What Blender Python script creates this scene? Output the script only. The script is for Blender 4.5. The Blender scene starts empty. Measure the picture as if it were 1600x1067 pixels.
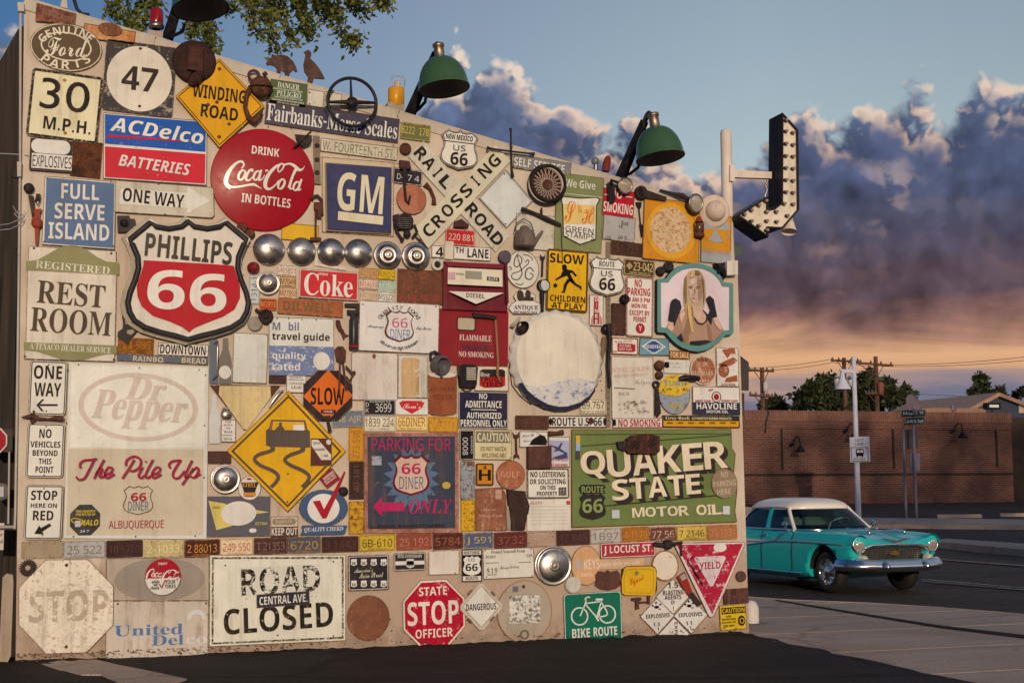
import bpy,bmesh,math,random,os
from mathutils import Vector,Matrix
random.seed(7)
SC = bpy.context.scene
COL = SC.collection
# ------------------------------------------------------------------ camera
F,YH,ROLL,H,AZ,DW = 2200.0,758.0,-0.006,1.65,math.radians(17.55),14.435
CX,CY = 800.0,533.5
_p = math.atan((YH - CY) / F)
_fw = Vector((0,math.cos(_p),math.sin(_p))); _rt = Vector((1,0,0)); _up = _rt.cross(_fw)
RT = _rt * math.cos(ROLL) + _up * math.sin(ROLL); UP = -_rt * math.sin(ROLL) + _up * math.cos(ROLL); FW = _fw
_Rz = Matrix.Rotation(-AZ,3,'Z')
RT,UP,FW = _Rz @ RT,_Rz @ UP,_Rz @ FW
CAMP = Vector((0,-DW,H))
cam = bpy.data.cameras.new('camera'); camo = bpy.data.objects.new('camera',cam); COL.objects.link(camo)
M3 = Matrix((RT,UP,-FW)).transposed()
camo.matrix_world = Matrix.Translation(CAMP) @ M3.to_4x4()
cam.sensor_width = 36; cam.lens = 36 * F / 1600; cam.clip_end = 5000; cam.clip_start = .1
SC.camera = camo
SC.render.resolution_x,SC.render.resolution_y = 1024,682
SC.view_settings.view_transform = 'Standard'; SC.view_settings.look = 'None'
SC.view_settings.exposure = -.42; SC.view_settings.gamma = 1
# ------------------------------------------------------------------ sun
SUN_EL,SUN_AZ = 9.5,-11.0           # azimuth from -Y (behind the camera), negative = to the left
sel,saz = math.radians(SUN_EL),math.radians(SUN_AZ)
TOSUN = Vector((math.sin(saz) * math.cos(sel),-math.cos(saz) * math.cos(sel),math.sin(sel)))
sl = bpy.data.lights.new('sun','SUN'); sl.energy = 3.05; sl.angle = math.radians(.6); sl.color = (1,.735,.49)
so = bpy.data.objects.new('sun',sl); COL.objects.link(so)
so.rotation_euler = TOSUN.to_track_quat('Z','Y').to_euler(); so.location = (0,-20,20)
# ------------------------------------------------------------------ sky: clear evening air with two banks of cumulus (built below)
W = bpy.data.worlds.new('World'); SC.world = W; W.use_nodes = True
SKY_STRENGTH = .1
W.cycles.sampling_method = 'MANUAL'; W.cycles.sample_map_resolution = 512
# ------------------------------------------------------------------ picture <-> place
def ray(px,py):
    return FW + RT * ((px - CX) / F) - UP * ((py - CY) / F)
def at(px,py,Y):                     # point on the plane y = Y
    d = ray(px,py); return CAMP + d * ((Y - CAMP.y) / d.y)
def gnd(px,py,z=0.0):
    d = ray(px,py); return CAMP + d * ((z - CAMP.z) / d.z)
def proj(P):
    v = P - CAMP; z = v.dot(FW); return CX + F * v.dot(RT) / z,CY - F * v.dot(UP) / z
def scale(px,py,Y):                  # metres per pixel along the wall and up it
    P = at(px,py,Y)
    a,b = proj(P - Vector((.05,0,0))),proj(P + Vector((.05,0,0)))
    c,d = proj(P - Vector((0,0,.05))),proj(P + Vector((0,0,.05)))
    return P,.1 / (b[0] - a[0]),.1 / (c[1] - d[1])
# ------------------------------------------------------------------ colour
def lin(c):
    c /= 255.0
    return c / 12.92 if c < .04045 else ((c + .055) / 1.055) ** 2.4
WREF = (lin(226),lin(208),lin(184))
def C(r,g,b):                        # colour seen in the evening light -> its own colour
    return tuple(max(.008,min(.86,.80 * lin(v) / w)) for v,w in zip((r,g,b),WREF))
# ------------------------------------------------------------------ materials
def nn(nt,t,**kw):
    n = nt.nodes.new(t)
    for k,v in kw.items():
        if k.startswith('i_'):
            key = k[2:]; key = int(key) if key.isdigit() else key.replace('_',' ')
            n.inputs[key].default_value = v
        else: setattr(n,k,v)
    return n
def math_(nt,op,a,b=None,c=None,clamp=False):
    n = nt.nodes.new('ShaderNodeMath'); n.operation = op; n.use_clamp = clamp
    for i,v in enumerate((a,b,c)):
        if v is None: continue
        if isinstance(v,(int,float)): n.inputs[i].default_value = v
        else: nt.links.new(v,n.inputs[i])
    return n.outputs[0]
def sstep(nt,v,lo,hi,o0=0.0,o1=1.0):
    n = nt.nodes.new('ShaderNodeMapRange'); n.interpolation_type = 'SMOOTHSTEP'
    for i,x in enumerate((v,lo,hi,o0,o1)):
        if isinstance(x,(int,float)): n.inputs[i].default_value = x
        else: nt.links.new(x,n.inputs[i])
    return n.outputs[0]
def mix(nt,f,a,b,mode='MIX'):
    n = nt.nodes.new('ShaderNodeMix'); n.data_type = 'RGBA'; n.blend_type = mode; n.clamp_factor = True
    for i,v in ((0,f),(6,a),(7,b)):
        if isinstance(v,(int,float)): n.inputs[i].default_value = v
        elif isinstance(v,tuple): n.inputs[i].default_value = v if len(v) == 4 else v + (1,)
        else: nt.links.new(v,n.inputs[i])
    return n.outputs[2]
def noise(nt,vec,sc,det=5,rough=.6,dist=0.0,kind='FBM'):
    n = nt.nodes.new('ShaderNodeTexNoise'); n.inputs['Scale'].default_value = sc
    n.inputs['Detail'].default_value = det; n.inputs['Roughness'].default_value = rough
    n.inputs['Distortion'].default_value = dist
    if vec is not None: nt.links.new(vec,n.inputs['Vector'])
    return n.outputs['Fac']
def mapping(nt,vec,s=(1,1,1),loc=(0,0,0),rot=(0,0,0)):
    n = nt.nodes.new('ShaderNodeMapping'); n.inputs['Scale'].default_value = s
    n.inputs['Location'].default_value = loc; n.inputs['Rotation'].default_value = rot
    nt.links.new(vec,n.inputs['Vector']); return n.outputs[0]
def new_group(name,ins):
    g = bpy.data.node_groups.new(name,'ShaderNodeTree')
    for nme,typ,dv in ins:
        s = g.interface.new_socket(nme,in_out='INPUT',socket_type=typ); s.default_value = dv
    g.interface.new_socket('Shader',in_out='OUTPUT',socket_type='NodeSocketShader')
    gi = g.nodes.new('NodeGroupInput'); go = g.nodes.new('NodeGroupOutput')
    return g,gi,go
FC,FF = 'NodeSocketColor','NodeSocketFloat'
# painted or enamelled sheet metal: paint, chips down to what is under it, dirt runs, faint dents
G_PAINT,gi,go = new_group('aged_paint',[('Color',FC,(1,1,1,1)),('Under',FC,(.2,.1,.05,1)),('Wear',FF,.2),
    ('Scale',FF,8.),('Rough',FF,.45),('Dirt',FF,.3),('Seed',FF,0.),('Metal',FF,0.),('Bump',FF,.15)])
nt = G_PAINT; I = gi.outputs
geo = nt.nodes.new('ShaderNodeNewGeometry')
off = nt.nodes.new('ShaderNodeVectorMath'); off.operation = 'ADD'
nt.links.new(geo.outputs['Position'],off.inputs[0]); nt.links.new(I['Seed'],off.inputs[1])
sc_ = nt.nodes.new('ShaderNodeVectorMath'); sc_.operation = 'SCALE'
nt.links.new(off.outputs[0],sc_.inputs[0]); nt.links.new(math_(nt,'MULTIPLY',I['Scale'],1.7),sc_.inputs['Scale'])
v = sc_.outputs[0]
n1 = noise(nt,v,1,7,.68,.4); n2 = noise(nt,v,5.5,5,.7,.2); n3 = noise(nt,off.outputs[0],2.3,4,.55)
scr = noise(nt,mapping(nt,v,(.5,.5,5),rot=(0,.6,0)),1.5,4,.7)
cm = math_(nt,'ADD',math_(nt,'ADD',math_(nt,'MULTIPLY',n1,.5),math_(nt,'MULTIPLY',n2,.3)),math_(nt,'MULTIPLY',scr,.2))
th = math_(nt,'SUBTRACT',.665,math_(nt,'MULTIPLY',I['Wear'],.31))
mask = sstep(nt,cm,th,math_(nt,'ADD',th,.035))
streak = noise(nt,mapping(nt,off.outputs[0],(14,14,.9)),1,5,.65)
blot = noise(nt,off.outputs[0],5,6,.65)
dm = math_(nt,'MULTIPLY',math_(nt,'MULTIPLY',sstep(nt,streak,.44,.68),sstep(nt,blot,.36,.62)),I['Dirt'],clamp=True)
val = math_(nt,'ADD',.74,math_(nt,'MULTIPLY',n3,.5))
vv = nt.nodes.new('ShaderNodeCombineColor')
for i in range(3): nt.links.new(val,vv.inputs[i])
colr = mix(nt,1.0,I['Color'],vv.outputs[0],'MULTIPLY')
grain = math_(nt,'ADD',.9,math_(nt,'MULTIPLY',noise(nt,off.outputs[0],60,3,.6),.2))
gg = nt.nodes.new('ShaderNodeCombineColor')
for i in range(3): nt.links.new(grain,gg.inputs[i])
colr = mix(nt,1.0,colr,gg.outputs[0],'MULTIPLY')
colr = mix(nt,math_(nt,'MULTIPLY',dm,.75),colr,(.19,.115,.055,1))
colr = mix(nt,mask,colr,I['Under'])
bs = nt.nodes.new('ShaderNodeBsdfPrincipled')
nt.links.new(colr,bs.inputs['Base Color']); nt.links.new(I['Metal'],bs.inputs['Metallic'])
nt.links.new(sstep(nt,I['Rough'],.2,.4,.5,.07),bs.inputs['Specular IOR Level'])
rg = math_(nt,'ADD',I['Rough'],math_(nt,'ADD',math_(nt,'MULTIPLY',mask,.3),math_(nt,'MULTIPLY',math_(nt,'SUBTRACT',n1,.5),.35)),clamp=True)
nt.links.new(rg,bs.inputs['Roughness'])
bp = nn(nt,'ShaderNodeBump',i_Distance=.01)
nt.links.new(I['Bump'],bp.inputs['Strength'])
nt.links.new(math_(nt,'SUBTRACT',math_(nt,'ADD',n3,math_(nt,'MULTIPLY',n2,.15)),math_(nt,'MULTIPLY',mask,.12)),bp.inputs['Height'])
nt.links.new(bp.outputs[0],bs.inputs['Normal']); nt.links.new(bs.outputs[0],go.inputs[0])
# rust: three colours stirred together
G_RUST,gi,go = new_group('rusted_metal',[('A',FC,(.05,.02,.012,1)),('B',FC,(.2,.07,.025,1)),('C',FC,(.35,.17,.06,1)),
    ('Mid',FF,.5),('Scale',FF,9.),('Rough',FF,.7)])
nt = G_RUST; I = gi.outputs
geo = nt.nodes.new('ShaderNodeNewGeometry')
sc_ = nt.nodes.new('ShaderNodeVectorMath'); sc_.operation = 'SCALE'
nt.links.new(geo.outputs['Position'],sc_.inputs[0]); nt.links.new(I['Scale'],sc_.inputs['Scale'])
v = sc_.outputs[0]
n1 = noise(nt,v,1,8,.68,.5); n2 = noise(nt,v,6,5,.7); n3 = noise(nt,mapping(nt,v,(1.6,1.6,.25)),1,5,.6)
f1 = sstep(nt,math_(nt,'ADD',math_(nt,'MULTIPLY',n1,.7),math_(nt,'MULTIPLY',n2,.3)),math_(nt,'SUBTRACT',I['Mid'],.12),math_(nt,'ADD',I['Mid'],.12))
f2 = sstep(nt,math_(nt,'ADD',math_(nt,'MULTIPLY',n3,.6),math_(nt,'MULTIPLY',n2,.4)),.52,.68)
colr = mix(nt,f2,mix(nt,f1,I['A'],I['B']),I['C'])
bs = nt.nodes.new('ShaderNodeBsdfPrincipled'); bs.inputs['Specular IOR Level'].default_value = .15; nt.links.new(colr,bs.inputs['Base Color']); nt.links.new(I['Rough'],bs.inputs['Roughness'])
bp = nn(nt,'ShaderNodeBump',i_Distance=.008,i_Strength=.35); nt.links.new(math_(nt,'ADD',n1,math_(nt,'MULTIPLY',n2,.4)),bp.inputs['Height'])
nt.links.new(bp.outputs[0],bs.inputs['Normal']); nt.links.new(bs.outputs[0],go.inputs[0])
_mc = {}
def _mat(key,group,vals):
    if key in _mc: return _mc[key]
    m = bpy.data.materials.new(key[0]); m.use_nodes = True; t = m.node_tree; t.nodes.clear()
    g = t.nodes.new('ShaderNodeGroup'); g.node_tree = group; o = t.nodes.new('ShaderNodeOutputMaterial')
    for k,v in vals.items(): g.inputs[k].default_value = v + (1,) if isinstance(v,tuple) else v
    t.links.new(g.outputs[0],o.inputs[0]); _mc[key] = m
    return m
UND = (.16,.075,.035)
def P(c,wear=.12,under=UND,scale=8.,rough=.45,dirt=.3,seed=0.,metal=0.,bump=.15):
    c = C(*c); k = ('paint',c,wear,under,scale,rough,dirt,seed,metal,bump)
    return _mat(k,G_PAINT,dict(Color=c,Under=under,Wear=wear,Scale=scale,Rough=rough,Dirt=dirt,Seed=seed,Metal=metal,Bump=bump))
def RU(a=(62,34,28),b=(112,62,42),c=(150,88,55),mid=.5,scale=9.,rough=.72):
    a,b,c = C(*a),C(*b),C(*c); k = ('rust',a,b,c,mid,scale,rough)
    return _mat(k,G_RUST,dict(A=a,B=b,C=c,Mid=mid,Scale=scale,Rough=rough))
def simple(name,c,rough=.5,metal=0.,**kw):
    k = (name,c,rough,metal,tuple(sorted(kw.items())))
    if k in _mc: return _mc[k]
    m = bpy.data.materials.new(name); m.use_nodes = True; b = m.node_tree.nodes['Principled BSDF']
    b.inputs['Base Color'].default_value = c + (1,); b.inputs['Roughness'].default_value = rough; b.inputs['Metallic'].default_value = metal
    for kk,vv_ in kw.items(): b.inputs[kk.replace('_',' ')].default_value = vv_
    _mc[k] = m; return m
def metal(c=(.5,.5,.52),rough=.28):
    k = ('metal',c,rough)
    if k in _mc: return _mc[k]
    m = bpy.data.materials.new('worn_metal'); m.use_nodes = True; t = m.node_tree; b = t.nodes['Principled BSDF']
    g = t.nodes.new('ShaderNodeNewGeometry'); n = noise(t,g.outputs['Position'],14,7,.7); n_ = noise(t,g.outputs['Position'],90,3,.6)
    t.links.new(mix(t,sstep(t,n,.5,.72),c,tuple(x * .45 for x in c)),b.inputs['Base Color'])
    t.links.new(math_(t,'ADD',rough,math_(t,'MULTIPLY',math_(t,'SUBTRACT',n,.42),.7),clamp=True),b.inputs['Roughness'])
    b.inputs['Metallic'].default_value = 1
    bp = nn(t,'ShaderNodeBump',i_Distance=.002,i_Strength=.12); t.links.new(math_(t,'ADD',n,math_(t,'MULTIPLY',n_,.3)),bp.inputs['Height']); t.links.new(bp.outputs[0],b.inputs['Normal'])
    _mc[k] = m; return m
BLACK = (27,22,24)

# ------------------------------------------------------------------ the sky: Nishita air, cumulus banks by direction
def build_world():
    nt = W.node_tree; nt.nodes.clear(); L = nt.links
    out = nt.nodes.new('ShaderNodeOutputWorld'); bg = nt.nodes.new('ShaderNodeBackground'); L.new(bg.outputs[0],out.inputs[0]); bg.inputs['Strength'].default_value = SKY_STRENGTH
    sky = nt.nodes.new('ShaderNodeTexSky'); sky.sky_type = 'NISHITA'; sky.sun_disc = False; sky.sun_elevation = sel; sky.sun_rotation = math.radians(180) + saz
    tc = nt.nodes.new('ShaderNodeTexCoord'); sp = nt.nodes.new('ShaderNodeSeparateXYZ'); L.new(tc.outputs['Generated'],sp.inputs[0])
    az = math_(nt,'SUBTRACT',math_(nt,'ARCTAN2',sp.outputs[0],sp.outputs[1]),AZ)
    hyp = math_(nt,'SQRT',math_(nt,'ADD',math_(nt,'MULTIPLY',sp.outputs[0],sp.outputs[0]),math_(nt,'MULTIPLY',sp.outputs[1],sp.outputs[1])))
    el = math_(nt,'ARCTAN2',sp.outputs[2],hyp)
    u = math_(nt,'ADD',.5,math_(nt,'MULTIPLY',az,2200 / 1600 * 1.035)); v = math_(nt,'MULTIPLY',el,2200 / 1600 * 1.03)
    def field(u,v,pts,seed,puff=1.0):
        cv = nt.nodes.new('ShaderNodeFloatCurve'); c = cv.mapping.curves[0]
        P_ = [(x / 1600,(758 - y) / 1600) for x,y in pts]
        c.points[0].location = P_[0]; c.points[1].location = P_[-1]
        for p in P_[1:-1]: c.points.new(*p)
        cv.mapping.update(); L.new(math_(nt,'MINIMUM',math_(nt,'MAXIMUM',u,0.0),1.0),cv.inputs['Value'])
        cb = nt.nodes.new('ShaderNodeCombineXYZ'); L.new(u,cb.inputs[0]); L.new(v,cb.inputs[1]); cb.inputs[2].default_value = seed
        w_ = nn(nt,'ShaderNodeTexNoise',i_Scale=16.,i_Detail=4.); L.new(cb.outputs[0],w_.inputs['Vector'])
        wv = nt.nodes.new('ShaderNodeVectorMath'); wv.operation = 'MULTIPLY_ADD'; L.new(w_.outputs['Color'],wv.inputs[0]); wv.inputs[1].default_value = (.03,.03,0); L.new(cb.outputs[0],wv.inputs[2])
        n1 = noise(nt,wv.outputs[0],7,9,.56); vo = nt.nodes.new('ShaderNodeTexVoronoi'); vo.feature = 'F1'; vo.inputs['Scale'].default_value = 20; vo.inputs['Detail'].default_value = 2.5; vo.inputs['Roughness'].default_value = .55; L.new(wv.outputs[0],vo.inputs['Vector'])
        pf = math_(nt,'SUBTRACT',.42,vo.outputs['Distance'])
        n_ = math_(nt,'ADD',math_(nt,'MULTIPLY',math_(nt,'SUBTRACT',n1,.47),.10),math_(nt,'MULTIPLY',pf,.055 * puff))
        return math_(nt,'ADD',math_(nt,'SUBTRACT',cv.outputs[0],v),n_),n1,pf
    HA = [(0,757),(430,757),(500,260),(560,150),(600,116),(640,96),(680,40),(730,8),(795,6),(835,45),(870,76),(920,96),(980,112),(1040,150),(1100,185),(1180,205),(1250,268),(1300,258),(1350,285),(1400,292),(1440,246),(1480,232),(1520,258),(1560,290),(1600,310)]
    HB = [(0,757),(800,757),(860,340),(940,290),(1000,215),(1060,178),(1120,196),(1160,176),(1190,145),(1240,134),(1300,130),(1360,124),(1400,96),(1440,90),(1490,108),(1540,104),(1600,108)]
    HL = [(0,40),(40,62),(80,757),(300,757),(335,75),(360,90),(380,757),(1600,757)]
    def ramp(val,stops,interp='EASE'):
        r = nt.nodes.new('ShaderNodeValToRGB'); r.color_ramp.interpolation = interp; e = r.color_ramp.elements
        while len(e) < len(stops): e.new(.5)
        for k,(p,c) in enumerate(stops): e[k].position = p; e[k].color = tuple(lin(x) / SKY_STRENGTH * EXPO for x in c) + (1,)
        L.new(val,r.inputs[0]); return r.outputs[0]
    cbw = nt.nodes.new('ShaderNodeCombineXYZ'); L.new(u,cbw.inputs[0]); L.new(v,cbw.inputs[1])
    st = noise(nt,mapping(nt,cbw.outputs[0],(3.2,17,1)),1,7,.6,.6); bl = noise(nt,mapping(nt,cbw.outputs[0],(5,7,1),(3,1,0)),1,8,.6,.3)
    vj = math_(nt,'MULTIPLY',math_(nt,'ADD',v,math_(nt,'MULTIPLY',math_(nt,'SUBTRACT',st,.5),.085)),2.0)      # 0..1 over v 0...5
    # clear sky, paler to the right, deep blue to the left
    tint = nt.nodes.new('ShaderNodeValToRGB'); te = tint.color_ramp.elements; te[0].color = (.44,.70,1.12,1); te[1].position = .75; te[1].color = (2.4,2.05,1.86,1); q = te.new(.4); q.color = (1.62,1.44,1.5,1); L.new(u,tint.inputs[0])
    clear = mix(nt,1.0,sky.outputs[0],tint.outputs[0],'MULTIPLY')
    low = ramp(vj,[(0,(108,112,136)),(.155,(116,116,138)),(.19,(160,138,138)),(.215,(216,166,126)),(.27,(230,178,134)),(.34,(202,158,136)),(.5,(190,180,175))])
    lowm = sstep(nt,vj,.62,.34); 
    fr = sstep(nt,u,.5,.62)
    lowm2 = math_(nt,'MULTIPLY',lowm,math_(nt,'ADD',.25,math_(nt,'MULTIPLY',fr,.75)))
    col = mix(nt,lowm2,clear,low)
    for HH,seed,dark,pw,gate in ((HB,3.1,1.0,1.1,.5),(HA,8.7,.93,1.25,.42),(HL,5.2,.9,.6,.2)):
        d0,n1,pf = field(u,v,HH,seed,pw)
        d1,_,_ = field(math_(nt,'ADD',u,.008),math_(nt,'ADD',v,.010),HH,seed,pw)
        far = sstep(nt,u,.69,.76) if HH is HA else 0.0
        m = sstep(nt,d0,.0,math_(nt,'ADD',.024,math_(nt,'MULTIPLY',far,.06)))
        base_end = sstep(nt,vj,.24,.36)                          # flat base above the glowing band
        m = math_(nt,'MULTIPLY',m,base_end)
        body = ramp(vj,[(.2,(196,138,108)),(.3,(168,122,112)),(.37,(112,92,104)),(.5,(98,97,122)),(.62,(97,108,144)),(.75,(108,124,160)),(.9,(132,147,178))])
        d2,_,_ = field(math_(nt,'ADD',u,.014),math_(nt,'ADD',v,.02),HH,seed,pw)
        sh = math_(nt,'ADD',sstep(nt,math_(nt,'ADD',math_(nt,'MULTIPLY',bl,.75),math_(nt,'MULTIPLY',pf,.5)),.3,.72,.66 * dark,1.2 * dark),math_(nt,'MULTIPLY',math_(nt,'SUBTRACT',math_(nt,'SUBTRACT',d0,d2),.02),6.0))
        cc = nt.nodes.new('ShaderNodeCombineColor')
        for i in range(3): L.new(sh,cc.inputs[i])
        body = mix(nt,1.0,body,cc.outputs[0],'MULTIPLY')
        rim = sstep(nt,d0,.062,.006)
        lit = math_(nt,'MULTIPLY',math_(nt,'SUBTRACT',d0,d1),38.0,clamp=True)
        inner = math_(nt,'MULTIPLY',sstep(nt,n1,.57,.7),sstep(nt,lit,.3,.9))
        lf = math_(nt,'ADD',math_(nt,'MULTIPLY',math_(nt,'MULTIPLY',rim,sstep(nt,lit,.12,.9)),sstep(nt,math_(nt,'ADD',bl,math_(nt,'MULTIPLY',v,gate)),.36,.56)),math_(nt,'MULTIPLY',inner,.3),clamp=True)
        lf = math_(nt,'MULTIPLY',lf,math_(nt,'SUBTRACT',1.0,math_(nt,'MULTIPLY',far,.8)))
        cloud = mix(nt,lf,body,ramp(vj,[(.3,(240,176,132)),(.6,(240,204,176)),(.95,(255,236,212))]))
        col = mix(nt,m,col,cloud)
    L.new(col,bg.inputs[0])
EXPO = 2 ** -SC.view_settings.exposure
build_world()
# ------------------------------------------------------------------ lettering
_fdir = bpy.utils.system_resource('DATAFILES',path='fonts') or ''
def _font(fn):
    try: return bpy.data.fonts.load(os.path.join(_fdir,fn))
    except Exception: return None
FMATH,FMONO = _font('NotoSansMath-Regular.woff2'),_font('DejaVuSansMono.woff2')
STY = {'b': (0x1D5D4,0x1D5EE,0x1D7EC),'s': (0x1D400,0x1D41A,0x1D7CE),'c': (0x1D4D0,0x1D4EA,0x1D7CE),'i': (0x1D63C,0x1D656,0x1D7EC),'o': (0x1D468,0x1D482,0x1D7CE)}
def styled(s,st):
    if st not in STY or FMATH is None: return s
    U,L,D = STY[st]; out = ''
    for ch in s:
        if 'A' <= ch <= 'Z': out += chr(U + ord(ch) - 65)
        elif 'a' <= ch <= 'z': out += chr(L + ord(ch) - 97)
        elif ch.isdigit() and D: out += chr(D + int(ch))
        else: out += ch
    return out
_tcu = bpy.data.curves.new('lettering','FONT'); _tob = bpy.data.objects.new('lettering',_tcu); COL.objects.link(_tob)
_bf = _tcu.font; _gc = {}
def glyphs(s,st='b'):
    k = (s,st)
    if k in _gc: return _gc[k]
    _tcu.resolution_u = 4
    _tcu.font = {'g': _bf,'m': FMONO or _bf}.get(st,FMATH or _bf)
    _tcu.body = styled(s,st); bpy.context.view_layer.update()
    ob = _tob.evaluated_get(bpy.context.evaluated_depsgraph_get()); me = ob.to_mesh()
    vs = [(v.co.x,v.co.y) for v in me.vertices]; fs = [tuple(p.vertices) for p in me.polygons]; ob.to_mesh_clear()
    x0,x1 = min(v[0] for v in vs),max(v[0] for v in vs); y0,y1 = min(v[1] for v in vs),max(v[1] for v in vs)
    r = ([((x - x0) / (x1 - x0) - .5,(y - y0) / (y1 - y0) - .5) for x,y in vs],fs,(x1 - x0) / (y1 - y0)); _gc[k] = r
    return r
# ------------------------------------------------------------------ shapes, in pixels about a centre (y down)
def R(w,h,r=0,k=5):
    if r <= 0: return [(-w / 2,h / 2),(w / 2,h / 2),(w / 2,-h / 2),(-w / 2,-h / 2)]
    o = []
    for cx,cy,a0 in ((-w / 2 + r,h / 2 - r,90),(w / 2 - r,h / 2 - r,0),(w / 2 - r,-h / 2 + r,-90),(-w / 2 + r,-h / 2 + r,-180)):
        q = [(cx + r * math.cos(math.radians(a0 + 90 - 90 * i / k)),cy + r * math.sin(math.radians(a0 + 90 - 90 * i / k))) for i in range(k + 1)]
        o += q
    return o
def E(w,h,k=48): return [(w / 2 * math.cos(-2 * math.pi * i / k),h / 2 * math.sin(-2 * math.pi * i / k)) for i in range(k)]
def OCT(w,h,c=.2929): return [(-w / 2,h * (.5 - c)),(-w * (.5 - c),h / 2),(w * (.5 - c),h / 2),(w / 2,h * (.5 - c)),(w / 2,-h * (.5 - c)),(w * (.5 - c),-h / 2),(-w * (.5 - c),-h / 2),(-w / 2,-h * (.5 - c))]
def DIA(w,h): return [(-w / 2,0),(0,h / 2),(w / 2,0),(0,-h / 2)]
def RDIA(w,h,t=.06):
    o = []
    for a,b in (((-1,0),(0,1)),((0,1),(1,0)),((1,0),(0,-1)),((0,-1),(-1,0))):
        for s in (t,1 - t): o.append((w / 2 * (a[0] * (1 - s) + b[0] * s),h / 2 * (a[1] * (1 - s) + b[1] * s)))
    return o
_SH = [(-1,.52),(-.96,.66),(-.88,.78),(-.72,.88),(-.5,.93),(-.25,.96),(-.08,1.0),(0,1.04)]
def SHIELD(w,h):                       # highway shield: three points on top, waisted, pointed foot
    L = [(-.60,-.98),(-.98,-.66),(-.92,-.55),(-.84,-.36),(-.83,-.2),(-.88,-.02),(-.96,.18),(-1,.36),(-.97,.52),(-.88,.68),(-.7,.8),(-.45,.88),(-.2,.94),(0,1)]
    T = [(.0,-1),(-.12,-.9),(-.3,-.87),(-.48,-.9)]
    half = T[0:1] + T[1:] + L
    o = half + [(-x,y) for x,y in reversed(half[1:-1])]
    return [(x * w / 2,y * h / 2) for x,y in o]
class Abs(list): pass
def ins(poly,d):                       # inset a polygon by d px
    n = len(poly); o = []
    ar = sum(poly[i][0] * poly[(i + 1) % n][1] - poly[(i + 1) % n][0] * poly[i][1] for i in range(n))
    sg = 1 if ar > 0 else -1
    for i in range(n):
        a,b,c = poly[i - 1],poly[i],poly[(i + 1) % n]
        def nrm(p,q):
            dx,dy = q[0] - p[0],q[1] - p[1]; l = math.hypot(dx,dy) or 1; return -dy / l * sg,dx / l * sg
        n1_,n2_ = nrm(a,b),nrm(b,c); k = 1 + n1_[0] * n2_[0] + n1_[1] * n2_[1]; k = max(k,.35)
        o.append((b[0] + d * (n1_[0] + n2_[0]) / k,b[1] + d * (n1_[1] + n2_[1]) / k))
    return o
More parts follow.
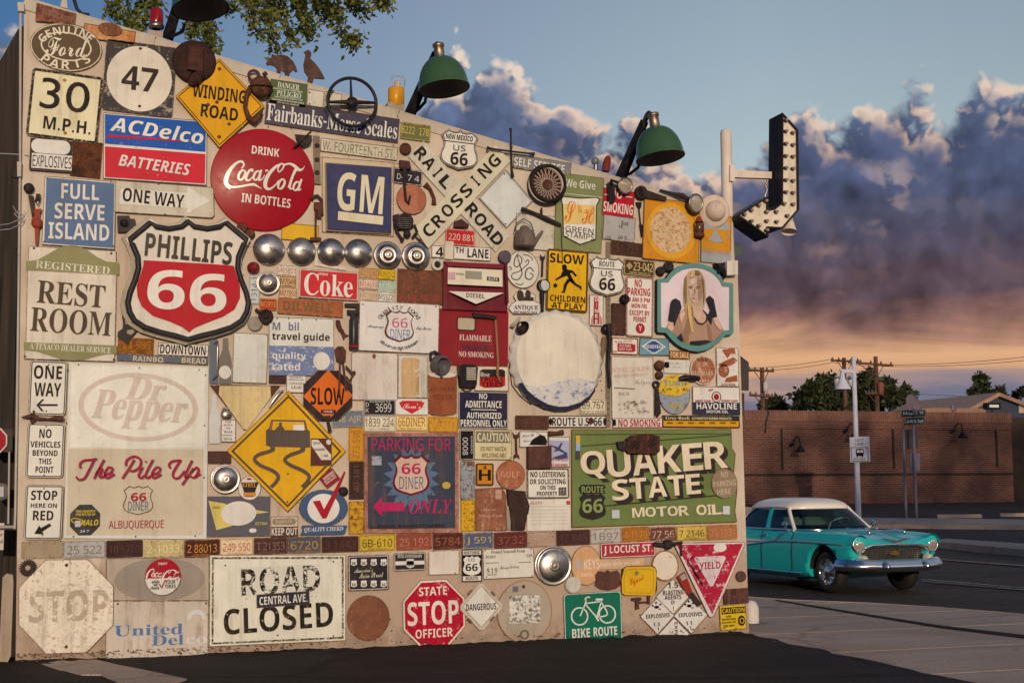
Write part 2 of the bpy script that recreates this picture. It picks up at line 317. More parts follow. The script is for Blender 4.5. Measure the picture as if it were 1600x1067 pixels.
# ------------------------------------------------------------------ mesh building
class MB:
    def __init__(s): s.v,s.f,s.sm = [],[],[]
    def add(s,vs,fs,smooth=False):
        b = len(s.v); s.v += [Vector(p) for p in vs]; s.f += [tuple(i + b for i in f) for f in fs]; s.sm += [smooth] * len(fs); return s
    def prism(s,pts,d):               # pts: world points of the front outline, d: vector to the back
        n = len(pts); pts = [Vector(p) for p in pts]; d = Vector(d)
        a = sum(((pts[i] - pts[0]).cross(pts[(i + 1) % n] - pts[0]) for i in range(1,n - 1)),Vector())
        if a.dot(d) > 0: pts = pts[::-1]
        s.add(pts + [p + d for p in pts],[tuple(range(n)),tuple(range(2 * n - 1,n - 1,-1))] + [(i,i + n,(i + 1) % n + n,(i + 1) % n) for i in range(n)]); return s
    def box(s,c,sx,sy,sz,rz=0,M=None):
        c = Vector(c); Rm = M or Matrix.Rotation(rz,3,'Z')
        vs = [c + Rm @ Vector((x * sx / 2,y * sy / 2,z * sz / 2)) for x in (-1,1) for y in (-1,1) for z in (-1,1)]
        s.add(vs,[(0,1,3,2),(4,6,7,5),(0,4,5,1),(2,3,7,6),(0,2,6,4),(1,5,7,3)]); return s
    def tube(s,pts,r,k=10,cap=True):
        pts = [Vector(p) for p in pts]; n = len(pts)
        rs = r if isinstance(r,(list,tuple)) else [r] * n
        vs,fs = [],[]; prev = None
        for i,p in enumerate(pts):
            t = (pts[min(i + 1,n - 1)] - pts[max(i - 1,0)]).normalized()
            if prev is None:
                u = t.orthogonal().normalized()
            else:
                u = (prev - t * prev.dot(t)); u = u.normalized() if u.length > 1e-6 else t.orthogonal().normalized()
            prev = u; w = t.cross(u)
            vs += [p + (u * math.cos(2 * math.pi * j / k) + w * math.sin(2 * math.pi * j / k)) * rs[i] for j in range(k)]
        for i in range(n - 1):
            for j in range(k):
                fs.append((i * k + j,i * k + (j + 1) % k,(i + 1) * k + (j + 1) % k,(i + 1) * k + j))
        s.add(vs,fs,True)
        if cap:
            s.add(vs[:k],[tuple(range(k - 1,-1,-1))]); s.add(vs[-k:],[tuple(range(k))])
        return s
    def lathe(s,o,ax,prof,k=32,ux=None,sy=1.0,smooth=True):   # prof: (radius, along axis)
        ax = Vector(ax).normalized(); u = (Vector(ux) if ux else ax.orthogonal()).normalized(); w = ax.cross(u) * sy; o = Vector(o)
        vs = [o + ax * a + (u * math.cos(2 * math.pi * j / k) + w * math.sin(2 * math.pi * j / k)) * r for r,a in prof for j in range(k)]
        fs = [(i * k + j,i * k + (j + 1) % k,(i + 1) * k + (j + 1) % k,(i + 1) * k + j) for i in range(len(prof) - 1) for j in range(k)]
        s.add(vs,fs,smooth)
        return s
    def ball(s,c,r,k=12,sx=1,sy=1,sz=1):
        c = Vector(c); m = max(5,k // 2); vs,fs = [],[]
        for i in range(m + 1):
            a = math.pi * i / m
            for j in range(k):
                b = 2 * math.pi * j / k; vs.append(c + Vector((math.sin(a) * math.cos(b) * r * sx,math.sin(a) * math.sin(b) * r * sy,math.cos(a) * r * sz)))
        for i in range(m):
            for j in range(k): fs.append((i * k + j,(i + 1) * k + j,(i + 1) * k + (j + 1) % k,i * k + (j + 1) % k))
        s.add(vs,fs,True); return s
    def build(s,name,mat,parent=None,origin=None):
        me = bpy.data.meshes.new(name)
        if parent is not None: O = WO[parent.name]
        elif origin is not None: O = Vector(origin)
        else:
            O = Vector(((min(p.x for p in s.v) + max(p.x for p in s.v)) / 2,(min(p.y for p in s.v) + max(p.y for p in s.v)) / 2,min(p.z for p in s.v)))
        me.from_pydata([tuple(p - O) for p in s.v],[],s.f); me.materials.append(mat)
        me.polygons.foreach_set('use_smooth',s.sm); me.update()
        ob = bpy.data.objects.new(name,me); COL.objects.link(ob)
        if parent is not None: ob.parent = parent
        else: ob.location = O
        WO[ob.name] = O
        return ob
WO = {}
def tag(o,label,cat,group=None,kind=None):
    if label: o['label'] = label
    if cat: o['category'] = cat
    if group: o['group'] = group
    if kind: o['kind'] = kind
    return o
def empty(name,loc,label,cat,group=None):
    o = bpy.data.objects.new(name,None); COL.objects.link(o); o.location = loc; o.empty_display_size = .1
    WO[o.name] = Vector(loc); return tag(o,label,cat,group)
def struct(name,mb,mat,kind='structure'):
    o = mb.build(name,mat,origin=(0,0,0)); o['kind'] = kind; return o
# ------------------------------------------------------------------ things on the sign wall
W0,CRM,TAN,BEI = (226,212,190),(232,222,182),(196,172,142),(205,186,160)
BLK,RED,YEL,NAVY,BROWN = P(BLACK,.12,C(120,105,90)),P((170,30,42),.15),P((226,160,26),.1),P((36,35,64),.06),P((84,54,42),.25)
EDGE = [P((98,70,52),w,C(190,166,134),18,.6,.5) for w in (.38,.44,.5)]
BOLT = RU((70,55,48),(100,80,66),(120,90,64))
class S:
    def __init__(s,name,label,cat,cx,cy,shape,mat,n=.02,th=.008,rot=0,group=None):
        s.n,s.th,s.rot,s.cx,s.cy,s.shape = n,th,rot,cx,cy,shape
        s.Y = -(n + th); s.L = .0025
        mb = MB().prism(s.pts(cx,cy,shape,rot,s.Y),(0,th,0))
        P0 = at(cx,cy,s.Y)
        s.ob = tag(mb.build(name,mat,origin=P0),label,cat,group); s.last = s.ob
        if th <= .013 and name in ('sign','street_sign','blank_plate','metal_sheet','placard','metal_disc'):
            a = Abs(ins(shape,.05)) if isinstance(shape,Abs) else ins(shape,.05); b = Abs(ins(shape,.95)) if isinstance(shape,Abs) else ins(shape,.95)
            s.ring('worn_edge',cx,cy,a,b,EDGE[len(label) % 3])
    def pts(s,cx,cy,shape,rot,Y):
        if isinstance(shape,Abs): return [at(x,y,Y) for x,y in shape]
        P0,su,sv = scale(cx,cy,Y); c,sn = math.cos(math.radians(rot)),math.sin(math.radians(rot))
        return [P0 + Vector((x * su * c + y * sv * sn,0,x * su * sn - y * sv * c)) for x,y in shape]
    def nextY(s):
        y = s.Y - s.L; s.L += .0022; return y
    def f(s,part,cx,cy,shape,mat,rot=None,th=0,parent=None,n=None):
        y = s.nextY() if n is None else -n
        rot = s.rot if rot is None else rot
        if th: mb = MB().prism(s.pts(cx,cy,shape,rot,y - th),(0,th,0)); s.L += th
        else:
            p = s.pts(cx,cy,shape,rot,y); mb = MB().add(p,[tuple(range(len(p)))])
        s.last = mb.build(part,mat,parent or s.ob); return s
    def many(s,part,shapes,mat,rot=None):           # one painted motif of several patches
        y = s.nextY(); mb = MB(); rot = s.rot if rot is None else rot
        for cx,cy,sh in shapes:
            p = s.pts(cx,cy,sh,rot,y); mb.add(p,[tuple(range(len(p)))])
        s.last = mb.build(part,mat,s.ob); return s
    def ring(s,part,cx,cy,outer,inner,mat,rot=None,th=0):
        y = s.nextY(); rot = s.rot if rot is None else rot; n = len(outer)
        a,b = s.pts(cx,cy,outer,rot,y - th),s.pts(cx,cy,inner,rot,y - th)
        mb = MB().add(a + b,[(i,(i + 1) % n,(i + 1) % n + n,i + n) for i in range(n)])
        if th:
            d = Vector((0,th,0))
            for q in (a,b): mb.add(q + [p + d for p in q],[(i,(i + 1) % n,(i + 1) % n + n,i + n) for i in range(n)])
            s.L += th
        s.last = mb.build(part,mat,s.ob); return s
    def o(s,d,w,mat,part='border',th=0):
        if isinstance(s.shape,Abs):
            a = Abs(ins(s.shape,d)); b = Abs(ins(s.shape,d + w))
        else: a,b = ins(s.shape,d),ins(s.shape,d + w)
        return s.ring(part,s.cx,s.cy,a,b,mat,th=th)
    def t(s,mat,*lines,part='lettering',surf=None,st='b'):
        y = s.nextY(); mb = MB()
        for l in lines:
            q,cx,cy,w,h = l[:5]; sty = l[5] if len(l) > 5 and l[5] else st; rot = l[6] if len(l) > 6 else s.rot; sh = l[7] if len(l) > 7 else 0
            vs,fs,_ = glyphs(q,sty)
            p = s.pts(cx,cy,[(vx * w + sh * vy * h,-vy * h) for vx,vy in vs],rot,y)
            if surf: p = [surf(v) for v in p]
            mb.add(p,fs)
        s.last = mb.build(part,mat,s.ob); return s
    def arc(s,mat,q,cx,cy,rx,ry,a0,a1,w,h,part='lettering',st='b'):
        y = s.nextY(); mb = MB(); k = len(q)
        for i,ch in enumerate(q):
            if ch == ' ': continue
            a = math.radians(a0 + (a1 - a0) * i / (k - 1)); x,yy = cx + rx * math.cos(a),cy - ry * math.sin(a)
            tx,ty = -rx * math.sin(a),ry * math.cos(a)
            if a1 < a0: tx,ty = -tx,-ty
            vs,fs,asp = glyphs(ch,st)
            ww = w * min(1.25,max(.3,asp / .75)); hh = h * (1 if ch.isupper() or ch in 'lkdbtfh' else .72)
            mb.add(s.pts(x,yy,[(vx * ww,-vy * hh) for vx,vy in vs],math.degrees(math.atan2(ty,tx)),y),fs)
        s.last = mb.build(part,mat,s.ob); return s
    def stroke(s,mat,paths,part='script',surf=None,rot=None):   # brush strokes: each [(px, py, width), ...]
        y = s.nextY(); mb = MB()
        for path in paths:
            q = smooth(path); n = len(q); A,B = [],[]
            for i,(x,yy,w) in enumerate(q):
                x0,y0,_ = q[max(i - 1,0)]; x1,y1,_ = q[min(i + 1,n - 1)]; dx,dy = x1 - x0,y1 - y0; l = math.hypot(dx,dy) or 1
                A.append((x - dy / l * w / 2,yy + dx / l * w / 2)); B.append((x + dy / l * w / 2,yy - dx / l * w / 2))
            p = [at(a,b,y) for a,b in A + B]
            if surf: p = [surf(v) for v in p]
            mb.add(p,[(i,i + 1,i + 1 + n,i + n) for i in range(n - 1)])
        s.last = mb.build(part,mat,s.ob); return s
    def b(s,*pts,r=1.3,mat=None,part='bolt'):
        for x,y in pts:
            P0,su,sv = scale(x,y,s.Y)
            MB().lathe(P0,(0,-1,0),[(r * sv,0),(r * sv * .85,r * sv * .5),(0.0001,r * sv * .75)],8).build(part,mat or BOLT,s.ob)
        return s
def smooth(path,k=6):                  # Catmull-Rom
    if len(path) < 3: return path
    o = []; n = len(path)
    for i in range(n - 1):
        p0,p1,p2,p3 = path[max(i - 1,0)],path[i],path[i + 1],path[min(i + 2,n - 1)]
        for j in range(k):
            t = j / k; o.append(tuple(.5 * (2 * b + (c - a) * t + (2 * a - 5 * b + 4 * c - d) * t * t + (-a + 3 * b - 3 * c + d) * t ** 3) for a,b,c,d in zip(p0,p1,p2,p3)))
    o.append(path[-1]); return o
def W3(x,y,n): return at(x,y,-n)
LPG = 'licence plates screwed to the wall'
def LP(label,cx,cy,w,h,base,txt=None,lines=(),rot=0,wear=.35,n=.02,dirt=.4,rim=True,mat=None,st='r',under=UND,bolts=True):
    m = mat or P(base,wear,under,14,.5,dirt)
    s = S('license_plate',label,'licence plate',cx,cy,R(w,h,min(2.2,h * .1)),m,n,.004,rot,LPG)
    if rim:
        rm = P(txt,wear + .25,under,14,.5,dirt) if txt else m
        s.o(.8,.7,rm,'rim')
    if lines: s.t(P(txt,min(.6,wear + .1),C(*base) if not mat else UND,16,.5,.2),*[(l + (st,) if len(l) == 5 else l) for l in lines])
    if bolts: s.b((cx - w * .3,cy - h * .38),(cx + w * .3,cy - h * .38),r=.9)
    return s
SIGN = 'sign'
# ------------------------------------------------------------------ the wall itself
G_WALL = bpy.data.materials.new('stucco'); G_WALL.use_nodes = True; nt = G_WALL.node_tree; bs = nt.nodes['Principled BSDF']
geo = nt.nodes.new('ShaderNodeNewGeometry'); pos = geo.outputs['Position']; sx = nt.nodes.new('ShaderNodeSeparateXYZ'); nt.links.new(pos,sx.inputs[0])
a = noise(nt,pos,1.1,6,.6); b = noise(nt,pos,7,6,.65); c_ = noise(nt,mapping(nt,pos,(9,9,.7)),1,5,.65); g_ = noise(nt,pos,45,4,.6)
base = mix(nt,sstep(nt,a,.38,.62),C(198,172,142),C(212,188,158))
lowm = math_(nt,'ADD',sx.outputs[2],math_(nt,'MULTIPLY',math_(nt,'SUBTRACT',b,.5),.5))
base = mix(nt,sstep(nt,lowm,1.02,.8),base,C(184,154,126))                       # grey primer along the foot of the wall
base = mix(nt,math_(nt,'MULTIPLY',sstep(nt,c_,.52,.7),.35),base,C(150,118,84))
base = mix(nt,math_(nt,'MULTIPLY',sstep(nt,math_(nt,'ADD',math_(nt,'MULTIPLY',lowm,1.6),b),1.0,.45),.45),base,C(120,98,78))   # splashed dirt
base = mix(nt,sstep(nt,g_,.68,.74),base,C(140,112,84))
nt.links.new(base,bs.inputs['Base Color']); bs.inputs['Roughness'].default_value = .85; bs.inputs['Specular IOR Level'].default_value = .15
bp = nn(nt,'ShaderNodeBump',i_Distance=.006,i_Strength=.4); nt.links.new(math_(nt,'ADD',b,g_),bp.inputs['Height']); nt.links.new(bp.outputs[0],bs.inputs['Normal'])
out = [(38,0),(1131,331),(1143,334),(1148,409),(1152,409),(1171,1004),(24,1048)]
pts = [at(x,y,0) for x,y in out]
building = tag(MB().prism(pts,(0,3.2,0)).build('building',G_WALL),'tan stucco building wall with a sloping roofline, crowded all over with old signs','building')
# metal cap along the sloping top, seams between the wall's sheets
capm = P((196,176,148),.2,C(110,90,70),6)
p0,p1 = at(38,0,0),at(1131,331,0)
d = (p1 - p0).normalized(); up = Vector((-d.z,0,d.x))
if up.z < 0: up = -up
mb = MB()
k = 6
for i in range(k):
    a_,b_ = p0 + d * ((p1 - p0).length * i / k + .004),p0 + d * ((p1 - p0).length * (i + 1) / k - .004)
    mb.prism([q + Vector((0,-.018,0)) for q in (a_ - up * .1,b_ - up * .1,b_ + up * .012,a_ + up * .012)],(0,.016,0))
    mb.prism([q + Vector((0,-.02,0)) for q in (a_ + up * .0125,b_ + up * .0125,b_ + up * .026,a_ + up * .026)],(0,.4,0))
mb.build('roof_cap',capm,building)
seam = P((150,128,102),.3,C(110,90,70),10)
mb = MB()
for q in ([(500,246),(626,256)],[(330,600),(560,606)],[(800,400),(1000,410)],[(345,383),(700,405)],[(900,930),(1160,925)],[(860,940),(860,996)],[(165,872),(165,1036)]):
    a_,b_ = [at(x,y,-.0035) for x,y in q]; dd = (b_ - a_).normalized() * .003; e = Vector((-dd.z,0,dd.x))
    mb.add([a_ + e,b_ + e,b_ - e,a_ - e],[(0,1,2,3)])
mb.build('panel_seam',seam,building)
mb = MB()
for x,y in [(640,940),(612,985),(884,868),(610,1010),(1000,960),(980,930),(905,935),(440,612),(560,660),(545,690),(850,640),(940,610),(938,595),(1110,930),(1120,990),(585,1010),(380,430),(215,575),(540,900),(1060,920)]:
    P0,su,sv = scale(x,y,-.004); q = [P0 + Vector((math.cos(j * .785) * .009,0,math.sin(j * .785) * .009)) for j in range(8)]; mb.add(q,[tuple(range(8))])
mb.build('bolt_hole',P((50,40,34)),building)
def TT(ox,oy,s,*pts): return Abs([(ox + x / s,oy + y / s) for x,y in pts])
WH = P(W0,.1,C(120,96,70),9,.4,.25)
def wht(wear=.15,dirt=.3,c=W0,seed=0): return P(c,wear,C(128,98,70),9,.42,dirt,seed)
# --- left column
s = S('sign','small rusty embossed tag tilted at the very top left corner of the wall',SIGN,88,22.5,Abs([(57,4.5),(119,22),(117,39),(55,33)]),RU((92,50,40),(150,86,62),(190,140,110)),n=.03)
s.t(P((150,112,88),.45,C(92,50,40),18),('LUBRICANTS',90,25,48,9,'b',-15))
s = S('sign','brown and cream oval enamel sign with script above the speed limit sign',SIGN,103.5,74,E(113,75),P((226,206,168),.16,C(100,76,50),14),rot=-3)
s.f('field',103.5,74,E(108,70),P((96,76,54),.22,C(190,164,128),16),th=0)
s.ring('inner_band',103.5,73,E(80,45),E(75,41),P((226,206,168),.2,C(96,76,54),16))
s.t(P((232,214,178),.12,C(96,76,54),18),('Ford',104,74,66,29,'c',2),part='script')
cr_ = P((230,210,172),.3,C(96,76,54),18)
s.arc(cr_,'GENUINE',103.5,74,44,26.5,148,32,10,12,st='b'); s.arc(cr_,'PARTS',103.5,75,42,27,220,318,12,13,'lower_lettering')
s = S('sign','orange rusted strip behind the brown oval badge near the roof line',SIGN,171,54,R(81,22),RU((176,108,60),(206,140,84),(226,176,120)),rot=-5)
s.f('badge',172,46,E(38,20),RU((110,66,44),(140,88,58),(170,110,76)),th=.01)
s = S('sign','cream speed limit sign reading 30 M.P.H. with a chipped black border',SIGN,101.5,166,R(112,106,6),P((232,214,166),.12,C(150,116,80),10,dirt=.4),n=.025,rot=-4)
s.o(1,3.4,P(BLACK,.42,C(200,180,140),22))
s.t(P((36,28,26),.14,C(225,208,166),16),('30',102,149.5,77,48,'g'),('M.P.H.',105,196,74,20,'b'))
s.b((101,125.5),(102,208),r=3,mat=RU((190,140,60),(220,170,80),(170,110,60)))
s = S('sign','black square sign with a cream disc numbered 47',SIGN,218,122.5,R(111,110,5),P((58,54,54),.42,C(170,150,124),9,.4),rot=-3)
s.f('disc',218,123.5,E(102,102),P((226,208,178),.16,C(170,140,100),8,dirt=.3))
s.ring('faint_ring',218,123.5,E(80,82),E(77,79),P((238,224,198),.3,C(226,208,178)))
s.t(P((52,42,36),.05),('47',218.5,123.5,56,37,'b')); s.b((219.5,76.5),(218,166.5),r=2.6,mat=RU())
# rust lid with bracket
mb = MB(); P0,su,sv = scale(303.5,96.5,-.06)
mb.lathe(P0,(0,-1,0),[(33 * sv,-.05),(33 * sv,0),(30 * sv,.02),(24 * sv,.012),(.0001,.016)],36)
lid = tag(mb.build('iron_disc',RU((46,28,26),(70,42,34),(88,54,42)),origin=P0),'round rusty iron lid with an oblong bracket overlapping the black 47 sign','iron lid')
mb = MB()
mb.prism([W3(x,y,.12) for x,y in ((295,71),(318,74),(317,113),(293,108))],(0,.045,0)); mb.build('bracket',RU((60,36,30),(84,50,40),(104,62,48)),lid)
mb = MB(); mb.lathe(W3(307,121,.125),(.1,-1,0),[(15 * sv,0),(15 * sv,-.05),(12 * sv,.01),(.0001,.006)],24,sy=.6); mb.build('lower_cup',RU((50,28,24),(74,42,34),(96,58,44)),lid)
# winding road
s = S('sign','yellow diamond warning sign reading WINDING ROAD',SIGN,343.5,160.5,Abs([(342.7,91),(413.5,166.4),(342.7,231.6),(274,150.6)]),P((226,160,28),.12,C(120,70,30),9,.4,.3),n=.05,th=.006)
s.o(3,1.2,P((60,42,24),.3,C(226,160,28),14)); bk = P((36,25,18),.16,C(226,160,28),20)
s.t(bk,('WINDING',342.5,146.5,83,21,'b',-4),('ROAD',343,176,58,20,'b',-4))
s.b((343,108),(342.5,214),(339,160),(325,164),(358,194),r=3,mat=RU((90,60,40),(130,90,56),(170,120,70)))
# battery sign
s = S('sign','blue over red tin sign with white lettering for batteries',SIGN,242.5,232.5,Abs([(162,176),(324,189.5),(323,290),(161,279)]),wht(.2),n=.022)
s.f('upper_panel',0,0,Abs([(164,178.5),(322,191.5),(321,237.5),(164,224.5)]),P((30,86,158),.28,C(190,190,190),7,.4,.2,bump=.5))
s.f('lower_panel',0,0,Abs([(164,229),(321,241),(320,287),(164,276.5)]),P((206,42,54),.22,C(225,170,150),7,.4,.2,bump=.6))
s.f('stripe',0,0,Abs([(169,210.5),(308,221),(308,222.3),(168,215)]),P((200,30,50),.2,C(36,92,158),12))
s.t(P((226,220,208),.2,C(80,110,150),16,.3),('ACDelco',246,204,146,23,'i',-5)); s.t(P((222,206,190),.2,C(206,60,60),16,.3),('BATTERIES',242,258,112,18,'i',-5),part='lower_lettering')
s = S('sign','small black edged placard reading EXPLOSIVES under a blank white pill shape',SIGN,80,243,R(67,50,2),P((56,48,42),.2),n=.03,rot=-1)
s.f('lower_panel',81,253,R(63,23),wht(.1)); s.f('pill',79.5,229.5,R(61,22,10.5),wht(.12)); s.t(P((34,28,26),.05),('EXPLOSIVES',81.5,253,61,18,'r'))
S('rusty_plate','dark brown rusted sheet beside the small EXPLOSIVES placard','metal plate',135,249,R(47,56),RU((58,34,26),(112,62,34),(150,92,44)),n=.015,rot=-3)
s = S('sign','slate blue sign reading FULL SERVE ISLAND in white letters',SIGN,124,333,Abs([(70,275),(181,284),(179,390),(65,382)]),wht(.2),n=.025,th=.012)
s.f('field',0,0,Abs([(72.5,277.5),(178.5,286.5),(176.5,387.5),(69,379.5)]),P((92,112,136),.08,C(160,160,160),9))
s.t(WH,('FULL',125.5,300,59,24),('SERVE',124.5,331,78,25),('ISLAND',123.5,362,95,26)); s.b((74,279),(177,385),(69,378),r=1.6)
s = S('sign','long cream ONE WAY sign with a white arrow pointing right',SIGN,253,312,Abs([(174,281),(331,292.5),(334,296),(335,337),(331,341),(179,331.5),(174,327),(172,285)]),P((206,190,160),.16,C(140,110,76),8,dirt=.45),n=.03)
s.f('arrow',0,0,TT(0,220,4.447,(838,333),(1300,362),(1305,320),(1458,420),(1300,508),(1302,470),(828,440)),P((224,212,188),.14,C(206,190,160),10))
s.t(P((34,27,24),.06),('ONE WAY',240,309.5,96,21,'b',-4)); s.b((248,288),(258,335),r=1.4)
# round soda button
P0,su,sv = scale(411,281,-.035); Rr = 79.5 * sv; dep = .062
def dome(P0=P0,Rr=Rr,dep=dep,lift=.004):
    def f_(v):
        r2 = ((v.x - P0.x) ** 2 + (v.z - P0.z) ** 2) / Rr ** 2; return Vector((v.x,P0.y - dep * max(0,1 - r2) - lift,v.z))
    return f_
mb = MB(); mb.lathe(P0,(0,-1,0),[(Rr * .985,-.03),(Rr,-.012),(Rr,0)] + [(Rr * math.sin(t),dep * (1 - math.sin(t) ** 2)) for t in [1.4,1.2,1.0,.8,.62,.45,.3,.15]] + [(.0001,dep)],72)
coke = tag(mb.build('sign',P((160,8,32),.02,C(120,80,70),9,.33,.1,bump=.03),origin=P0),'large bulging red enamel soda button with white script',SIGN)
class D(S):
    def __init__(s,ob,Y,rot=0): s.ob,s.Y,s.rot,s.L,s.shape,s.cx,s.cy = ob,Y,rot,.003,None,0,0
dd = D(coke,P0.y - dep,-4); dm_ = dome(); wh_ = P((228,218,200),.02,C(168,10,36),14,.25,.05)
dd.t(wh_,('DRINK',415.5,236,43,13,'b'),('IN BOTTLES',416.5,313,77,14,'b'),surf=dm_)
def COKE(ox,oy,s,ex=1.0):
    E_ = lambda cx,cy,rx,ry,w,a=-18: [(ox + (cx + (rx * math.cos(t) * math.cos(math.radians(a)) - ry * math.sin(t) * math.sin(math.radians(a)))) * s,oy + (cy + (rx * math.cos(t) * math.sin(math.radians(a)) + ry * math.sin(t) * math.cos(math.radians(a)))) * s,(w * (.55 + .45 * abs(math.cos(t)))) * s) for t in [i * math.pi / 8 for i in range(17)]]
    T = lambda *p: [(ox + x * s,oy + y * s,w * s * ex) for x,y,w in p]
    a = 25
    return [T((345,370,10),(362,345,12),(345,320,16),(305,335,18),(262,385,26),(240,440,30),(243,480,24),(268,508,12)),
            T((240,470,18),(275,495,14),(330,495,12),(390,485,15),(430,482,18),(460,498,9),(486,512,3)),
            E_(347,415,20,36,17,a),T((418,395,12),(420,378,13),(400,385,16),(380,420,18),(378,448,16),(398,452,12),(425,425,7)),
            E_(450,420,18,34,16,a),T((482,380,14),(470,425,16),(468,452,14),(492,440,7),(505,415,5)),T((510,388,13),(528,384,13)),
            T((602,395,8),(598,370,9),(618,338,12),(640,345,11),(628,375,9),(605,398,7)),
            T((618,338,10),(580,360,18),(535,410,24),(510,465,28),(515,505,22),(545,512,14),(585,480,9),(600,455,8)),
            T((640,345,12),(680,335,14),(715,350,22),(745,375,22),(770,372,10),(788,348,3)),
            E_(622,478,19,36,17,a),T((668,500,6),(690,450,8),(722,390,10),(735,365,12),(720,375,13),(695,440,17),(680,495,17),(692,510,10),(708,498,6)),
            E_(728,490,18,32,16,a),T((766,440,14),(748,490,16),(745,518,12),(764,508,5))]
dd.stroke(wh_,COKE(300,180,1 / 4.447),surf=dm_)
# shield with 66
s = S('sign','big three dimensional shield shaped petrol sign with white 66 on red',SIGN,292,438,TT(0,0,1,*[(292 + x * 1.02 - 2.5,438 + y * 1.02) for x,y in SHIELD(200,198)]),P((176,156,128),.2,C(120,100,80),8,dirt=.5),n=.03,th=.06)
sh = Abs([(294 + x,438 + y * 1.0) for x,y in SHIELD(199,196)])
s.f('face',0,0,sh,P((222,206,180),.08,C(150,120,90),8,.35,.3),th=.02)
rp = [W3(x,y,.118) for x,y in ins(list(sh),5)]; MB().tube(rp + [rp[0],rp[1]],.030,10,False).build('rim_tube',P((50,46,46),.12,C(130,120,110),9,.36,.25),s.ob)
s.f('red_field',0,0,TT(0,220,4.447,(998,830),(1150,838),(1460,856),(1625,868),(1640,920),(1668,1010),(1668,1090),(1630,1170),(1550,1220),(1420,1270),(1350,1300),(1313,1330),(1270,1295),(1180,1255),(1060,1215),(985,1150),(955,1080),(950,1010),(975,930),(995,870)),P((186,34,42),.06,C(150,90,80),8,.42,.25),th=.012)
s.t(P((30,26,26),.08,C(150,130,110),14,.3),('PHILLIPS',295.5,389,136,36,'b',-4)); s.t(P((228,216,192),.06,C(190,60,60),12,.3),('66',293,455,124,62,'i',-3),part='numeral')
# rest room
s = S('sign','cream and olive enamel sign reading REGISTERED REST ROOM',SIGN,111,475,TT(0,400,4.447,(200,-70),(808,-35),(812,128),(800,600),(795,735),(165,715),(178,600),(190,100)),P((216,198,170),.1,C(130,100,70),9,.35,.35),n=.025,th=.008)
ol = P((136,128,78),.1,C(180,160,120),9,.35,.2)
s.f('upper_band',0,0,TT(0,400,4.447,(180,35),(262,28),(330,-12),(420,-62),(480,-74),(540,-70),(600,-45),(680,10),(740,38),(826,46),(826,132),(180,100)),ol)
s.f('lower_band',0,0,TT(0,400,4.447,(166,598),(812,622),(812,680),(740,682),(660,700),(590,720),(500,727),(420,718),(340,690),(250,662),(166,655)),ol)
s.t(P((84,66,52),.18,C(180,144,110),6),('REST',111.5,459.5,106,36,'s',-3),('ROOM',111.5,502.5,126,38,'s',-2.5))
s.t(P((224,212,180),.08,C(136,128,78),20),('REGISTERED',114,418,116,12,'s',-3),('A TEXACO DEALER SERVICE',110.5,544,127,9.5,'s',-2),part='band_lettering')
s.b((53,388),(174,396),(39,557),(178,562),r=2)
# three traffic signs down the left
def TS(label,cx,cy,w,h,lines,rot=-1,seed=0,border=True,n=.03,wear=.1):
    s = S('sign',label,SIGN,cx,cy,R(w,h,6),wht(wear,.25,(228,218,196),seed),n,.005,rot)
    if border: s.o(2,1.5,P((56,48,44),.15,C(228,218,196),20))
    s.t(P((38,30,27),.04),*lines); return s
s = TS('white ONE WAY sign with a thin arrow pointing left',75,606,59,86,[('ONE',75,581.5,44,21,'b'),('WAY',74.5,608.5,42,21,'b')])
ar = P((38,30,27),.04)
s.many('arrow',[(0,0,TT(0,540,4.447,(275,405),(400,405),(400,418),(275,418))),(0,0,TT(0,540,4.447,(252,412),(292,372),(308,372),(270,412),(304,455),(288,455)))],ar); s.b((76,570),(72.5,642),r=1.3)
s = TS('white sign reading NO VEHICLES BEYOND THIS POINT',71,703.5,59,86,[('NO',71,677,19,14,'b'),('VEHICLES',71,694,47,9.5,'b'),('BEYOND',70.5,707.5,39,9,'b'),('THIS',70.5,720.5,20,9,'b'),('POINT',69.5,733.5,28,10,'b')],seed=3); s.b((72,666),(69,742),r=1.3)
s = TS('white sign reading STOP HERE ON RED with a slanting arrow',68.5,800,60,86,[('STOP',69,773.5,41,15,'b'),('HERE ON',68.5,789.5,41,7,'b'),('RED',67.5,805,32,15,'b')],seed=6)
s.f('arrow',0,0,TT(0,740,3.262,(175,305),(200,262),(208,276),(252,252),(262,264),(215,295),(225,308)),ar); s.b((69,763),(66,836),r=1.3)
# soda panel on top, diner panel below
s = S('sign','tall framed cream panel, faded oval soda emblem above red script The Pile Up',SIGN,214,703,Abs([(108,566),(326,573.5),(322.5,842),(100,840.5)]),P((214,204,184),.2,C(150,140,124),8,.3,.2,metal=.0),n=.02,th=.016)
s.f('lower_sheet',0,0,Abs([(106.5,701),(318,702),(317.5,836),(103.5,835.5)]),P((206,186,152),.1,C(150,116,80),7,.4,.25))
s.f('upper_sheet',0,0,Abs([(112,570),(321.5,577),(319.5,699),(200,701.5),(150,699),(109,699.5)]),P((226,216,196),.1,C(180,160,130),6,.25,.25,bump=.5))
pk = P((206,182,162),.1,C(226,216,196),10,.3)
s.ring('oval',217,636,E(188,107),E(171,93),pk,rot=-3); [s.t(pk,('Dr',230 + o_,607.5,58,35,'s',-3,.3),('Pepper',219 + o_,641,144,58,'s',-3,.22),part='script') for o_ in (-.9,.9)]
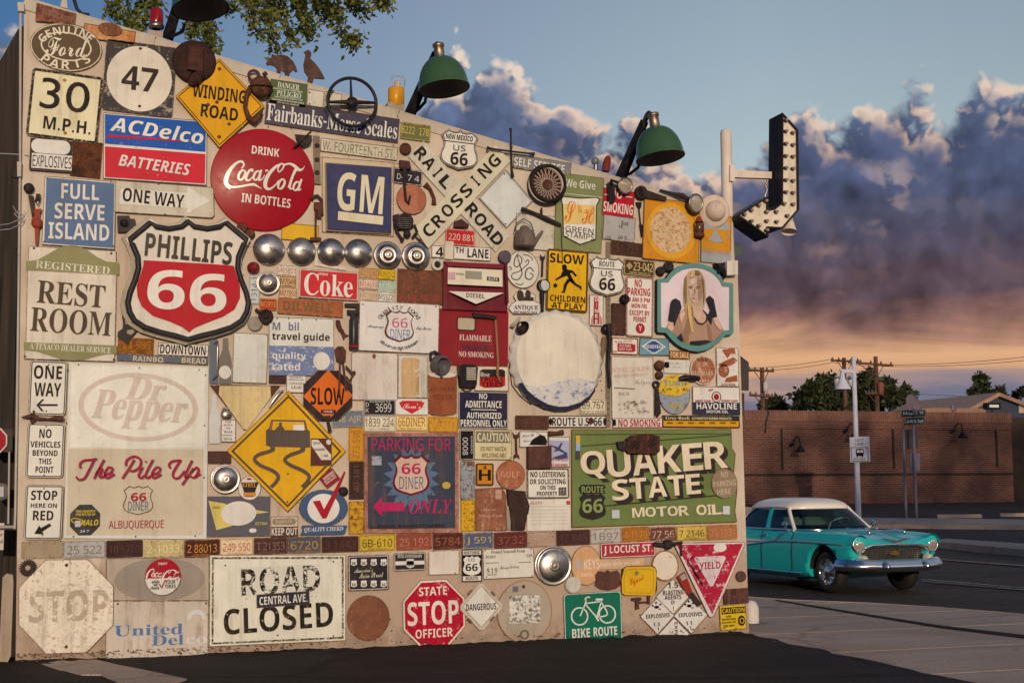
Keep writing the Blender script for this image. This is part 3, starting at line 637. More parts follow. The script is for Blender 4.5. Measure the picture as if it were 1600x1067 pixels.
PU = [[(559,850),(555,820),(584,796),(634,791),(671,784)],[(654,790),(614,870),(586,918),(549,930),(527,908)],[(722,790),(690,850),(652,922)],[(662,895),(695,850),(708,862),(690,910),(718,908),(735,892)],[(728,896),(768,880),(780,852),(752,845),(727,885),(742,918),(795,890)],
    [(932,790),(890,860),(848,922)],[(872,832),(882,792),(932,768),(976,792),(968,842),(930,868),(900,866)],[(990,842),(962,900),(978,918),(1004,900)],[(1008,806),(1016,802)],[(1062,790),(1012,890),(1022,918),(1048,902)],[(1052,896),(1098,880),(1112,852),(1085,845),(1056,885),(1068,918),(1120,893)],
    [(1182,850),(1173,825),(1200,801),(1258,795)],[(1252,797),(1204,875),(1206,914),(1240,916),(1284,868)],[(1334,795),(1292,880),(1288,914),(1314,904)],[(1342,850),(1310,900),(1264,966)],[(1326,874),(1366,845),(1378,870),(1350,914),(1322,906)],[(1355,912),(1392,888)]]
for part,dx,dy,cc_ in (('script_shadow',1.4,1.0,P((110,90,88),.1)),('lower_script',0,0,P((166,24,56),.06))): s.stroke(cc_,[[(x / 4.447 + dx,540 + y / 4.447 + dy,3.3) for x,y in q] for q in PU],part)
s.ring('shield',216,781,SHIELD(47,46),ins(SHIELD(47,46),1.1),P((90,60,50)))
s.t(P((168,34,60)),('66',216.5,776,24,13,'b'),('ALBUQUERQUE',213,820,86,15,'r'),part='red_lettering'); s.t(P((110,120,130)),('DINER',216,790,32,14,'r'),part='blue_lettering')
s.b((123,570),(218,575),(311,578),(321,586),(106,578),(104,661),(319.5,665),(319,746),(212,838),(305,837),(115,838),r=1.5)
s = S('sticker','black octagonal security sticker with yellow lettering','sticker',133,812,OCT(47,48),P((44,42,40),.06,C(150,140,120),12,.2),n=.04,th=.002)
s.t(P((214,178,50)),('THIS PROPERTY',134,798.5,31,4,'i'),('PROTECTED BY',134,803.5,31,4,'i'),('HALO',140,816,27,9,'i')); s.t(P((200,196,190)),('24-7',132,829.5,14,4,'b'),part='small_lettering')
s.f('padlock',121.5,818,R(9,10,2),P((190,186,180))); s.ring('orbit',121.5,814,E(22,9),E(19,6.5),P((214,178,50)),rot=-15)
# lower left
s = S('sign','huge weathered cream octagon with faded ghost letters STOP',SIGN,103.5,947,TT(0,740,3.262,(95,578),(232,437),(448,435),(580,572),(578,770),(440,912),(235,918),(95,770)),P((238,220,182),.42,C(176,148,108),15,.5,.6),n=.03,th=.005)
s.t(P((184,162,130),.46,C(236,218,180),8),('STOP',108,946,124,49,'b',0)); s.b((104,882.5),(103.5,1010),r=2.8,mat=RU())
s = S('metal_sheet','grey painted sheet with a darker ghost oval behind the small round soda sign','metal sheet',246,905,Abs([(166,872),(327,870),(327,938),(166,938)]),P((184,162,136),.15,C(150,120,90),6,.6,.6),n=.004,th=.004)
s.f('ghost_oval',250,905,E(142,67),P((158,140,120),.12,C(184,162,136),6,.6,.4))
s = S('sign','pale sheet with worn blue slab letters at the foot of the wall',SIGN,246,984,Abs([(165.5,938.5),(326,938),(325,1026),(164.5,1031)]),P((204,184,158),.24,C(160,136,110),5,.55,.8),n=.014,th=.004)
s.t(P((86,116,150),.3,C(190,172,148),16),('United',232.5,983.5,107,17,'s',0),('Del',262,999.5,50,16,'s',0)); s.t(P((214,204,190),.2),('co',307,1000,33,11,'s',0),part='end_lettering')
s.ring('half_ring',307,967,[(x,y) for x,y in [(15 * math.cos(t),-15 * math.sin(t)) for t in [math.pi * i / 12 for i in range(13)]]] + [(-8,0),(8,0)],[(8.5 * math.cos(t),-8.5 * math.sin(t)) for t in [math.pi * i / 12 for i in range(13)]] + [(-8,0),(8,0)],P((216,204,188),.1))
s.b((184,943),(168,1022),(322,942),r=1.8)
s = S('sign','small round sign, red top half over white, about checking tires',SIGN,254.5,901,E(57,58),P((226,214,200),.04),n=.03)
top = [(28.2 * math.cos(t),-28.7 * math.sin(t) ) for t in [math.pi * (-.02) + math.pi * 1.04 * i / 24 for i in range(25)]]
s.f('red_half',254.5,901,top,P((166,22,40),.03)); s.stroke(WH,COKE(254.5 - 26 - 232 * .094,898 - 420 * .094,.094,1.0)); s.t(WH,('ENJOY',254.5,880.5,14,4.5,'b',0),part='top_lettering')
s.t(BLK,('while',243,908.5,12,5,'b',0),('we',243,913.5,6,3.5,'b',0),('check',242,918,14,5,'b',0),('YOUR',266,908.5,16,6,'b',0),('TIRES',266,915.5,17,6,'b',0))
s.f('tick',0,0,TT(0,740,3.262,(808,560),(815,560),(824,573),(842,537),(846,538),(825,585)),RED)
s = S('sign','large white chipped sign reading ROAD CLOSED with a black border',SIGN,434,936,Abs([(327.5,866.5),(540.5,866),(540.5,1000.5),(327,1010)]),P((228,216,184),.24,C(120,90,56),10,.45,.35),n=.03,th=.005)
s.o(3.5,3,P((66,54,44),.5,C(228,216,184),26))
s.f('ghost_patch',0,0,Abs([(374,886),(505,880),(504,926),(376,932)]),P((218,206,180),.3,C(200,186,160),14))
bk2 = P((40,32,27),.32,C(228,216,184),14)
s.t(P((40,32,27),.5,C(226,214,184),9),('ROAD',439,906,123,42,'b',2)); s.t(bk2,('CLOSED',436,965,171,40,'b',2.5),part='lower_lettering')
s.b((352,883),(521,877),(521,993),(364,986),(434,992),r=1.5)
s = S('street_sign','small dark strip reading CENTRAL AVE. fixed between ROAD and CLOSED','street sign',442.5,936,R(83,21),P((50,46,58),.1,C(120,100,80)),n=.045,th=.003,rot=2.5)
s.t(P((222,210,186),.1,C(50,46,58),20),('CENTRAL AVE.',443,936,75,13,'b'))
s = S('sign','black square souvenir plate with eight tiny white shields and white script',SIGN,576,894.5,R(64,55,2),P((44,40,42),.03,rough=.25),n=.03,rot=.5)
s.o(1.6,.8,WH); s.many('shields',[(x,y,SHIELD(10,11)) for y in (878,911.5) for x in (553,568.5,584,599.5)],WH); s.t(P((220,204,176)),("America's",568,890,29,8,'c',2),('Main Street',580,898,38,8,'c',2),part='script')
s.t(BLK,*[('66',x,y + 1.5,6,4.5,'b') for y in (878,911.5) for x in (553,568.5,584,599.5)],part='numerals')
S('metal_disc','plain brown rusted disc at the foot of the wall beside ROAD CLOSED','metal disc',575.5,965,E(67,71),RU((116,68,46),(134,82,56),(176,126,80),.46,5),n=.03,th=.008).b((575.5,931),(609,967),(577,999),r=1.5)
s = S('sign','tiny black anniversary plate with a white shield and ribbon',SIGN,640.5,877,R(50,28,3),P((46,42,42),.03,rough=.3),n=.03,rot=.5)
s.o(1.2,.7,WH); s.many('ribbon',[(640.5,879,R(45,6)),(641,879.5,SHIELD(13,15))],WH); s.t(WH,('85TH ANNIVERSARY',640.5,868.5,38,5,'s')); s.t(BLK,('66',641,881,9,6.5,'b'),part='numeral')
S('blank_plate','blank white plate between the anniversary plate and the tall historic route sign','metal plate',694,878.5,R(48,38,1.5),P((220,202,178),.1,C(160,110,80),9),n=.02).b((677,861),(711,895),r=1.2)
s = S('sign','small upright black and white HISTORIC US 66 ROUTE sign',SIGN,737.5,883,R(32,51),WH,n=.03)
s.o(.6,1.2,BLK); s.f('field',737.5,883,R(30,33),BLK); s.f('shield',737.5,883.5,SHIELD(28,31),WH); s.t(BLK,('HISTORIC',737.5,863,25,5,'b'),('US',737,874,10,5.5,'r'),('66',737,886,19,11.5,'b'),('ROUTE',737.5,903,19,5,'b'))
s = S('sign','off white gas warning notice headed Protect Yourself From',SIGN,795,879.5,R(80,47,2),P((222,208,184),.14,C(150,110,80),10),n=.025,rot=1)
s.t(P((52,42,36)),('Protect Yourself From',794,861,53,5,'s'),('DEADLY',767,869.5,16,4.5,'s'),('GAS',827,867.5,9,4.5,'s'),('Mileage Getting',796,886.5,30,7,'c',3),('9 1 9',769,891,16,8,'s'))
s.many('rule',[(769.5,879,R(20,.8)),(820,878,R(20,.8)),(769,897.5,R(16,.9))],P((52,42,36))); s.b((758,859),(830,857),(831,899),(760,901),r=1.2)
s = S('sign','scratched red octagon reading STATE STOP OFFICER',SIGN,678.5,958.5,OCT(98,107,.29),P((226,206,178),.14),n=.035,th=.005,rot=1.5)
s.f('field',678.5,958.5,OCT(91,99,.29),P((180,18,44),.34,C(214,190,164),9,.4,.2))
s.t(P((226,208,182),.12,C(180,30,44),14),('STATE',676.5,923,44,13.5,'b'),('STOP',677,957,80,37,'b'),('OFFICER',678.5,988.5,58,14,'b'))
s = S('sign','metal framed white diamond placard reading DANGEROUS',SIGN,752,947.5,RDIA(71,79,.09),P((196,168,140),.3,C(120,80,60),10,.35,metal=.0),n=.045,th=.004)
s.o(0,4.2,P((206,186,162),.3,C(130,96,70),12,.3),'frame',th=.012); s.f('placard',752,947,DIA(56,63),wht(.12,.3,(226,216,200))); s.t(BLK,('DANGEROUS',752,947.5,47,10.5,'b',1))
clip = P((120,100,84),.3)
for x,y,r_ in ((735,925,45),(771,927,-45),(735,969,-45),(770,966,45)): s.f('clip',x,y,R(8,3),clip,rot=r_,th=.02)
s = S('manhole_cover','large round grey metal lid with a flaking white square label','metal lid',820,955,E(86,98),P((176,156,130),.26,C(150,96,56),7,.5,.5,metal=0),n=.03,th=.012)
s.o(0,1.2,RU((150,90,50),(176,116,70),(130,80,50)),'rusty_edge'); s.f('label',820,951.5,R(48,43),P((228,216,194),.55,C(110,96,84),16)); s.f('sticker',805.5,920,R(9,9),P((110,104,104),.3)); s.ring('drain',820,991,E(14,15),E(9,10),P((120,100,80),.3),th=.01); s.b((818,916),r=3,mat=RU())
# --- middle
s = S('sign','green bilingual electrical warning plate reading DANGER PELIGRO',SIGN,450.5,146.5,R(58,38),P((78,96,58),.14,C(170,160,120),12),rot=-4,n=.02)
s.t(P((220,214,184),.1,C(78,96,58),20),('DANGER',451,135,34,9,'s'),('PELIGRO',451.5,148,38,9,'s'),('HIGH VOLTAGE ON THESE WIRES',450,141.3,46,2.4,'b'),('RIESGO DE FUERZA Y LUZ',451,154.3,44,2.4,'b'),('DEPARTMENT OF WATER AND POWER',450,158.5,50,2.4,'b'),('CITY OF LOS ANGELES',450,162.5,34,2.4,'b'))
s = S('blank_plate','faded off white plate right of the green bilingual warning','metal plate',493,155,R(26,28),P((214,200,172),.32,C(160,130,96),12),rot=-5); s.b((484,145),(484,163),r=1.4)
S('blank_plate','pale scrap plate partly behind the black steering wheel','metal plate',521,157,R(26,24),P((208,192,160),.3,C(150,120,90),12),rot=-5)
s = S('sign','long navy enamel strip with white serif lettering for scales',SIGN,520.5,189.5,R(209,38),P((36,33,64),.05,C(130,110,100),12,.25,.15),rot=-4.5,n=.022,th=.006)
s.t(P((224,214,194),.04,C(36,33,64),18,.3),('Fairbanks-Morse Scales',520.5,190,204,27,'s'))
for x in (419,455,500,545,585,621): s.b((x,165 + (x - 416) * .076 + 1),(x,198 + (x - 416) * .078),r=1)
LP('olive plate reading B222 178 in yellow at the end of the navy strip',649.5,206.5,47,26,(112,106,64),(206,184,78),[('B222 178',649,205,42,12)],rot=-4,wear=.2,st='m')
s = S('street_sign','faded cream street sign reading W. FOURTEENTH ST.','street sign',561.5,233.5,R(121,21,2),P((208,192,158),.2,C(150,120,86),10,dirt=.4),rot=-3.5,n=.018,th=.004)
s.t(P((112,98,78),.45,C(208,192,158),12),('W. FOURTEENTH ST.',561,234,113,14.5,'r')); s.b((548,222),(545,243),(570,245),(615,227),r=1)
s = S('sign','deep blue raised square sign with cream block letters and underline',SIGN,559.5,306.5,Abs([(503,245),(616,254),(615,370),(503,363)]),P((204,180,144),.1,C(150,120,90),6),n=.004,th=.012)
s.f('box',0,0,Abs([(508.5,253.5),(612,262),(611.5,366),(510,360.5)]),P((170,140,104),.1,C(120,100,80),6),th=.04)
s.f('blue_panel',0,0,Abs([(510,255),(612,262),(611.5,364),(512,358)]),P((42,48,84),.1,C(92,90,110),4,.3,.25),th=.02)
cm = P((222,202,160),.05,C(160,140,110),8); s.t(cm,('GM',563.5,302,72,60,'b',-3.5)); s.f('underline',563.5,341,R(70.5,13.5),cm,rot=-3.5,th=.008)
s = S('sign','white shield reading NEW MEXICO US 66',SIGN,718,234,SHIELD(60,63),wht(.06,.15,(230,222,206)),n=.05,th=.005,rot=-3)
s.o(1.6,1.2,BLK); s.f('divider',717.5,222.5,R(47,1.2),BLK); s.t(BLK,('NEW MEXICO',718,215,42,8,'b'),('US',718,231.5,19,9,'r'),('66',717.5,248.5,27,20,'b'))
# crossbuck
CBC = (214,198,162)
s = S('railroad_crossbuck','big cream crossbuck of two crossed boards reading RAILROAD CROSSING','crossing sign',717,307,Abs([(662,221),(795.5,369.5),(774.5,393.5),(638,244.5)]),P((206,192,164),.36,C(176,156,126),8,.45,.4),n=.022,th=.008)
cb = P((36,28,26),.05)
P0 = at(722,307,-.04)
s.f('cross_board',0,0,Abs([(648,357),(774.5,227),(798,252),(669,388.5)]),P(CBC,.1,C(160,136,104),7,.45,.3),th=.008)
def LTR(word,x0,y0,x1,y1,w,h,rot):
    k = len(word); return [(c,x0 + (x1 - x0) * i / (k - 1),y0 + (y1 - y0) * i / (k - 1),w * (.3 if c == 'I' else 1),h,'b',rot) for i,c in enumerate(word)]
s.t(cb,*LTR('CROSSING',670,360,772,252,17,19,46)); s.t(P((36,28,26),.12,C(206,192,164),14),*LTR('RAIL',658,240,697,284,16,19,-47),*LTR('ROAD',738,328,777,373,17,19,-47),part='end_lettering')
s.b((720.5,286),(721,329),(657,374),(787,242),r=1.8)
s = S('sign','blank white diamond beside the spare wheel',SIGN,790.5,311.5,Abs([(790,264.5),(833,314.5),(791.5,357),(747.5,309.5)]),P((214,208,192),.12,C(150,130,100),10),n=.018,th=.004)
s.o(1.6,1,P((150,150,130),.4,C(214,208,192),20)); s.b((788,272),(790,350),r=1.3)
S('street_sign','grey strip reading SELF SERVICE under the sloping roof edge','street sign',848,258.5,R(90,22),P((132,124,116),.1,C(180,164,140)),n=.02,rot=-5.5).t(P((222,212,196),.08,C(132,124,116),18),('SELF SERVICE',843,258.5,79,13.5,'b'))
s = S('sign','olive green trading stamp sign reading We Give above a cream shield',SIGN,905,333,R(74,119),P((132,134,84),.14,C(130,84,44),8,.4,.35),n=.022,rot=-3)
s.f('line',905,305,R(73,1.2),P((206,198,160))); s.t(P((222,214,190),.05),('We Give',907,288,47,13,'b'))
shp = TT(860,240,4.447,(72,322),(85,296),(205,308),(322,302),(348,318),(325,360),(318,600),(205,636),(88,575),(82,360))
s.f('shield_edge',0,0,shp,BLK); s.f('shield',0,0,Abs(ins(shp,1.6)),P((228,220,200),.06)); s.f('glow',0,0,TT(860,240,4.447,(92,350),(312,360),(312,490),(92,490)),P((224,190,110),.1,C(228,220,200),10))
s.t(P((214,110,40),.1),('S',891,331,17,33,'c',0),('&',906.5,327,7,11,'s',0),('H',919,337,20,26,'c',0),part='initials'); s.t(P((62,54,48)),('GREEN',905.5,359.5,44,8.5,'r',-4),('STAMPS',906,368.5,45,9,'r',-4),part='shield_lettering')
s = S('sign','red enamel plate reading NO SMOKING under the small headlamp',SIGN,966,317.5,R(50,42),P((186,26,42),.1,C(200,160,140),12),n=.022,rot=-5)
s.t(WH,('NO',963,304,18,12,'b'),('SMOKING',966,325.5,46,16,'b')); s.many('dash',[(948.5,304.5,R(8,1.6)),(983,308,R(10,1.6))],WH)
s = S('sign','worn grey sheet with scraps of dark lettering below NO SMOKING',SIGN,967.5,357,R(50,39),P((176,168,154),.3,C(140,124,104),9,.5,.5),n=.018,rot=-4)
s.t(P((60,50,44),.45,C(176,168,154),14),('.GK',950,371,11,5,'s'),('20 2.....',977,372,24,5,'b'),('tor',977,349,12,8,'s'),('W.',971,355,9,5,'s'))
LP('long dark rusted plate with ghost numerals above the brown 23-042 plate',981,389,53,21,(64,44,40),(96,62,48),[('51-723',980,389,34,13)],rot=-3,mat=RU((56,38,34),(78,50,40),(96,60,44)),wear=.5)
s = S('sign','square orange sign with a faded cratered disc',SIGN,1049.5,360.5,R(88,96,3),P((208,134,36),.18,C(220,190,130),6,.45,.4),n=.03,th=.008,rot=-3)
s.f('yellow_ring',1049,361,E(78,87),P((222,156,40),.25,C(206,120,40),6)); s.f('disc',1048,360,E(64,71),P((214,178,130),.5,C(170,106,60),12))
s = S('sign','orange and grey shelter sign with three downward triangles',SIGN,1119,373.5,R(47,75),P((206,136,34),.1,C(160,150,140),10),n=.022,rot=-2.5)
gr = P((160,156,148),.3,C(120,112,104),9,.35); s.f('lower_band',1119,401,R(46,20),gr); s.f('disc',1119,357,E(42,45),gr)
orr = P((206,136,34),.1); s.many('triangles',[(1106.5,367,[(-11,-9),(11,-9),(0,11)]),(1130,368,[(-11,-9),(11,-9),(0,11)]),(1118.5,347,[(-11,-9),(11,-9),(0,11)])],orr); s.t(orr,('FALLOUT SHELTER',1119,393,42,6,'b'))
s = S('sign','yellow warning sign of a running child, SLOW CHILDREN AT PLAY',SIGN,886.5,438.5,R(65,96,4),P((226,170,26),.06,C(120,80,30),9),n=.04,th=.005,rot=-2)
s.o(1.2,1.7,BLK); s.t(BLK,('SLOW',886,404.5,53,14.5,'b'),('CHILDREN',887,467,55,9.5,'b'),('AT PLAY',887,478,49,9.5,'b'))
fig = lambda *p: (0,0,TT(840,380,4.447,*p))
s.many('running_child',[fig((170,155),(185,145),(202,155),(205,180),(190,195),(172,185)),fig((172,195),(205,182),(245,190),(275,225),(262,232),(240,205),(225,208),(248,255),(225,265),(205,225),(165,240),(128,260),(122,250),(160,225)),fig((205,250),(245,250),(268,280),(305,300),(308,328),(290,310),(255,290),(225,265),(205,290),(190,345),(160,342),(178,330),(182,290)),fig((110,285),(122,278),(136,285),(138,298),(125,310),(112,303))],BLK); s.b((862,396),(912,400),(862,478),r=1.3)
s = S('sign','white shield reading ROUTE US 66 on a perforated post',SIGN,949,431.5,SHIELD(57,63),wht(.06,.15,(228,218,200)),n=.05,th=.005,rot=-2)
s.o(1.4,1.2,BLK); s.f('divider',948.5,420,R(44,1.2),BLK); s.t(P((96,86,76)),('ROUTE',948.5,412.5,24,8,'b'),part='upper_lettering'); s.t(BLK,('US',948.5,427.5,18,8.5,'r'),('66',949,444,25,19,'b'))
LP('brown plate reading 23-042 in cream beside the white shield',999,418.5,48,25,(78,54,38),(226,200,130),[('23-042',1005,417.5,30,13),('NEW MEXICO',1000,427,32,3)],rot=-3,wear=.08).f('sun',983.5,415.5,DIA(11,12),P((180,150,90),.3))
s = S('sign','white NO PARKING permit sign with red lettering and border',SIGN,999.5,479.5,R(43,94,4),wht(.08,.2,(226,214,196)),n=.03,th=.005,rot=-1.5)
rd = P((176,40,52),.05); s.o(1.4,1.1,rd); s.t(rd,('NO',997.5,442.5,11,12,'b'),('PARKING',998.5,456,35,12,'b'),('8 AM-5 PM',999,468.5,33,7,'b'),('MON-FRI',999,478,24,7,'b'),('EXCEPT BY',999.5,489,31,8,'b'),('PERMIT',1000,499,20,8,'b')); s.f('dot',1000.5,513,E(14,16),rd); s.t(WH,('Y',1000.5,513,5,8,'b'),part='dot_letter')
# boxed portrait
_w = lambda *p: TT(1000,400,6.67,*p)
OUT = _w((183,250),(195,238),(272,235),(305,190),(360,135),(430,97),(500,78),(580,72),(660,85),(740,117),(800,162),(845,215),(875,275),(955,280),(972,300),(975,800),(960,815),(893,825),(845,878),(780,930),(700,975),(610,996),(520,985),(440,955),(380,915),(320,860),(272,800),(195,795),(182,782))
INN = _w((218,285),(222,272),(298,275),(335,222),(385,178),(450,142),(520,125),(590,120),(665,135),(735,165),(790,208),(832,256),(862,315),(925,318),(935,328),(935,760),(928,772),(870,776),(828,828),(770,882),(690,918),(610,935),(530,925),(460,900),(400,860),(348,808),(302,748),(232,745),(221,735))
s = S('sign','boxed portrait sign, blonde woman with raised black gloved fists on pink, teal frame',SIGN,1086,480,OUT,P((40,52,46),.1,C(90,100,90),8,.5),n=.01,th=.085)
s.f('picture',0,0,INN,P((224,198,190),.1,C(236,216,208),5,.4,.15)); s.ring('frame',0,0,OUT,INN,P((96,140,126),.16,C(70,84,76),9,.4,.4),th=.012)
skin,skd,hair,hairl,blk,shirt = P((206,166,138),.03),P((168,128,104),.03),P((190,160,122),.06),P((212,172,104),.05),P((48,42,46),.03),P((176,138,106),.05)
s.f('arms',0,0,_w((305,680),(372,690),(440,560),(640,560),(760,650),(800,630),(872,770),(828,826),(770,875),(690,912),(610,928),(530,920),(460,895),(400,855),(348,805),(275,745)),skd)
s.f('hair',0,0,_w((480,560),(455,500),(452,320),(470,220),(510,160),(560,145),(620,150),(655,190),(680,260),(690,430),(670,540),(560,560)),hair)
s.f('vest',0,0,_w((455,905),(445,780),(405,600),(470,540),(540,560),(650,555),(715,620),(745,720),(765,880),(690,915),(610,928),(530,922)),shirt)
s.f('neckline',0,0,_w((545,530),(635,520),(700,620),(690,690),(650,712),(590,680),(555,620)),skin)
s.f('face',0,0,_w((500,300),(530,235),(590,215),(640,250),(660,330),(650,420),(610,490),(560,490),(515,420)),skin)
s.f('face_shade',0,0,_w((600,215),(640,250),(660,330),(650,420),(615,480),(600,400),(612,340),(596,290)),skd)
s.many('arm_light',[(0,0,_w((760,650),(800,636),(860,760),(832,770),(790,720))),(0,0,_w((305,690),(350,690),(360,740),(330,790),(285,750))),(0,0,_w((410,620),(450,560),(470,600),(430,700))),(0,0,_w((560,600),(600,570),(640,600),(620,670),(590,660)))],P((214,172,142),.04)); s.many('vest_shade',[(0,0,_w((460,780),(500,640),(520,800),(500,900),(458,900))),(0,0,_w((700,700),(740,740),(760,880),(720,890)))],P((150,112,84),.05)); fe = P((96,66,50)); fl = P((214,184,160),.03)
s.many('features',[(0,0,_w((504,322),(526,314),(552,320),(548,328),(528,324),(508,328))),(0,0,_w((580,322),(606,315),(630,320),(628,327),(606,323),(584,328))),(0,0,_w((512,336),(530,331),(546,337),(530,342))),(0,0,_w((586,338),(604,332),(622,337),(604,343))),(0,0,_w((542,402),(556,408),(574,403),(562,412),(548,411))),(0,0,_w((534,441),(556,437),(580,441),(558,446))),(0,0,_w((566,340),(574,344),(578,392),(570,398)))],fe)
s.many('highlight',[(0,0,_w((520,260),(560,232),(590,240),(580,290),(530,300))),(0,0,_w((554,340),(564,340),(566,392),(556,396))),(0,0,_w((512,360),(538,362),(540,396),(522,400))),(0,0,_w((545,462),(572,462),(568,482),(552,484)))],fl)
s.many('hair_shade',[(0,0,_w((470,230),(486,200),(490,480),(474,500),(462,380))),(0,0,_w((640,200),(668,260),(676,430),(660,520),(664,400),(652,280))),(0,0,_w((570,148),(600,150),(640,190),(600,200),(575,190))),(0,0,_w((520,500),(550,540),(556,640),(536,590)))],P((140,106,74),.05))
s.many('hair_strand',[(0,0,_w((490,480),(530,520),(560,800),(535,795),(505,640))),(0,0,_w((535,160),(575,150),(570,210),(520,230)))],hairl)
GL = [(0,0,_w((330,460),(370,440),(420,470),(435,540),(395,640),(355,745),(350,690),(298,665),(312,560),(320,500))),(0,0,_w((690,440),(725,412),(770,450),(785,530),(805,630),(755,640),(745,720),(700,640),(715,600),(735,560)))]
for q in GL: s.f('glove',0,0,q[2],blk)
s.many('dark_trim',[(0,0,_w((518,890),(690,875),(745,890),(690,912),(610,926),(530,918))),(0,0,_w((390,845),(430,800),(455,880),(440,890))),(0,0,_w((648,552),(662,560),(708,610),(700,680),(655,716),(600,700),(560,640),(566,636),(606,690),(650,702),(690,670),(696,618)))],blk)
s = S('sign','narrow white sign with a red vertical DINER marquee',SIGN,932,485,R(22,48),wht(.06),n=.025,rot=-1)
s.many('marquee',[(931.5,476,R(7,24)),(932,497,R(9,18)),(926.5,500,R(1.2,14)),(929,499,R(1.2,16)),(935.5,499,R(1.2,16)),(938,500,R(1.2,14)),(924.5,502,R(1,11)),(940,502,R(1,11))],rd); s.t(WH,*[(c,932,y,4.5 if c != 'I' else 1.3,6,'b') for c,y in zip('DINER',(468,477,486,494,502.5))])
LP('dark brown upright rusted plate left of the NO PARKING sign',966,499,22,50,(70,46,38),None,mat=RU((62,40,34),(84,54,42),(106,68,48)),rot=-1)
s = S('sign','small cream sign in red reading EAT HERE GET GAS',SIGN,976.5,541,R(41,26,1),P((226,210,186),.12),n=.025,rot=-1); s.o(1,.5,rd)
s.f('panel',977,543,R(24,13),rd); s.t(WH,('EAT HERE',977,540,18,4,'s'),('GET GAS',977,545.5,20,4,'s'),part='panel_lettering'); s.t(rd,('Smiling Folk Say',974,533.5,28,4,'c',4),('FOOD',960,549,8,3,'s')); s.f('pump',990,543.5,R(6,11,2),rd)
s = S('sign','teal sign with a blue diamond tyre company badge',SIGN,1022,541,Abs([(1000,527.5),(1045,529),(1046,555.5),(998.5,555)]),P((110,148,152),.1,C(150,150,140),9),n=.025)
hx = [(-18,0),(-3,-10),(3,-10),(18,0),(3,10),(-3,10)]; s.f('badge_edge',1021.5,541.5,[(x * 1.05,y * 1.06) for x,y in hx],WH); s.f('badge',1021.5,541.5,ins(hx,1.2),P((50,84,136),.03)); s.t(WH,('GOODYEAR',1021.5,541.5,29,5.5,'i'))
S('sign','small rust orange strip reading FOR SALE',SIGN,1062,554.5,R(32,13),P((166,92,52),.2,C(120,64,40),12),n=.022,rot=-.5).t(P((230,196,136),.08),('FOR SALE',1062,554.5,28,9,'b'))
s = S('note_plate','small white notice with faint handwriting under FOR SALE','notice',1057.5,572.5,R(39,21),P((216,204,182),.2,C(150,110,80),12),n=.022); s.t(P((150,140,124),.4,C(216,204,182),20),('New Tire',1054,567,20,4.5,'c'),('Keep',1057,573.5,12,4.5,'c')); s.f('shield',1042,570,SHIELD(8,10),BLK)
s = S('sign','round rusted garage sign, white fading into brown',SIGN,1099,578.5,E(41,46),RU((150,88,60),(176,110,76),(216,176,140),.5,8),n=.025)
s.o(0,2,P((210,190,160),.45,C(160,96,60),14)); s.t(P((214,178,148),.3,C(160,100,70),16),('STANDARD',1098,583,33,7,'s'),('PARTS',1098,595,20,5,'s')); s.t(P((70,56,48)),('USE',1098,562,16,5,'s'),part='top_lettering')
s = S('sign','white upright sign eaten by streaks of orange rust at the right edge',SIGN,1137,573.5,R(35,61),P((222,206,184),.34,C(150,84,50),7,.5,.3),n=.022,rot=0)
rr = P((156,88,54),.3,C(222,206,184),10); s.many('rust_scab',[(0,0,TT(840,380,4.447,(1280,740),(1370,725),(1375,770),(1345,765),(1320,800))),(0,0,TT(840,380,4.447,(1255,840),(1360,790),(1390,815),(1350,850),(1270,860))),(0,0,TT(840,380,4.447,(1310,935),(1385,915),(1390,960),(1300,965))),(1131,579,E(17,21))],rr); s.t(rr,('AZORIN',1138,601,22,4,'b'))
s = S('sign','chipped round sign, yellow above blue, flaking to brown',SIGN,1054,616,E(49,62),P((150,154,154),.42,C(80,50,36),14,.5),n=.022)
s.f('yellow_half',0,0,TT(820,560,4.444,(932,232),(930,190),(955,145),(1000,118),(1050,108),(1100,125),(1135,160),(1148,200),(1120,240),(1050,262),(980,258)),P((220,176,50),.46,C(84,54,40),12)); s.t(P((120,140,150),.4,C(220,176,50),18),('TUBE',1054,599,34,8,'b',0)); s.t(P((214,176,70),.45,C(120,120,110),18),('WINE',1056,634,20,8,'b',0),part='lower_lettering')
s = S('sign','white and dark blue motor oil sign with a red bullseye',SIGN,1119.5,626,R(74,44),P((224,210,188),.12,C(170,130,96),10),n=.026,rot=0)
s.f('dark_half',1119.5,638,R(74,19),P((50,52,64),.16,C(150,140,130),14)); s.f('ring',1119.5,620,E(15,17),P((60,54,54))); s.f('ring_gap',1119.5,620,E(12,14),WH); s.f('bullseye',1119.5,620,E(8.5,10),RED); s.t(WH,('HAVOLINE',1120,634.5,63,9.5,'b'),('MOTOR OIL',1121,643,34,4.5,'b')); s.t(rd,('KEEPS YOUR',1099,626,24,3.2,'b'),('ENGINE CLEAN',1140,626,25,3.2,'b'),('NEW',1111,609,7,3,'b',12),part='red_lettering')
s = S('sign','long yellow strip advertising automotive rubber products',SIGN,1096,658.5,R(121,19),P((214,150,30),.1,C(110,70,30),14),n=.026,rot=0); s.o(.4,1.2,BLK); s.f('top_band',1096,653.5,R(117,7.5),P((54,46,40),.1)); s.t(P((222,198,140)),('Grey-Rock',1059,653.5,38,6.5,'s'),('AUTOMOTIVE RUBBER PRODUCTS',1112,653.7,62,4,'b')); s.t(P((60,44,26)),*[('LININGS',1047 + 16.5 * i,660.5,9,2.4,'b') for i in range(7)],part='small_print')
s = S('sign','tall faded white coffee sign with ghostly beans and lettering',SIGN,988.5,606,R(66,98),P((216,200,176),.14,C(196,176,150),7,.5,.3),n=.016)
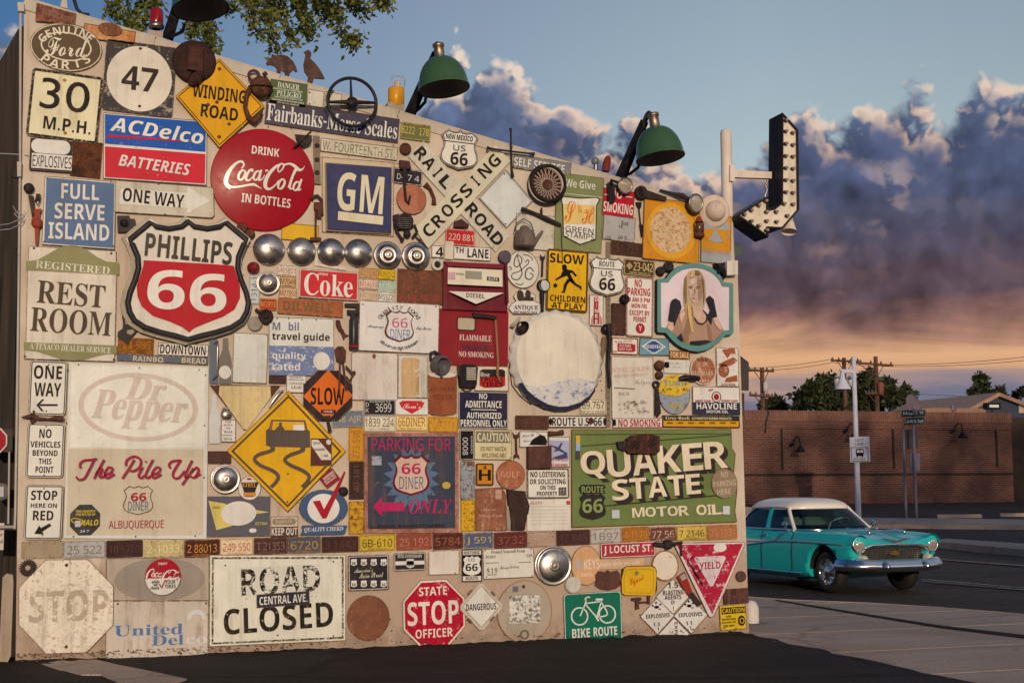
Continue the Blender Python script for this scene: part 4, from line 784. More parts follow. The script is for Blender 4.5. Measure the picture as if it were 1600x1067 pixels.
s.t(P((206,160,138),.45,C(216,200,176),12),('SCHOOLING BLEND',986,577,58,7,'s',4),('SINCE EIGHTEEN FIFTY',986,586,54,4,'b',4),part='faded_lettering'); s.t(P((160,146,126),.3,C(216,200,176)),('Folgers',1005,598,27,9,'c',3),('RICH',975,615,17,5,'s'))
rng = random.Random(4); bn = P((176,158,134),.3,C(216,200,176),14)
s.many('beans',[(992 + rng.uniform(-25,25) * (1 - .3 * abs(k % 3 - 1)),636 + rng.uniform(-11,10),E(4.2,2.6,10)) for k in range(46)],bn,rot=20); s.f('bag_line',976,606.5,R(32,1.2),P((90,74,60)),rot=-2)
s = S('sign','narrow strip reading NO SMOKING in red under the coffee sign',SIGN,996.5,660.5,R(78,15),P((222,208,184),.22,C(150,110,80),12),n=.024,rot=.5); s.t(P((178,36,44),.16,C(222,208,184),16),('NO SMOKING',999,660.5,65,11.5,'b')); s.f('end_dot',960,660,R(5,10,2),BLK)
s = S('street_sign','white street sign reading ROUTE U.S. 66 in black','street sign',902.5,658.5,R(91,19),wht(.1),n=.024,rot=.3); s.o(.6,.9,BLK); s.t(BLK,('ROUTE U.S.',893,658.7,60,13,'b'),('66',934,658.5,13,13,'b')); s.f('end_plug',860.5,658.5,E(4.5,12),BLK); s.f('end_plug',945,658.5,E(4.5,12),BLK); s.f('rust_blot',923.5,657.5,E(8,11),RU())
LP('cream plate reading 69.767 under the giant bottle cap',927,635,41,24,(224,206,166),(70,60,50),[('69.767',927,633,34,12),('NO 67 G TRUCK',927,643,36,3.5)],rot=.5,wear=.15,n=.03)
# quaker sign
QS = TT(820,560,4.444,(325,490),(1435,488),(1440,620),(1465,660),(1450,830),(1478,900),(1462,1060),(1475,1135),(325,1172))
s = S('sign','huge green motor oil sign with slanting cream letters and black drop shadows',SIGN,1019,746,QS,P((112,124,68),.2,C(130,92,50),6,.42,.45),n=.03,th=.012)
s.o(0,1.2,RU((110,70,46),(140,90,56),(96,62,44)),'rusty_edge')
lb = P((58,52,40),.1)
s.many('black_line',[(0,0,TT(820,560,4.444,(395,605),(1430,527),(1430,533),(395,611))),(0,0,TT(820,560,4.444,(520,1022),(1340,945),(1340,954),(520,1030))),(0,0,TT(820,560,4.444,(350,525),(1430,520),(1430,524),(350,530)))],lb)
def slant(word,x0,y0,x1,y1,w,h0,h1,wid=None):
    tot = sum((wid or {}).get(c,1) for c in word); o = []; a = 0
    for c in word:
        k = (wid or {}).get(c,1); t = (a + k / 2) / tot; a += k
        if c == ' ': continue
        o.append((c,x0 + (x1 - x0) * t,y0 + (y1 - y0) * t,(x1 - x0) / tot * k * .93,h0 + (h1 - h0) * t,'b',4))
    return o
qw = slant('QUAKER',906,728,1138,709,37,44,42,{'Q': 1.05,'E': .85}); sw = slant('STATE',955,766,1095,755,28,33,31,{'A': 1.1,'E': .85})
sh_ = P((56,46,44),.12,C(112,124,68),10)
for k in range(1,5): s.t(sh_,*[(c,x + 1.7 * k,y + 1.5 * k,w,h,a,r) for c,x,y,w,h,a,r in qw + sw],part='drop_shadow'); s.L -= .0018
s.L += .004
s.t(P((230,206,166),.12,C(150,120,80),14),*qw,*sw,*slant('MOTOR OIL',987,800.5,1129,795,15,15,16,{' ': .6,'I': .4,'M': 1.2}))
s.f('route_plate',0,0,TT(820,560,4.444,(375,895),(395,875),(550,875),(565,890),(548,910),(562,935),(400,942),(382,925)),P((52,46,40),.15,C(112,124,68),14)); s.f('shield',926,791,SHIELD(42,42),P((52,46,40),.15,C(112,124,68),14))
s.t(P((140,150,84),.1),('ROUTE',926,764.5,34,10,'b',0),('66',926,790,32,22,'b',0),part='route_lettering')
s.f('sticker',903,686,R(6.5,12),P((214,160,60),.2)); s.f('sticker',903,698,R(6.5,12),P((150,170,190),.2)); s.f('sticker',903,711,R(6.5,12),P((80,72,64),.3)); s.f('sticker',1135,797,R(11,13),P((200,196,186),.3)); s.f('sticker',962,803,R(12,13),P((200,196,190),.3))
s = S('sign','round tan disc reading NO PARKING HERE at the edge of the green sign',SIGN,1132,755,E(41,47),P((150,124,96),.16,C(120,92,64),12),n=.06,th=.004,rot=4); s.t(P((196,172,138),.2,C(150,124,96),16),('NO',1132,741,11,9,'b'),('PARKING',1132,755,35,9,'b'),('HERE',1131,768,21,9,'b'))
# --- centre block
s = S('sign','red soda sign with large white serif letters',SIGN,514,445,R(93,45),WH,n=.028,rot=-1.5,th=.012); s.f('field',514,445,R(89,41),P((198,48,50),.08,C(220,150,140),10))
s.t(WH,('Coke',513.5,445.5,76,35,'s'),('Enjoy',506,428.5,13,5,'b'))
S('sign','long rust orange embossed plate with worn dark lettering',SIGN,485.5,480.5,R(102,25),RU((150,80,46),(176,100,60),(140,76,46),.48,6),n=.024,rot=-2).t(P((116,92,60),.4,C(160,90,52),14),('DILWELL',482,479.5,78,14,'b'))
s = S('sign','white and blue travel guide rating sign, half worn away',SIGN,471,541,Abs([(420,497),(424,495),(520,498),(522,501),(522.5,588),(420,586)]),P((222,212,194),.12,C(150,120,90),9),n=.026)
s.f('blue_half',0,0,Abs([(420.5,539.5),(522,542),(522,587.5),(420.5,585.5)]),P((116,126,154),.42,C(206,196,186),7,.45,.2)); s.t(P((110,110,124)),('M',432,509.5,12,12,'b'),('bil',459,510,16,13,'b'),part='brand_letters'); s.t(BLK,('travel guide',470.5,527.5,90,15,'b')); s.t(WH,('quality',452,557,53,14,'b'),('rated',447.5,572.5,43,12.5,'b'),part='white_lettering'); s.f('white_disc',502.5,564,E(26,28),WH); s.b((433,498),(451,498),(472,499),(494,500),r=1.2)
S('blank_plate','blank scuffed white sheet left of the travel guide sign','metal sheet',391,559.5,R(54,78),P((216,208,186),.24,C(170,150,120),8),n=.02,rot=-1).b((417,524),(364,597),r=1)
s = S('sign','white diner sign with a maroon shield and 66',SIGN,624,511.5,R(125,78),P((224,210,190),.05,C(170,140,110),6),n=.03,rot=-1.3)
s.f('shield_edge',624,509.5,SHIELD(46,50),P((92,38,44))); s.f('shield',624.5,509.5,SHIELD(41,45),P((222,206,198))); s.t(P((196,60,92)),('66',625,504.5,24,15,'r'),part='numeral'); s.t(P((84,116,138)),('DINER',625.5,522,31,14.5,'r'),part='diner_lettering')
s.arc(BLK,'Quality Food',624,511,34,31,150,30,5.2,7.5,st='r'); s.arc(BLK,'Albuquerques Best Milkshakes',624,506,40,38,226,314,3,5,'lower_lettering',st='r'); s.t(BLK,('Albuquerque',587.5,510.5,26,5.5,'c'),('New Mexico',662,512.5,24,5,'c'),part='script'); s.b((567,475.5),(681,479),(626,547),r=1.3)
s = S('sign','rusty brown sheet with a row of faint ghost shields',SIGN,656.5,448,R(71,53),RU((96,58,40),(118,70,48),(146,88,60),.5,5),n=.022,rot=-1); s.many('ghost_shields',[(628 + 18 * i,466,SHIELD(11,12)) for i in range(4)],P((140,66,50),.4,C(110,66,46),14)); s.b((625,425),(688,469),r=1)
S('blank_plate','pinkish white peeling sheet below the white diner sign','metal sheet',585.5,588,R(73,75,4),P((216,198,176),.3,C(186,140,110),6,.55,.6),n=.018).f('rust_blot',584.5,556.5,E(5.5,8),RU((130,70,50),(150,84,60),(110,60,44)))
S('blank_plate','white sheet stained orange down the middle next to the oil can','metal sheet',645,588,R(46,67),P((212,200,176),.2,C(190,140,90),5,.55,.5),n=.016).f('stain',641,590,R(28,62,6),P((206,164,112),.4,C(212,192,160),5,.6,.9))
s = S('fuel_pump_head','dark red fuel pump front with a cream dial panel and DIESEL wedge','fuel pump front',743,446.5,Abs([(693,408),(793,414),(793,487),(693,483)]),P((112,34,44),.1,C(150,90,80),8,.35),n=.01,th=.07)
s.f('hood',0,0,Abs([(694,408.5),(789,413),(786,420),(701,416)]),P((124,40,50),.1),th=.03); s.f('side_trim',0,0,Abs([(789,411),(793,412),(795,474),(791,474)]),P((90,28,38)),th=.03)
s.f('dial_panel',0,0,Abs([(700,418),(785,422),(785.5,448),(699.5,444)]),P((222,204,168),.08)); s.f('window',0,0,Abs([(727,423),(753,424.5),(753,437),(727,435.5)]),P((150,140,118))); s.f('logo',706,431,R(11,12),P((196,150,150),.1)); s.f('badge',770.5,436,R(19,6),BLK,rot=-3); s.t(WH,('ELITE',770.5,436,14,4,'b',-3),part='badge_lettering'); s.t(P((120,104,90)),('GAS COMPANY',719,428,13,3,'b',-3))
s.f('wedge',0,0,Abs([(701,455),(787.5,457.5),(744,475)]),P((222,206,180),.2)); s.t(P((84,60,50),.25,C(222,206,180),20),('DIESEL',743,462,29,7,'b',-2),part='diesel_lettering')
s = S('fuel_pump_door','red sheet stencilled FLAMMABLE UNLEADED NO SMOKING','pump door',740.5,528,R(108,87),P((140,36,42),.16,C(180,110,100),3.5,.38,.3),n=.02,rot=-1,th=.012)
s.f('window_rim',728.5,506,R(30,22,4),P((60,40,40))); s.f('window',728.5,506,R(26,18,3),P((186,164,130),.1)); s.t(P((226,200,176),.08,C(140,36,42),20),('FLAMMABLE',743,528,50,9,'s'),('NO SMOKING',744,554,55,8.5,'s')); s.t(P((62,50,70)),('UNLEADED',743.5,543,41,8,'b'),part='dark_lettering'); s.b((690,569),(792,570),r=1.2)
s = S('sign','rust brown tin cut out of an oil can with a white rim',SIGN,691.5,615.5,TT(560,560,4.85,(528,125),(560,110),(640,104),(720,110),(748,125),(746,410),(720,425),(640,434),(560,428),(528,412)),RU((138,72,44),(156,86,52),(120,66,44),.5,5),n=.026)
s.f('can_top',691.5,585.5,E(43,9),P((222,204,184))); s.t(P((116,62,42),.3,C(150,82,50)),('QUAKER',692,608,38,7,'s',2),('STATE',692,620,30,7,'s',2))
s = S('sign','cream sign with a black and red truck tire badge',SIGN,768.5,591.5,R(53,39),P((222,204,172),.2,C(160,120,80),10),n=.022); s.f('badge',0,0,TT(560,560,4.85,(920,95),(940,82),(1090,82),(1112,95),(1112,205),(1080,218),(960,222),(918,205)),P((48,40,40),.1)); s.f('red_band',0,0,TT(560,560,4.85,(920,140),(1112,140),(1112,205),(1080,216),(960,220),(920,205)),P((196,40,40),.1)); s.t(WH,('River',758,585,15,7,'s',0),part='brand_letters'); s.t(BLK,('TRUCK',768,592.5,36,7,'b',0),('TIRES',769,600.5,34,7,'b',0))
s = S('sign','navy sign reading NO ADMITTANCE AUTHORIZED PERSONNEL ONLY',SIGN,755.5,640.5,R(77,57),P((34,32,56),.03,rough=.3),n=.026,rot=-.4); s.o(.5,.6,WH); s.t(P((226,216,202),.03),('NO',755,619,12.5,9,'b'),('ADMITTANCE',755.5,631.5,57,11,'b'),('AUTHORIZED',756.5,649,54,9.5,'b'),('PERSONNEL ONLY',756,661,72,10.5,'b')); s.f('rule',756,640,R(40,1.2),WH)
# motorcycle and car plates of the centre
MP = [('M65801',448,422.5,31,17,(222,204,172),(150,60,50),'small cream plate M65801 above two others by the soda sign'),('M7049',450,440,26,17,(206,160,110),(62,44,40),'small tan plate M7049 in heavy dark numerals'),('M27892',450,458,29,18,(216,176,130),(120,56,46),'small tan plate M27892 below M7049'),('A11536',575.5,427,29,17,(196,148,96),(160,106,66),'small faded orange plate A11536 right of the soda sign'),('R05052',604,428.5,28,17,(222,180,40),(110,66,36),'small bright yellow plate R05052'),('M14655',576,444,29,16,(216,190,160),(170,84,66),'small pink lettered plate M14655'),('M200',604.5,447,28,17,(170,178,146),(200,206,180),'small pale green plate with ghostly numerals'),('M07899',576,461.5,29,17,(206,180,146),(180,130,96),'small faded tan plate M07899'),('M5522',603,464,25,17,(224,212,186),(84,70,56),'small white plate M5522 at the lower right of its block')]
for q,x,y,w,h,b_,t_,lab in MP: LP(lab,x,y,w,h,b_,t_,[(q,x,y,w * .86,h * .5),('NM 1974',x,y + h * .36,w * .4,2)],rot=-2,wear=.3,n=.024)
LP('small red plate M3993 in yellow at the end of the rust orange strip',419,475.5,27,18,(176,46,40),(226,170,60),[('M3993',419,475.5,22,9)],rot=-2,wear=.2,n=.026)
LP('tall narrow white plate with sideways numerals beside the hubcap',397.5,452,17,46,(206,204,190),(90,90,92),[('1314-1',397.5,452,38,9,'r',86)],wear=.3,n=.02)
LP('black plate reading DK 3699 in white',593.5,636.5,50,25,(44,38,38),(216,204,186),[('3699',599,637,25,13),('D',574,632,5,6.5),('K',574,641,5,6.5),('KANSAS 52',594,627.5,32,3)],wear=.1,n=.024)
LP('cream plate reading 1839 224 below the black DK plate',593.5,662,50,25,(222,206,172),(110,90,70),[('1839 224',593,660,45,13),('ILL  1952',592,670,30,3)],wear=.12,n=.024)
s = LP('white plate with a red snack badge, right of the black DK plate',643.5,635.5,50,24,(224,212,190),None,wear=.1,n=.024,rim=False); s.f('badge',643.5,636,[(-20,-7),(-12,-10),(12,-10),(20,-7),(16,1),(0,10.5),(-16,1)],P((198,44,48),.06)); s.t(WH,("Tom's",643.5,634,28,8,'c'))
LP('pale yellow plate reading 66DINER in red',643.5,661,50,24,(226,204,120),(176,56,46),[('66DINER',643.5,659,42,14),('New Mexico USA',643,669,36,3)],wear=.08,n=.024)
LP('mustard yellow plate with illegible numerals under the oil can',692.5,663,47,24,(206,148,48),(180,120,40),[('48-211',692,664,34,12),('NEW MEXICO',684,654,20,2.5)],wear=.4,n=.024)
LP('slate blue plate 148 AJR half hidden by the orange SLOW octagon',543,654.5,50,25,(116,122,132),(206,174,110),[('148 AJR',542,656,45,12)],rot=3,wear=.2,n=.022)
LP('upright orange plate 273-598 reading sideways',556.5,694,24,53,(214,146,40),(150,104,50),[('273-598',556.5,694,43,11,'r',90)],wear=.25,n=.022)
LP('upright dark brown plate below the sideways orange one',557,750.5,24,59,(66,44,40),(120,84,66),[('40-181',557,748,40,9,'r',90)],mat=RU((58,40,36),(76,50,42),(92,60,46)),wear=.4,n=.022)
LP('upright mottled yellow plate at the bottom of the sideways column',557,808.5,25,52,(206,150,40),(150,100,40),[('6Y-401',557,806,38,10,'r',90)],wear=.5,n=.022)
LP('upright black plate with sideways white numerals 0008',729.5,695,23,47,(30,26,26),(214,204,186),[('0008',727,697,26,8.5,'r',-90),('KANSAS',737,695,26,3,'r',-90)],wear=.12,n=.024)
LP('upright grey mottled plate under the sideways 0008 plate',730.5,750,23,60,(150,152,148),(190,184,170),[('26-526',730.5,750,44,11,'r',-90)],wear=.5,n=.022)
LP('upright bright yellow plate under the grey mottled one',731,805,23,50,(216,162,40),(130,84,36),[('17-303',729,805,38,8,'r',-90)],wear=.42,n=.022)
s = S('sign','cream and grey caution sign about watching a welding arc',SIGN,770.5,694.5,R(59,47,1.5),P((220,202,150),.14,C(160,120,70),10),n=.024,rot=-.5); s.f('top_band',770.5,682.5,R(54,18),P((124,112,92),.3,C(200,184,140),10)); s.t(P((222,206,160),.15),('CAUTION',771,683,50,13,'b'),part='top_lettering'); s.t(P((130,104,76),.2,C(220,202,150),16),('DO NOT WATCH',771,701,40,7,'b'),('WELDING ARC',772,711,39,7,'b')); s.b((745,674),(797,715),r=1.2)
s = S('sign','small black and orange sign with a bold letter H',SIGN,757.5,741,R(28,35,3),P((48,40,38),.1),n=.026,rot=-.5); s.f('field',757.5,741,R(23,30,1),P((206,130,36),.16,C(90,60,30),12)); s.t(BLK,('H',757.5,742,19,17,'b'),('4',757.5,730,5,6,'b'))
S('metal_disc','round rust orange disc with ghost letters above the small brown boxes','metal disc',798,742,E(45,46),RU((150,84,56),(176,106,72),(206,150,110),.5,7),n=.026).t(P((206,150,116),.4,C(160,92,62),12),('GULF',797,741,30,10,'b',0))
s = S('sign','brown rusted sheet with ghost lettering and pale scratches below the H sign',SIGN,767,795,Abs([(743,763),(785,761),(791,774),(791,829),(743,829)]),RU((128,74,52),(156,96,68),(200,150,112),.5,6),n=.022); s.t(P((206,164,130),.35,C(140,84,60),12),('United for',763,796,24,4,'s'),('Motor Cycle',767,806,38,6,'s'),part='ghost_lettering'); s.f('pale_patch',779,772,R(10,15),P((196,156,120),.45,C(150,90,60),12))
LP('brown rusted plate right of the navy no admittance sign',831,660,52,22,(82,52,42),(104,68,52),[('19-336',831,660,36,12)],mat=RU((72,46,38),(92,58,46),(110,72,54)),wear=.5,n=.022)
s = S('sign','small white sign painted with a black curving highway',SIGN,834,686.5,R(44,25),P((220,208,188),.1),n=.024,rot=-1); s.f('road',0,0,TT(820,560,4.444,(30,600),(55,560),(105,530),(75,514),(140,540),(155,575),(150,602)),BLK); s.t(P((90,80,72)),('Route 66',825,680,18,4,'c',5),('Highway',824,689,14,4,'c',5))
s = S('sign','white printed poster of a plane over snowy hills with red small print',SIGN,874,706,R(33,48),P((214,204,196),.1),n=.022); s.f('picture',874,703,R(30,30),P((170,166,176),.3,C(214,204,196),10)); s.many('plane',[(0,0,TT(820,560,4.444,(170,595),(230,615),(255,580),(262,590),(246,625),(300,660),(292,668),(235,640),(200,650),(215,628))),(0,0,TT(820,560,4.444,(185,690),(290,655),(300,690),(240,700)))],P((70,70,96),.2)); s.t(rd,('TO THE HILLS',874,718,26,4,'b',0),('U.S. WAR BONDS',874,726.5,26,4.5,'b',0))
s = S('sign','white sign reading NO LOITERING OR SOLICITING ON THIS PROPERTY',SIGN,856.5,755,R(66,47,4),wht(.06,.2,(228,216,198)),n=.03,th=.005); s.o(1.2,1.1,BLK); s.t(BLK,('NO LOITERING',856,741,54,8.5,'b'),('OR SOLICITING',856,752,56,8,'b'),('ON THIS',856,761.5,24,7,'b'),('PROPERTY',855,771,32,7,'b')); s.f('sticker',879,767.5,R(12,13),P((90,80,72),.4,C(228,216,198),30))
s = S('note_plate','white sheet of faint ruled lines under the no loitering sign','notice',858,804,R(68,49),P((224,208,184),.06,C(190,150,120),9),n=.02); s.many('ruled_line',[(858,791 + 5.4 * k,R(58,.9)) for k in range(6)],P((196,182,158))); s.t(P((206,120,100),.3,C(224,208,184)),('ALERT',838,785.5,20,4,'b')); s.f('red_corner',888,785,R(6,6),P((190,70,60),.4))
# giant cap
P0,su,sv = scale(868.5,562,-.03); prof_k = 24
mb = MB(); vs,fs = [],[]; K = prof_k * 6
for i,(r,yy,am) in enumerate([(77,0,1.7),(77.5,.014,1.9),(74,.035,1.4),(68.5,.075,.7),(65.5,.088,.15)]):
    for j in range(K):
        t = 2 * math.pi * j / K; q = (r + am * math.cos(prof_k * t)) * sv; vs.append(P0 + Vector((q * math.cos(t) * .995,-yy,q * math.sin(t))))
for i in range(4):
    for j in range(K): fs.append((i * K + j,i * K + (j + 1) % K,(i + 1) * K + (j + 1) % K,(i + 1) * K + j))
capwh = P((214,200,178),.14,C(170,150,124),8,.38,.3)
mb.add(vs,fs,True); cap = tag(mb.build('crown_cork_sign',capwh,origin=P0),'giant fluted white bottle cap worn to blue along its lower rim','bottle cap')
c2 = D(cap,P0.y - .086,0)
c2.f('face',872.5,561.5,E(130,141),P((226,208,178),.1,C(170,140,104),6,.38,.25))
_c = lambda *p: TT(780,470,5.617,*p)
c2.f('worn_swoosh',0,0,_c((205,718),(260,745),(360,752),(480,725),(600,690),(720,680),(845,712),(835,760),(790,830),(710,890),(600,925),(520,928),(420,905),(320,845),(250,785)),P((212,200,182),.46,C(112,122,148),8,.45,.1))
c2.f('dark_rim',0,0,_c((165,728),(205,715),(250,790),(320,850),(420,908),(520,932),(600,930),(700,898),(790,838),(840,765),(845,790),(795,865),(705,925),(600,958),(500,960),(400,935),(290,880),(210,800)),P((40,42,58),.16,C(160,150,140),12))
# GE and antique
s = S('sign','round white sign with looping black script monogram',SIGN,816.5,421,E(52,59),P((218,206,182),.16,C(120,96,70),10),n=.024)
_g = lambda *p: [(560 + x / 4.85,380 + y / 4.85,w / 4.85) for x,y,w in p]
s.stroke(BLK,[_g((1215,75,4),(1190,110,7),(1180,160,7),(1200,180,6),(1235,150,6),(1235,110,6),(1205,95,5),(1225,170,7),(1240,230,7),(1210,275,7),(1165,265,6),(1170,230,6),(1215,215,6),(1260,180,6),(1290,150,6),(1285,125,6),(1265,145,6)),_g((1330,215,6),(1300,185,7),(1270,210,8),(1268,260,8),(1300,275,7),(1325,245,6),(1300,225,6)),_g((1140,175,5),(1160,190,6),(1145,205,5)),_g((1250,85,5),(1290,95,6),(1320,120,5),(1310,135,4)),_g((1190,305,5),(1235,315,6),(1250,295,5))],'monogram')
s = S('sign','cut out white and black badge of two cowboys reading ANTIQUE',SIGN,821.5,472,Abs([(808,455),(815,451),(824,452),(829,456),(838,462),(836,470),(846,475),(848,482),(842,491),(802,491),(794,482),(800,474),(806,470),(802,463)]),P((222,208,188),.08),n=.03,th=.004)
s.many('riders',[(813,462,E(11,17)),(825,461,E(9,16)),(822,467,R(24,6))],P((74,56,46))); s.t(BLK,('ANTIQUE',822,481,38,8,'s',0),('ARCHAEOLOGY',821,488.3,38,4.5,'b',0))
LP('red plate 220 881 below the crossbuck',719,371,46,25,(190,40,42),(226,204,180),[('220 881',720,371,38,10)],rot=-2,wear=.2,n=.02)
s = S('street_sign','white street sign reading TH LANE above the fuel pump front','street sign',738,396,R(58,21,1),wht(.14),n=.022,rot=-1); s.t(BLK,('TH',718,391,13,9,'b'),('LANE',747,396,33,14,'b')); s.f('patch',702,391,R(13,28),P((218,200,168),.12),th=.01)
s = S('sign','small white square with a black numeral 4 beside the street sign',SIGN,684,393,R(19,19),wht(.12),n=.024,rot=-1); s.t(BLK,('4',687,393.5,12,15,'b'))
LP('black plate D-724 hung behind an old phone handset',637,276.5,46,24,(46,42,44),(212,204,190),[('D-',625,276,9,9),('7 4',646,279,18,9)],rot=-4,wear=.15,n=.02)
S('metal_disc','round copper red rusted disc right of the blue block letter sign','metal disc',643,311.5,E(47,47),RU((166,96,66),(186,116,84),(150,90,66),.5,6),n=.026)
S('blank_plate','plain yellow plate tucked under the red soda button','metal plate',469,363.5,R(58,26),P((224,170,40),.1,C(160,110,40),9),n=.012,rot=-2)
S('blank_plate','rust stained off white sheet behind the kettle','metal sheet',838,363,R(64,55),P((206,192,164),.3,C(180,120,76),6,.55,.7),n=.012,rot=-2)
# --- lower middle
s = S('sign','big yellow diamond of a car skidding on two wavy lines',SIGN,448,705,Abs([(354,704.5),(451,610),(540.5,705),(449.5,799.7)]),P((226,166,30),.1,C(170,120,50),6,.4,.3),n=.05,th=.006)
s.o(5,3,P((82,70,56),.08,C(226,166,30),16)); dk = P((92,78,66),.08,C(150,130,100),9)
_s = lambda *p: TT(310,540,4.85,*p)
s.many('car_symbol',[(0,0,_s((512,640),(535,625),(552,560),(810,565),(825,630),(845,650),(848,770),(812,772),(808,800),(775,800),(772,770),(582,765),(580,798),(545,798),(545,765),(512,755)))],dk); s.f('window',0,0,_s((558,572),(800,577),(810,640),(545,638)),P((226,166,30),.1,C(170,120,50),6)); s.many('driver',[(0,0,_s((612,580),(632,580),(634,610),(650,625),(652,645),(580,642),(590,622),(610,608))),(0,0,_s((560,572),(566,572),(556,640),(548,640)))],dk); s.f('patch',0,0,_s((718,600),(800,598),(800,642),(718,640)),WH)
s.stroke(dk,[[(310 + x / 4.85,540 + y / 4.85,5.6) for x,y in ((563,790),(520,805),(455,825),(425,860),(470,905),(560,945),(605,985),(590,1030),(550,1070))],[(310 + x / 4.85,540 + y / 4.85,5.6) for x,y in ((793,792),(750,808),(690,830),(655,865),(700,905),(790,945),(838,985),(825,1030),(785,1070))]],'skid_marks'); s.b((450,616),(449,784),(450,740),r=1.5)
s = S('sign','small brown and cream wildlife area plate stuck on the skidding car diamond',SIGN,502,706,R(33,43),P((92,52,44),.06),n=.062,th=.003); s.f('cream_band',0,0,_s((858,712),(908,712),(1005,825),(1005,865),(930,865),(858,760)),P((222,204,180),.06)); s.f('seal',0,0,_s((968,720),(985,708),(1003,718),(1005,740),(988,752),(970,742)),P((214,196,170))); s.t(BLK,('WILDLIFE',495,692,11,3.5,'b',0),('MANAGEMENT',500,702,17,3.5,'b',0),('AREA',509,711.5,7,3.5,'b',0))
s = S('sign','orange diamond on a black octagon reading SLOW',SIGN,512.5,617.5,OCT(77,78,.29),P((50,40,40),.08),n=.064,th=.005,rot=0); s.f('orange_diamond',0,0,_s((980,187),(985,187),(1165,372),(1165,385),(985,560),(975,560),(800,390),(800,378)),P((218,104,38),.06,C(150,80,50),10)); s.t(BLK,('SLOW',512,619,53,27,'b',0)); s.f('sticker',513,643,R(23,5.5),BLK); s.t(WH,('=PAIN=',513,643,17,3,'b',0),part='sticker_lettering')
s = S('sign','faded cream and brown downward triangle left of the skidding car diamond',SIGN,383,635,Abs([(327.5,601.5),(439,602),(384,672),(381,672)]),P((90,56,44),.2),n=.018,th=.004); s.f('field',0,0,_s((160,305),(545,305),(550,390),(370,635),(340,630),(155,370)),P((218,188,128),.35,C(200,160,90),9,.5,.4))
s = S('sign','small white push button for walk signal plate',SIGN,357,673,R(23,35,1.5),wht(.12),n=.03); s.t(BLK,('PUSH',356.5,659,9,2.8,'s',0),('BUTTON',356.5,664,14,2.8,'s',0),('FOR',356.5,669,7,2.8,'s',0),('WALK',357,674.5,14,3.6,'s',0),('SIGNAL',357,685.5,13,3.2,'s',0)); s.f('arrow',355.5,680,R(15,.8),BLK)
LP('short dark brown plate left of the skidding car diamond',343,714.5,37,20,(84,54,44),None,mat=RU((72,48,40),(88,56,46),(104,68,52)),n=.018)
LP('tiny brown plate just under the travel guide sign',433.5,593.5,27,12,(84,54,44),None,mat=RU((64,44,40),(84,54,46),(96,62,50)),n=.02,bolts=False)
s = S('sign','small white CONTAINS LEAD fuel notice',SIGN,463,600,R(31,27),wht(.14),n=.022,rot=-.5); s.t(P((70,56,48)),('FOR USE AS A',463,589.5,20,2.2,'b'),('MOTOR FUEL ONLY',463,593.3,24,2.2,'b'),('CONTAINS',463.5,599,22,3.6,'s'),('LEAD',463,605,16,4.4,'s'))
s = S('sign','round white fuel badge with a dark wedge and orange letters',SIGN,390,762.5,E(36,38),P((220,206,184),.08),n=.034); s.f('wedge',390,763,[(-14,-10),(14,-10),(6,13),(-6,13)],P((50,40,38))); s.t(P((214,150,60)),('ETHYL',389.5,757,22,7,'s',-2)); s.f('bar',390,772,R(19,6),P((206,130,50))); s.f('tip',389.5,748,E(8,3),RED)
s = S('sign','slate grey soda sign with a yellow wedge and blank white oval',SIGN,372.5,806.5,R(100,63),P((96,90,92),.08,C(150,130,110),8),n=.02,rot=-.3)
_k = lambda *p: TT(310,700,4.445,*p)
yy_ = P((216,190,96),.1); s.many('yellow_wedge',[(0,0,_k((70,365),(190,385),(300,520),(125,568))),(0,0,_k((400,428),(492,444),(400,456)))],yy_); s.f('oval',373,801.8,E(55,38),P((222,206,184),.12),rot=2); s.t(yy_,('ICE COLD',408,817.5,19,4.5,'i',0)); s.t(P((60,50,40)),('NESBITT',338,792.5,12,3,'s',-3),part='small_lettering'); s.f('flake',395,828.5,E(12,7),P((220,208,190),.3,C(96,90,92),20))
s = S('sign','small brown and white KEEP OUT sign under a ghost DANGER oval',SIGN,444.5,822.5,R(43,32),P((206,184,154),.3,C(120,80,56),12),n=.022); s.f('oval',444,814.5,R(37,10,5),P((150,122,94),.4,C(206,184,154),14)); s.t(P((190,168,136)),('DANGER',444,814.5,26,5,'b'),part='ghost_lettering'); s.f('lower_band',444.5,830,R(42,15),P((86,56,46),.2)); s.t(P((222,206,180)),('KEEP OUT',444.5,830,40,11.5,'b'),part='lower_lettering')
s = S('sign','round blue and white quality check emblem with a tall red tick',SIGN,505.7,793,E(77,57),P((70,88,112),.1,C(140,140,140),8),n=.024,rot=-1); s.f('white_disc',505.5,794,E(50,46),P((224,212,196),.06)); s.f('banner',0,0,_k((712,545),(725,535),(1035,535),(1020,590),(1005,600),(705,605),(722,570)),P((70,88,112),.1),th=.003); s.t(WH,('QUALITY CHEKD',506,827,61,8,'o',1)); s.f('red_tick',0,0,_k((795,368),(845,362),(872,425),(925,330),(1012,160),(1022,165),(960,330),(890,485),(862,488)),RED,th=.004)
s = S('sign','small red tilted warning label next to the red tick',SIGN,515,747,R(26,22,2),P((150,34,40),.2,C(210,170,150),12),n=.03,rot=38); s.t(WH,('WARNING',513,742.5,20,4,'b'),('DO NOT RIDE',515,746.5,20,3,'b'),('THIS UNLESS',517,750,20,3,'b'))
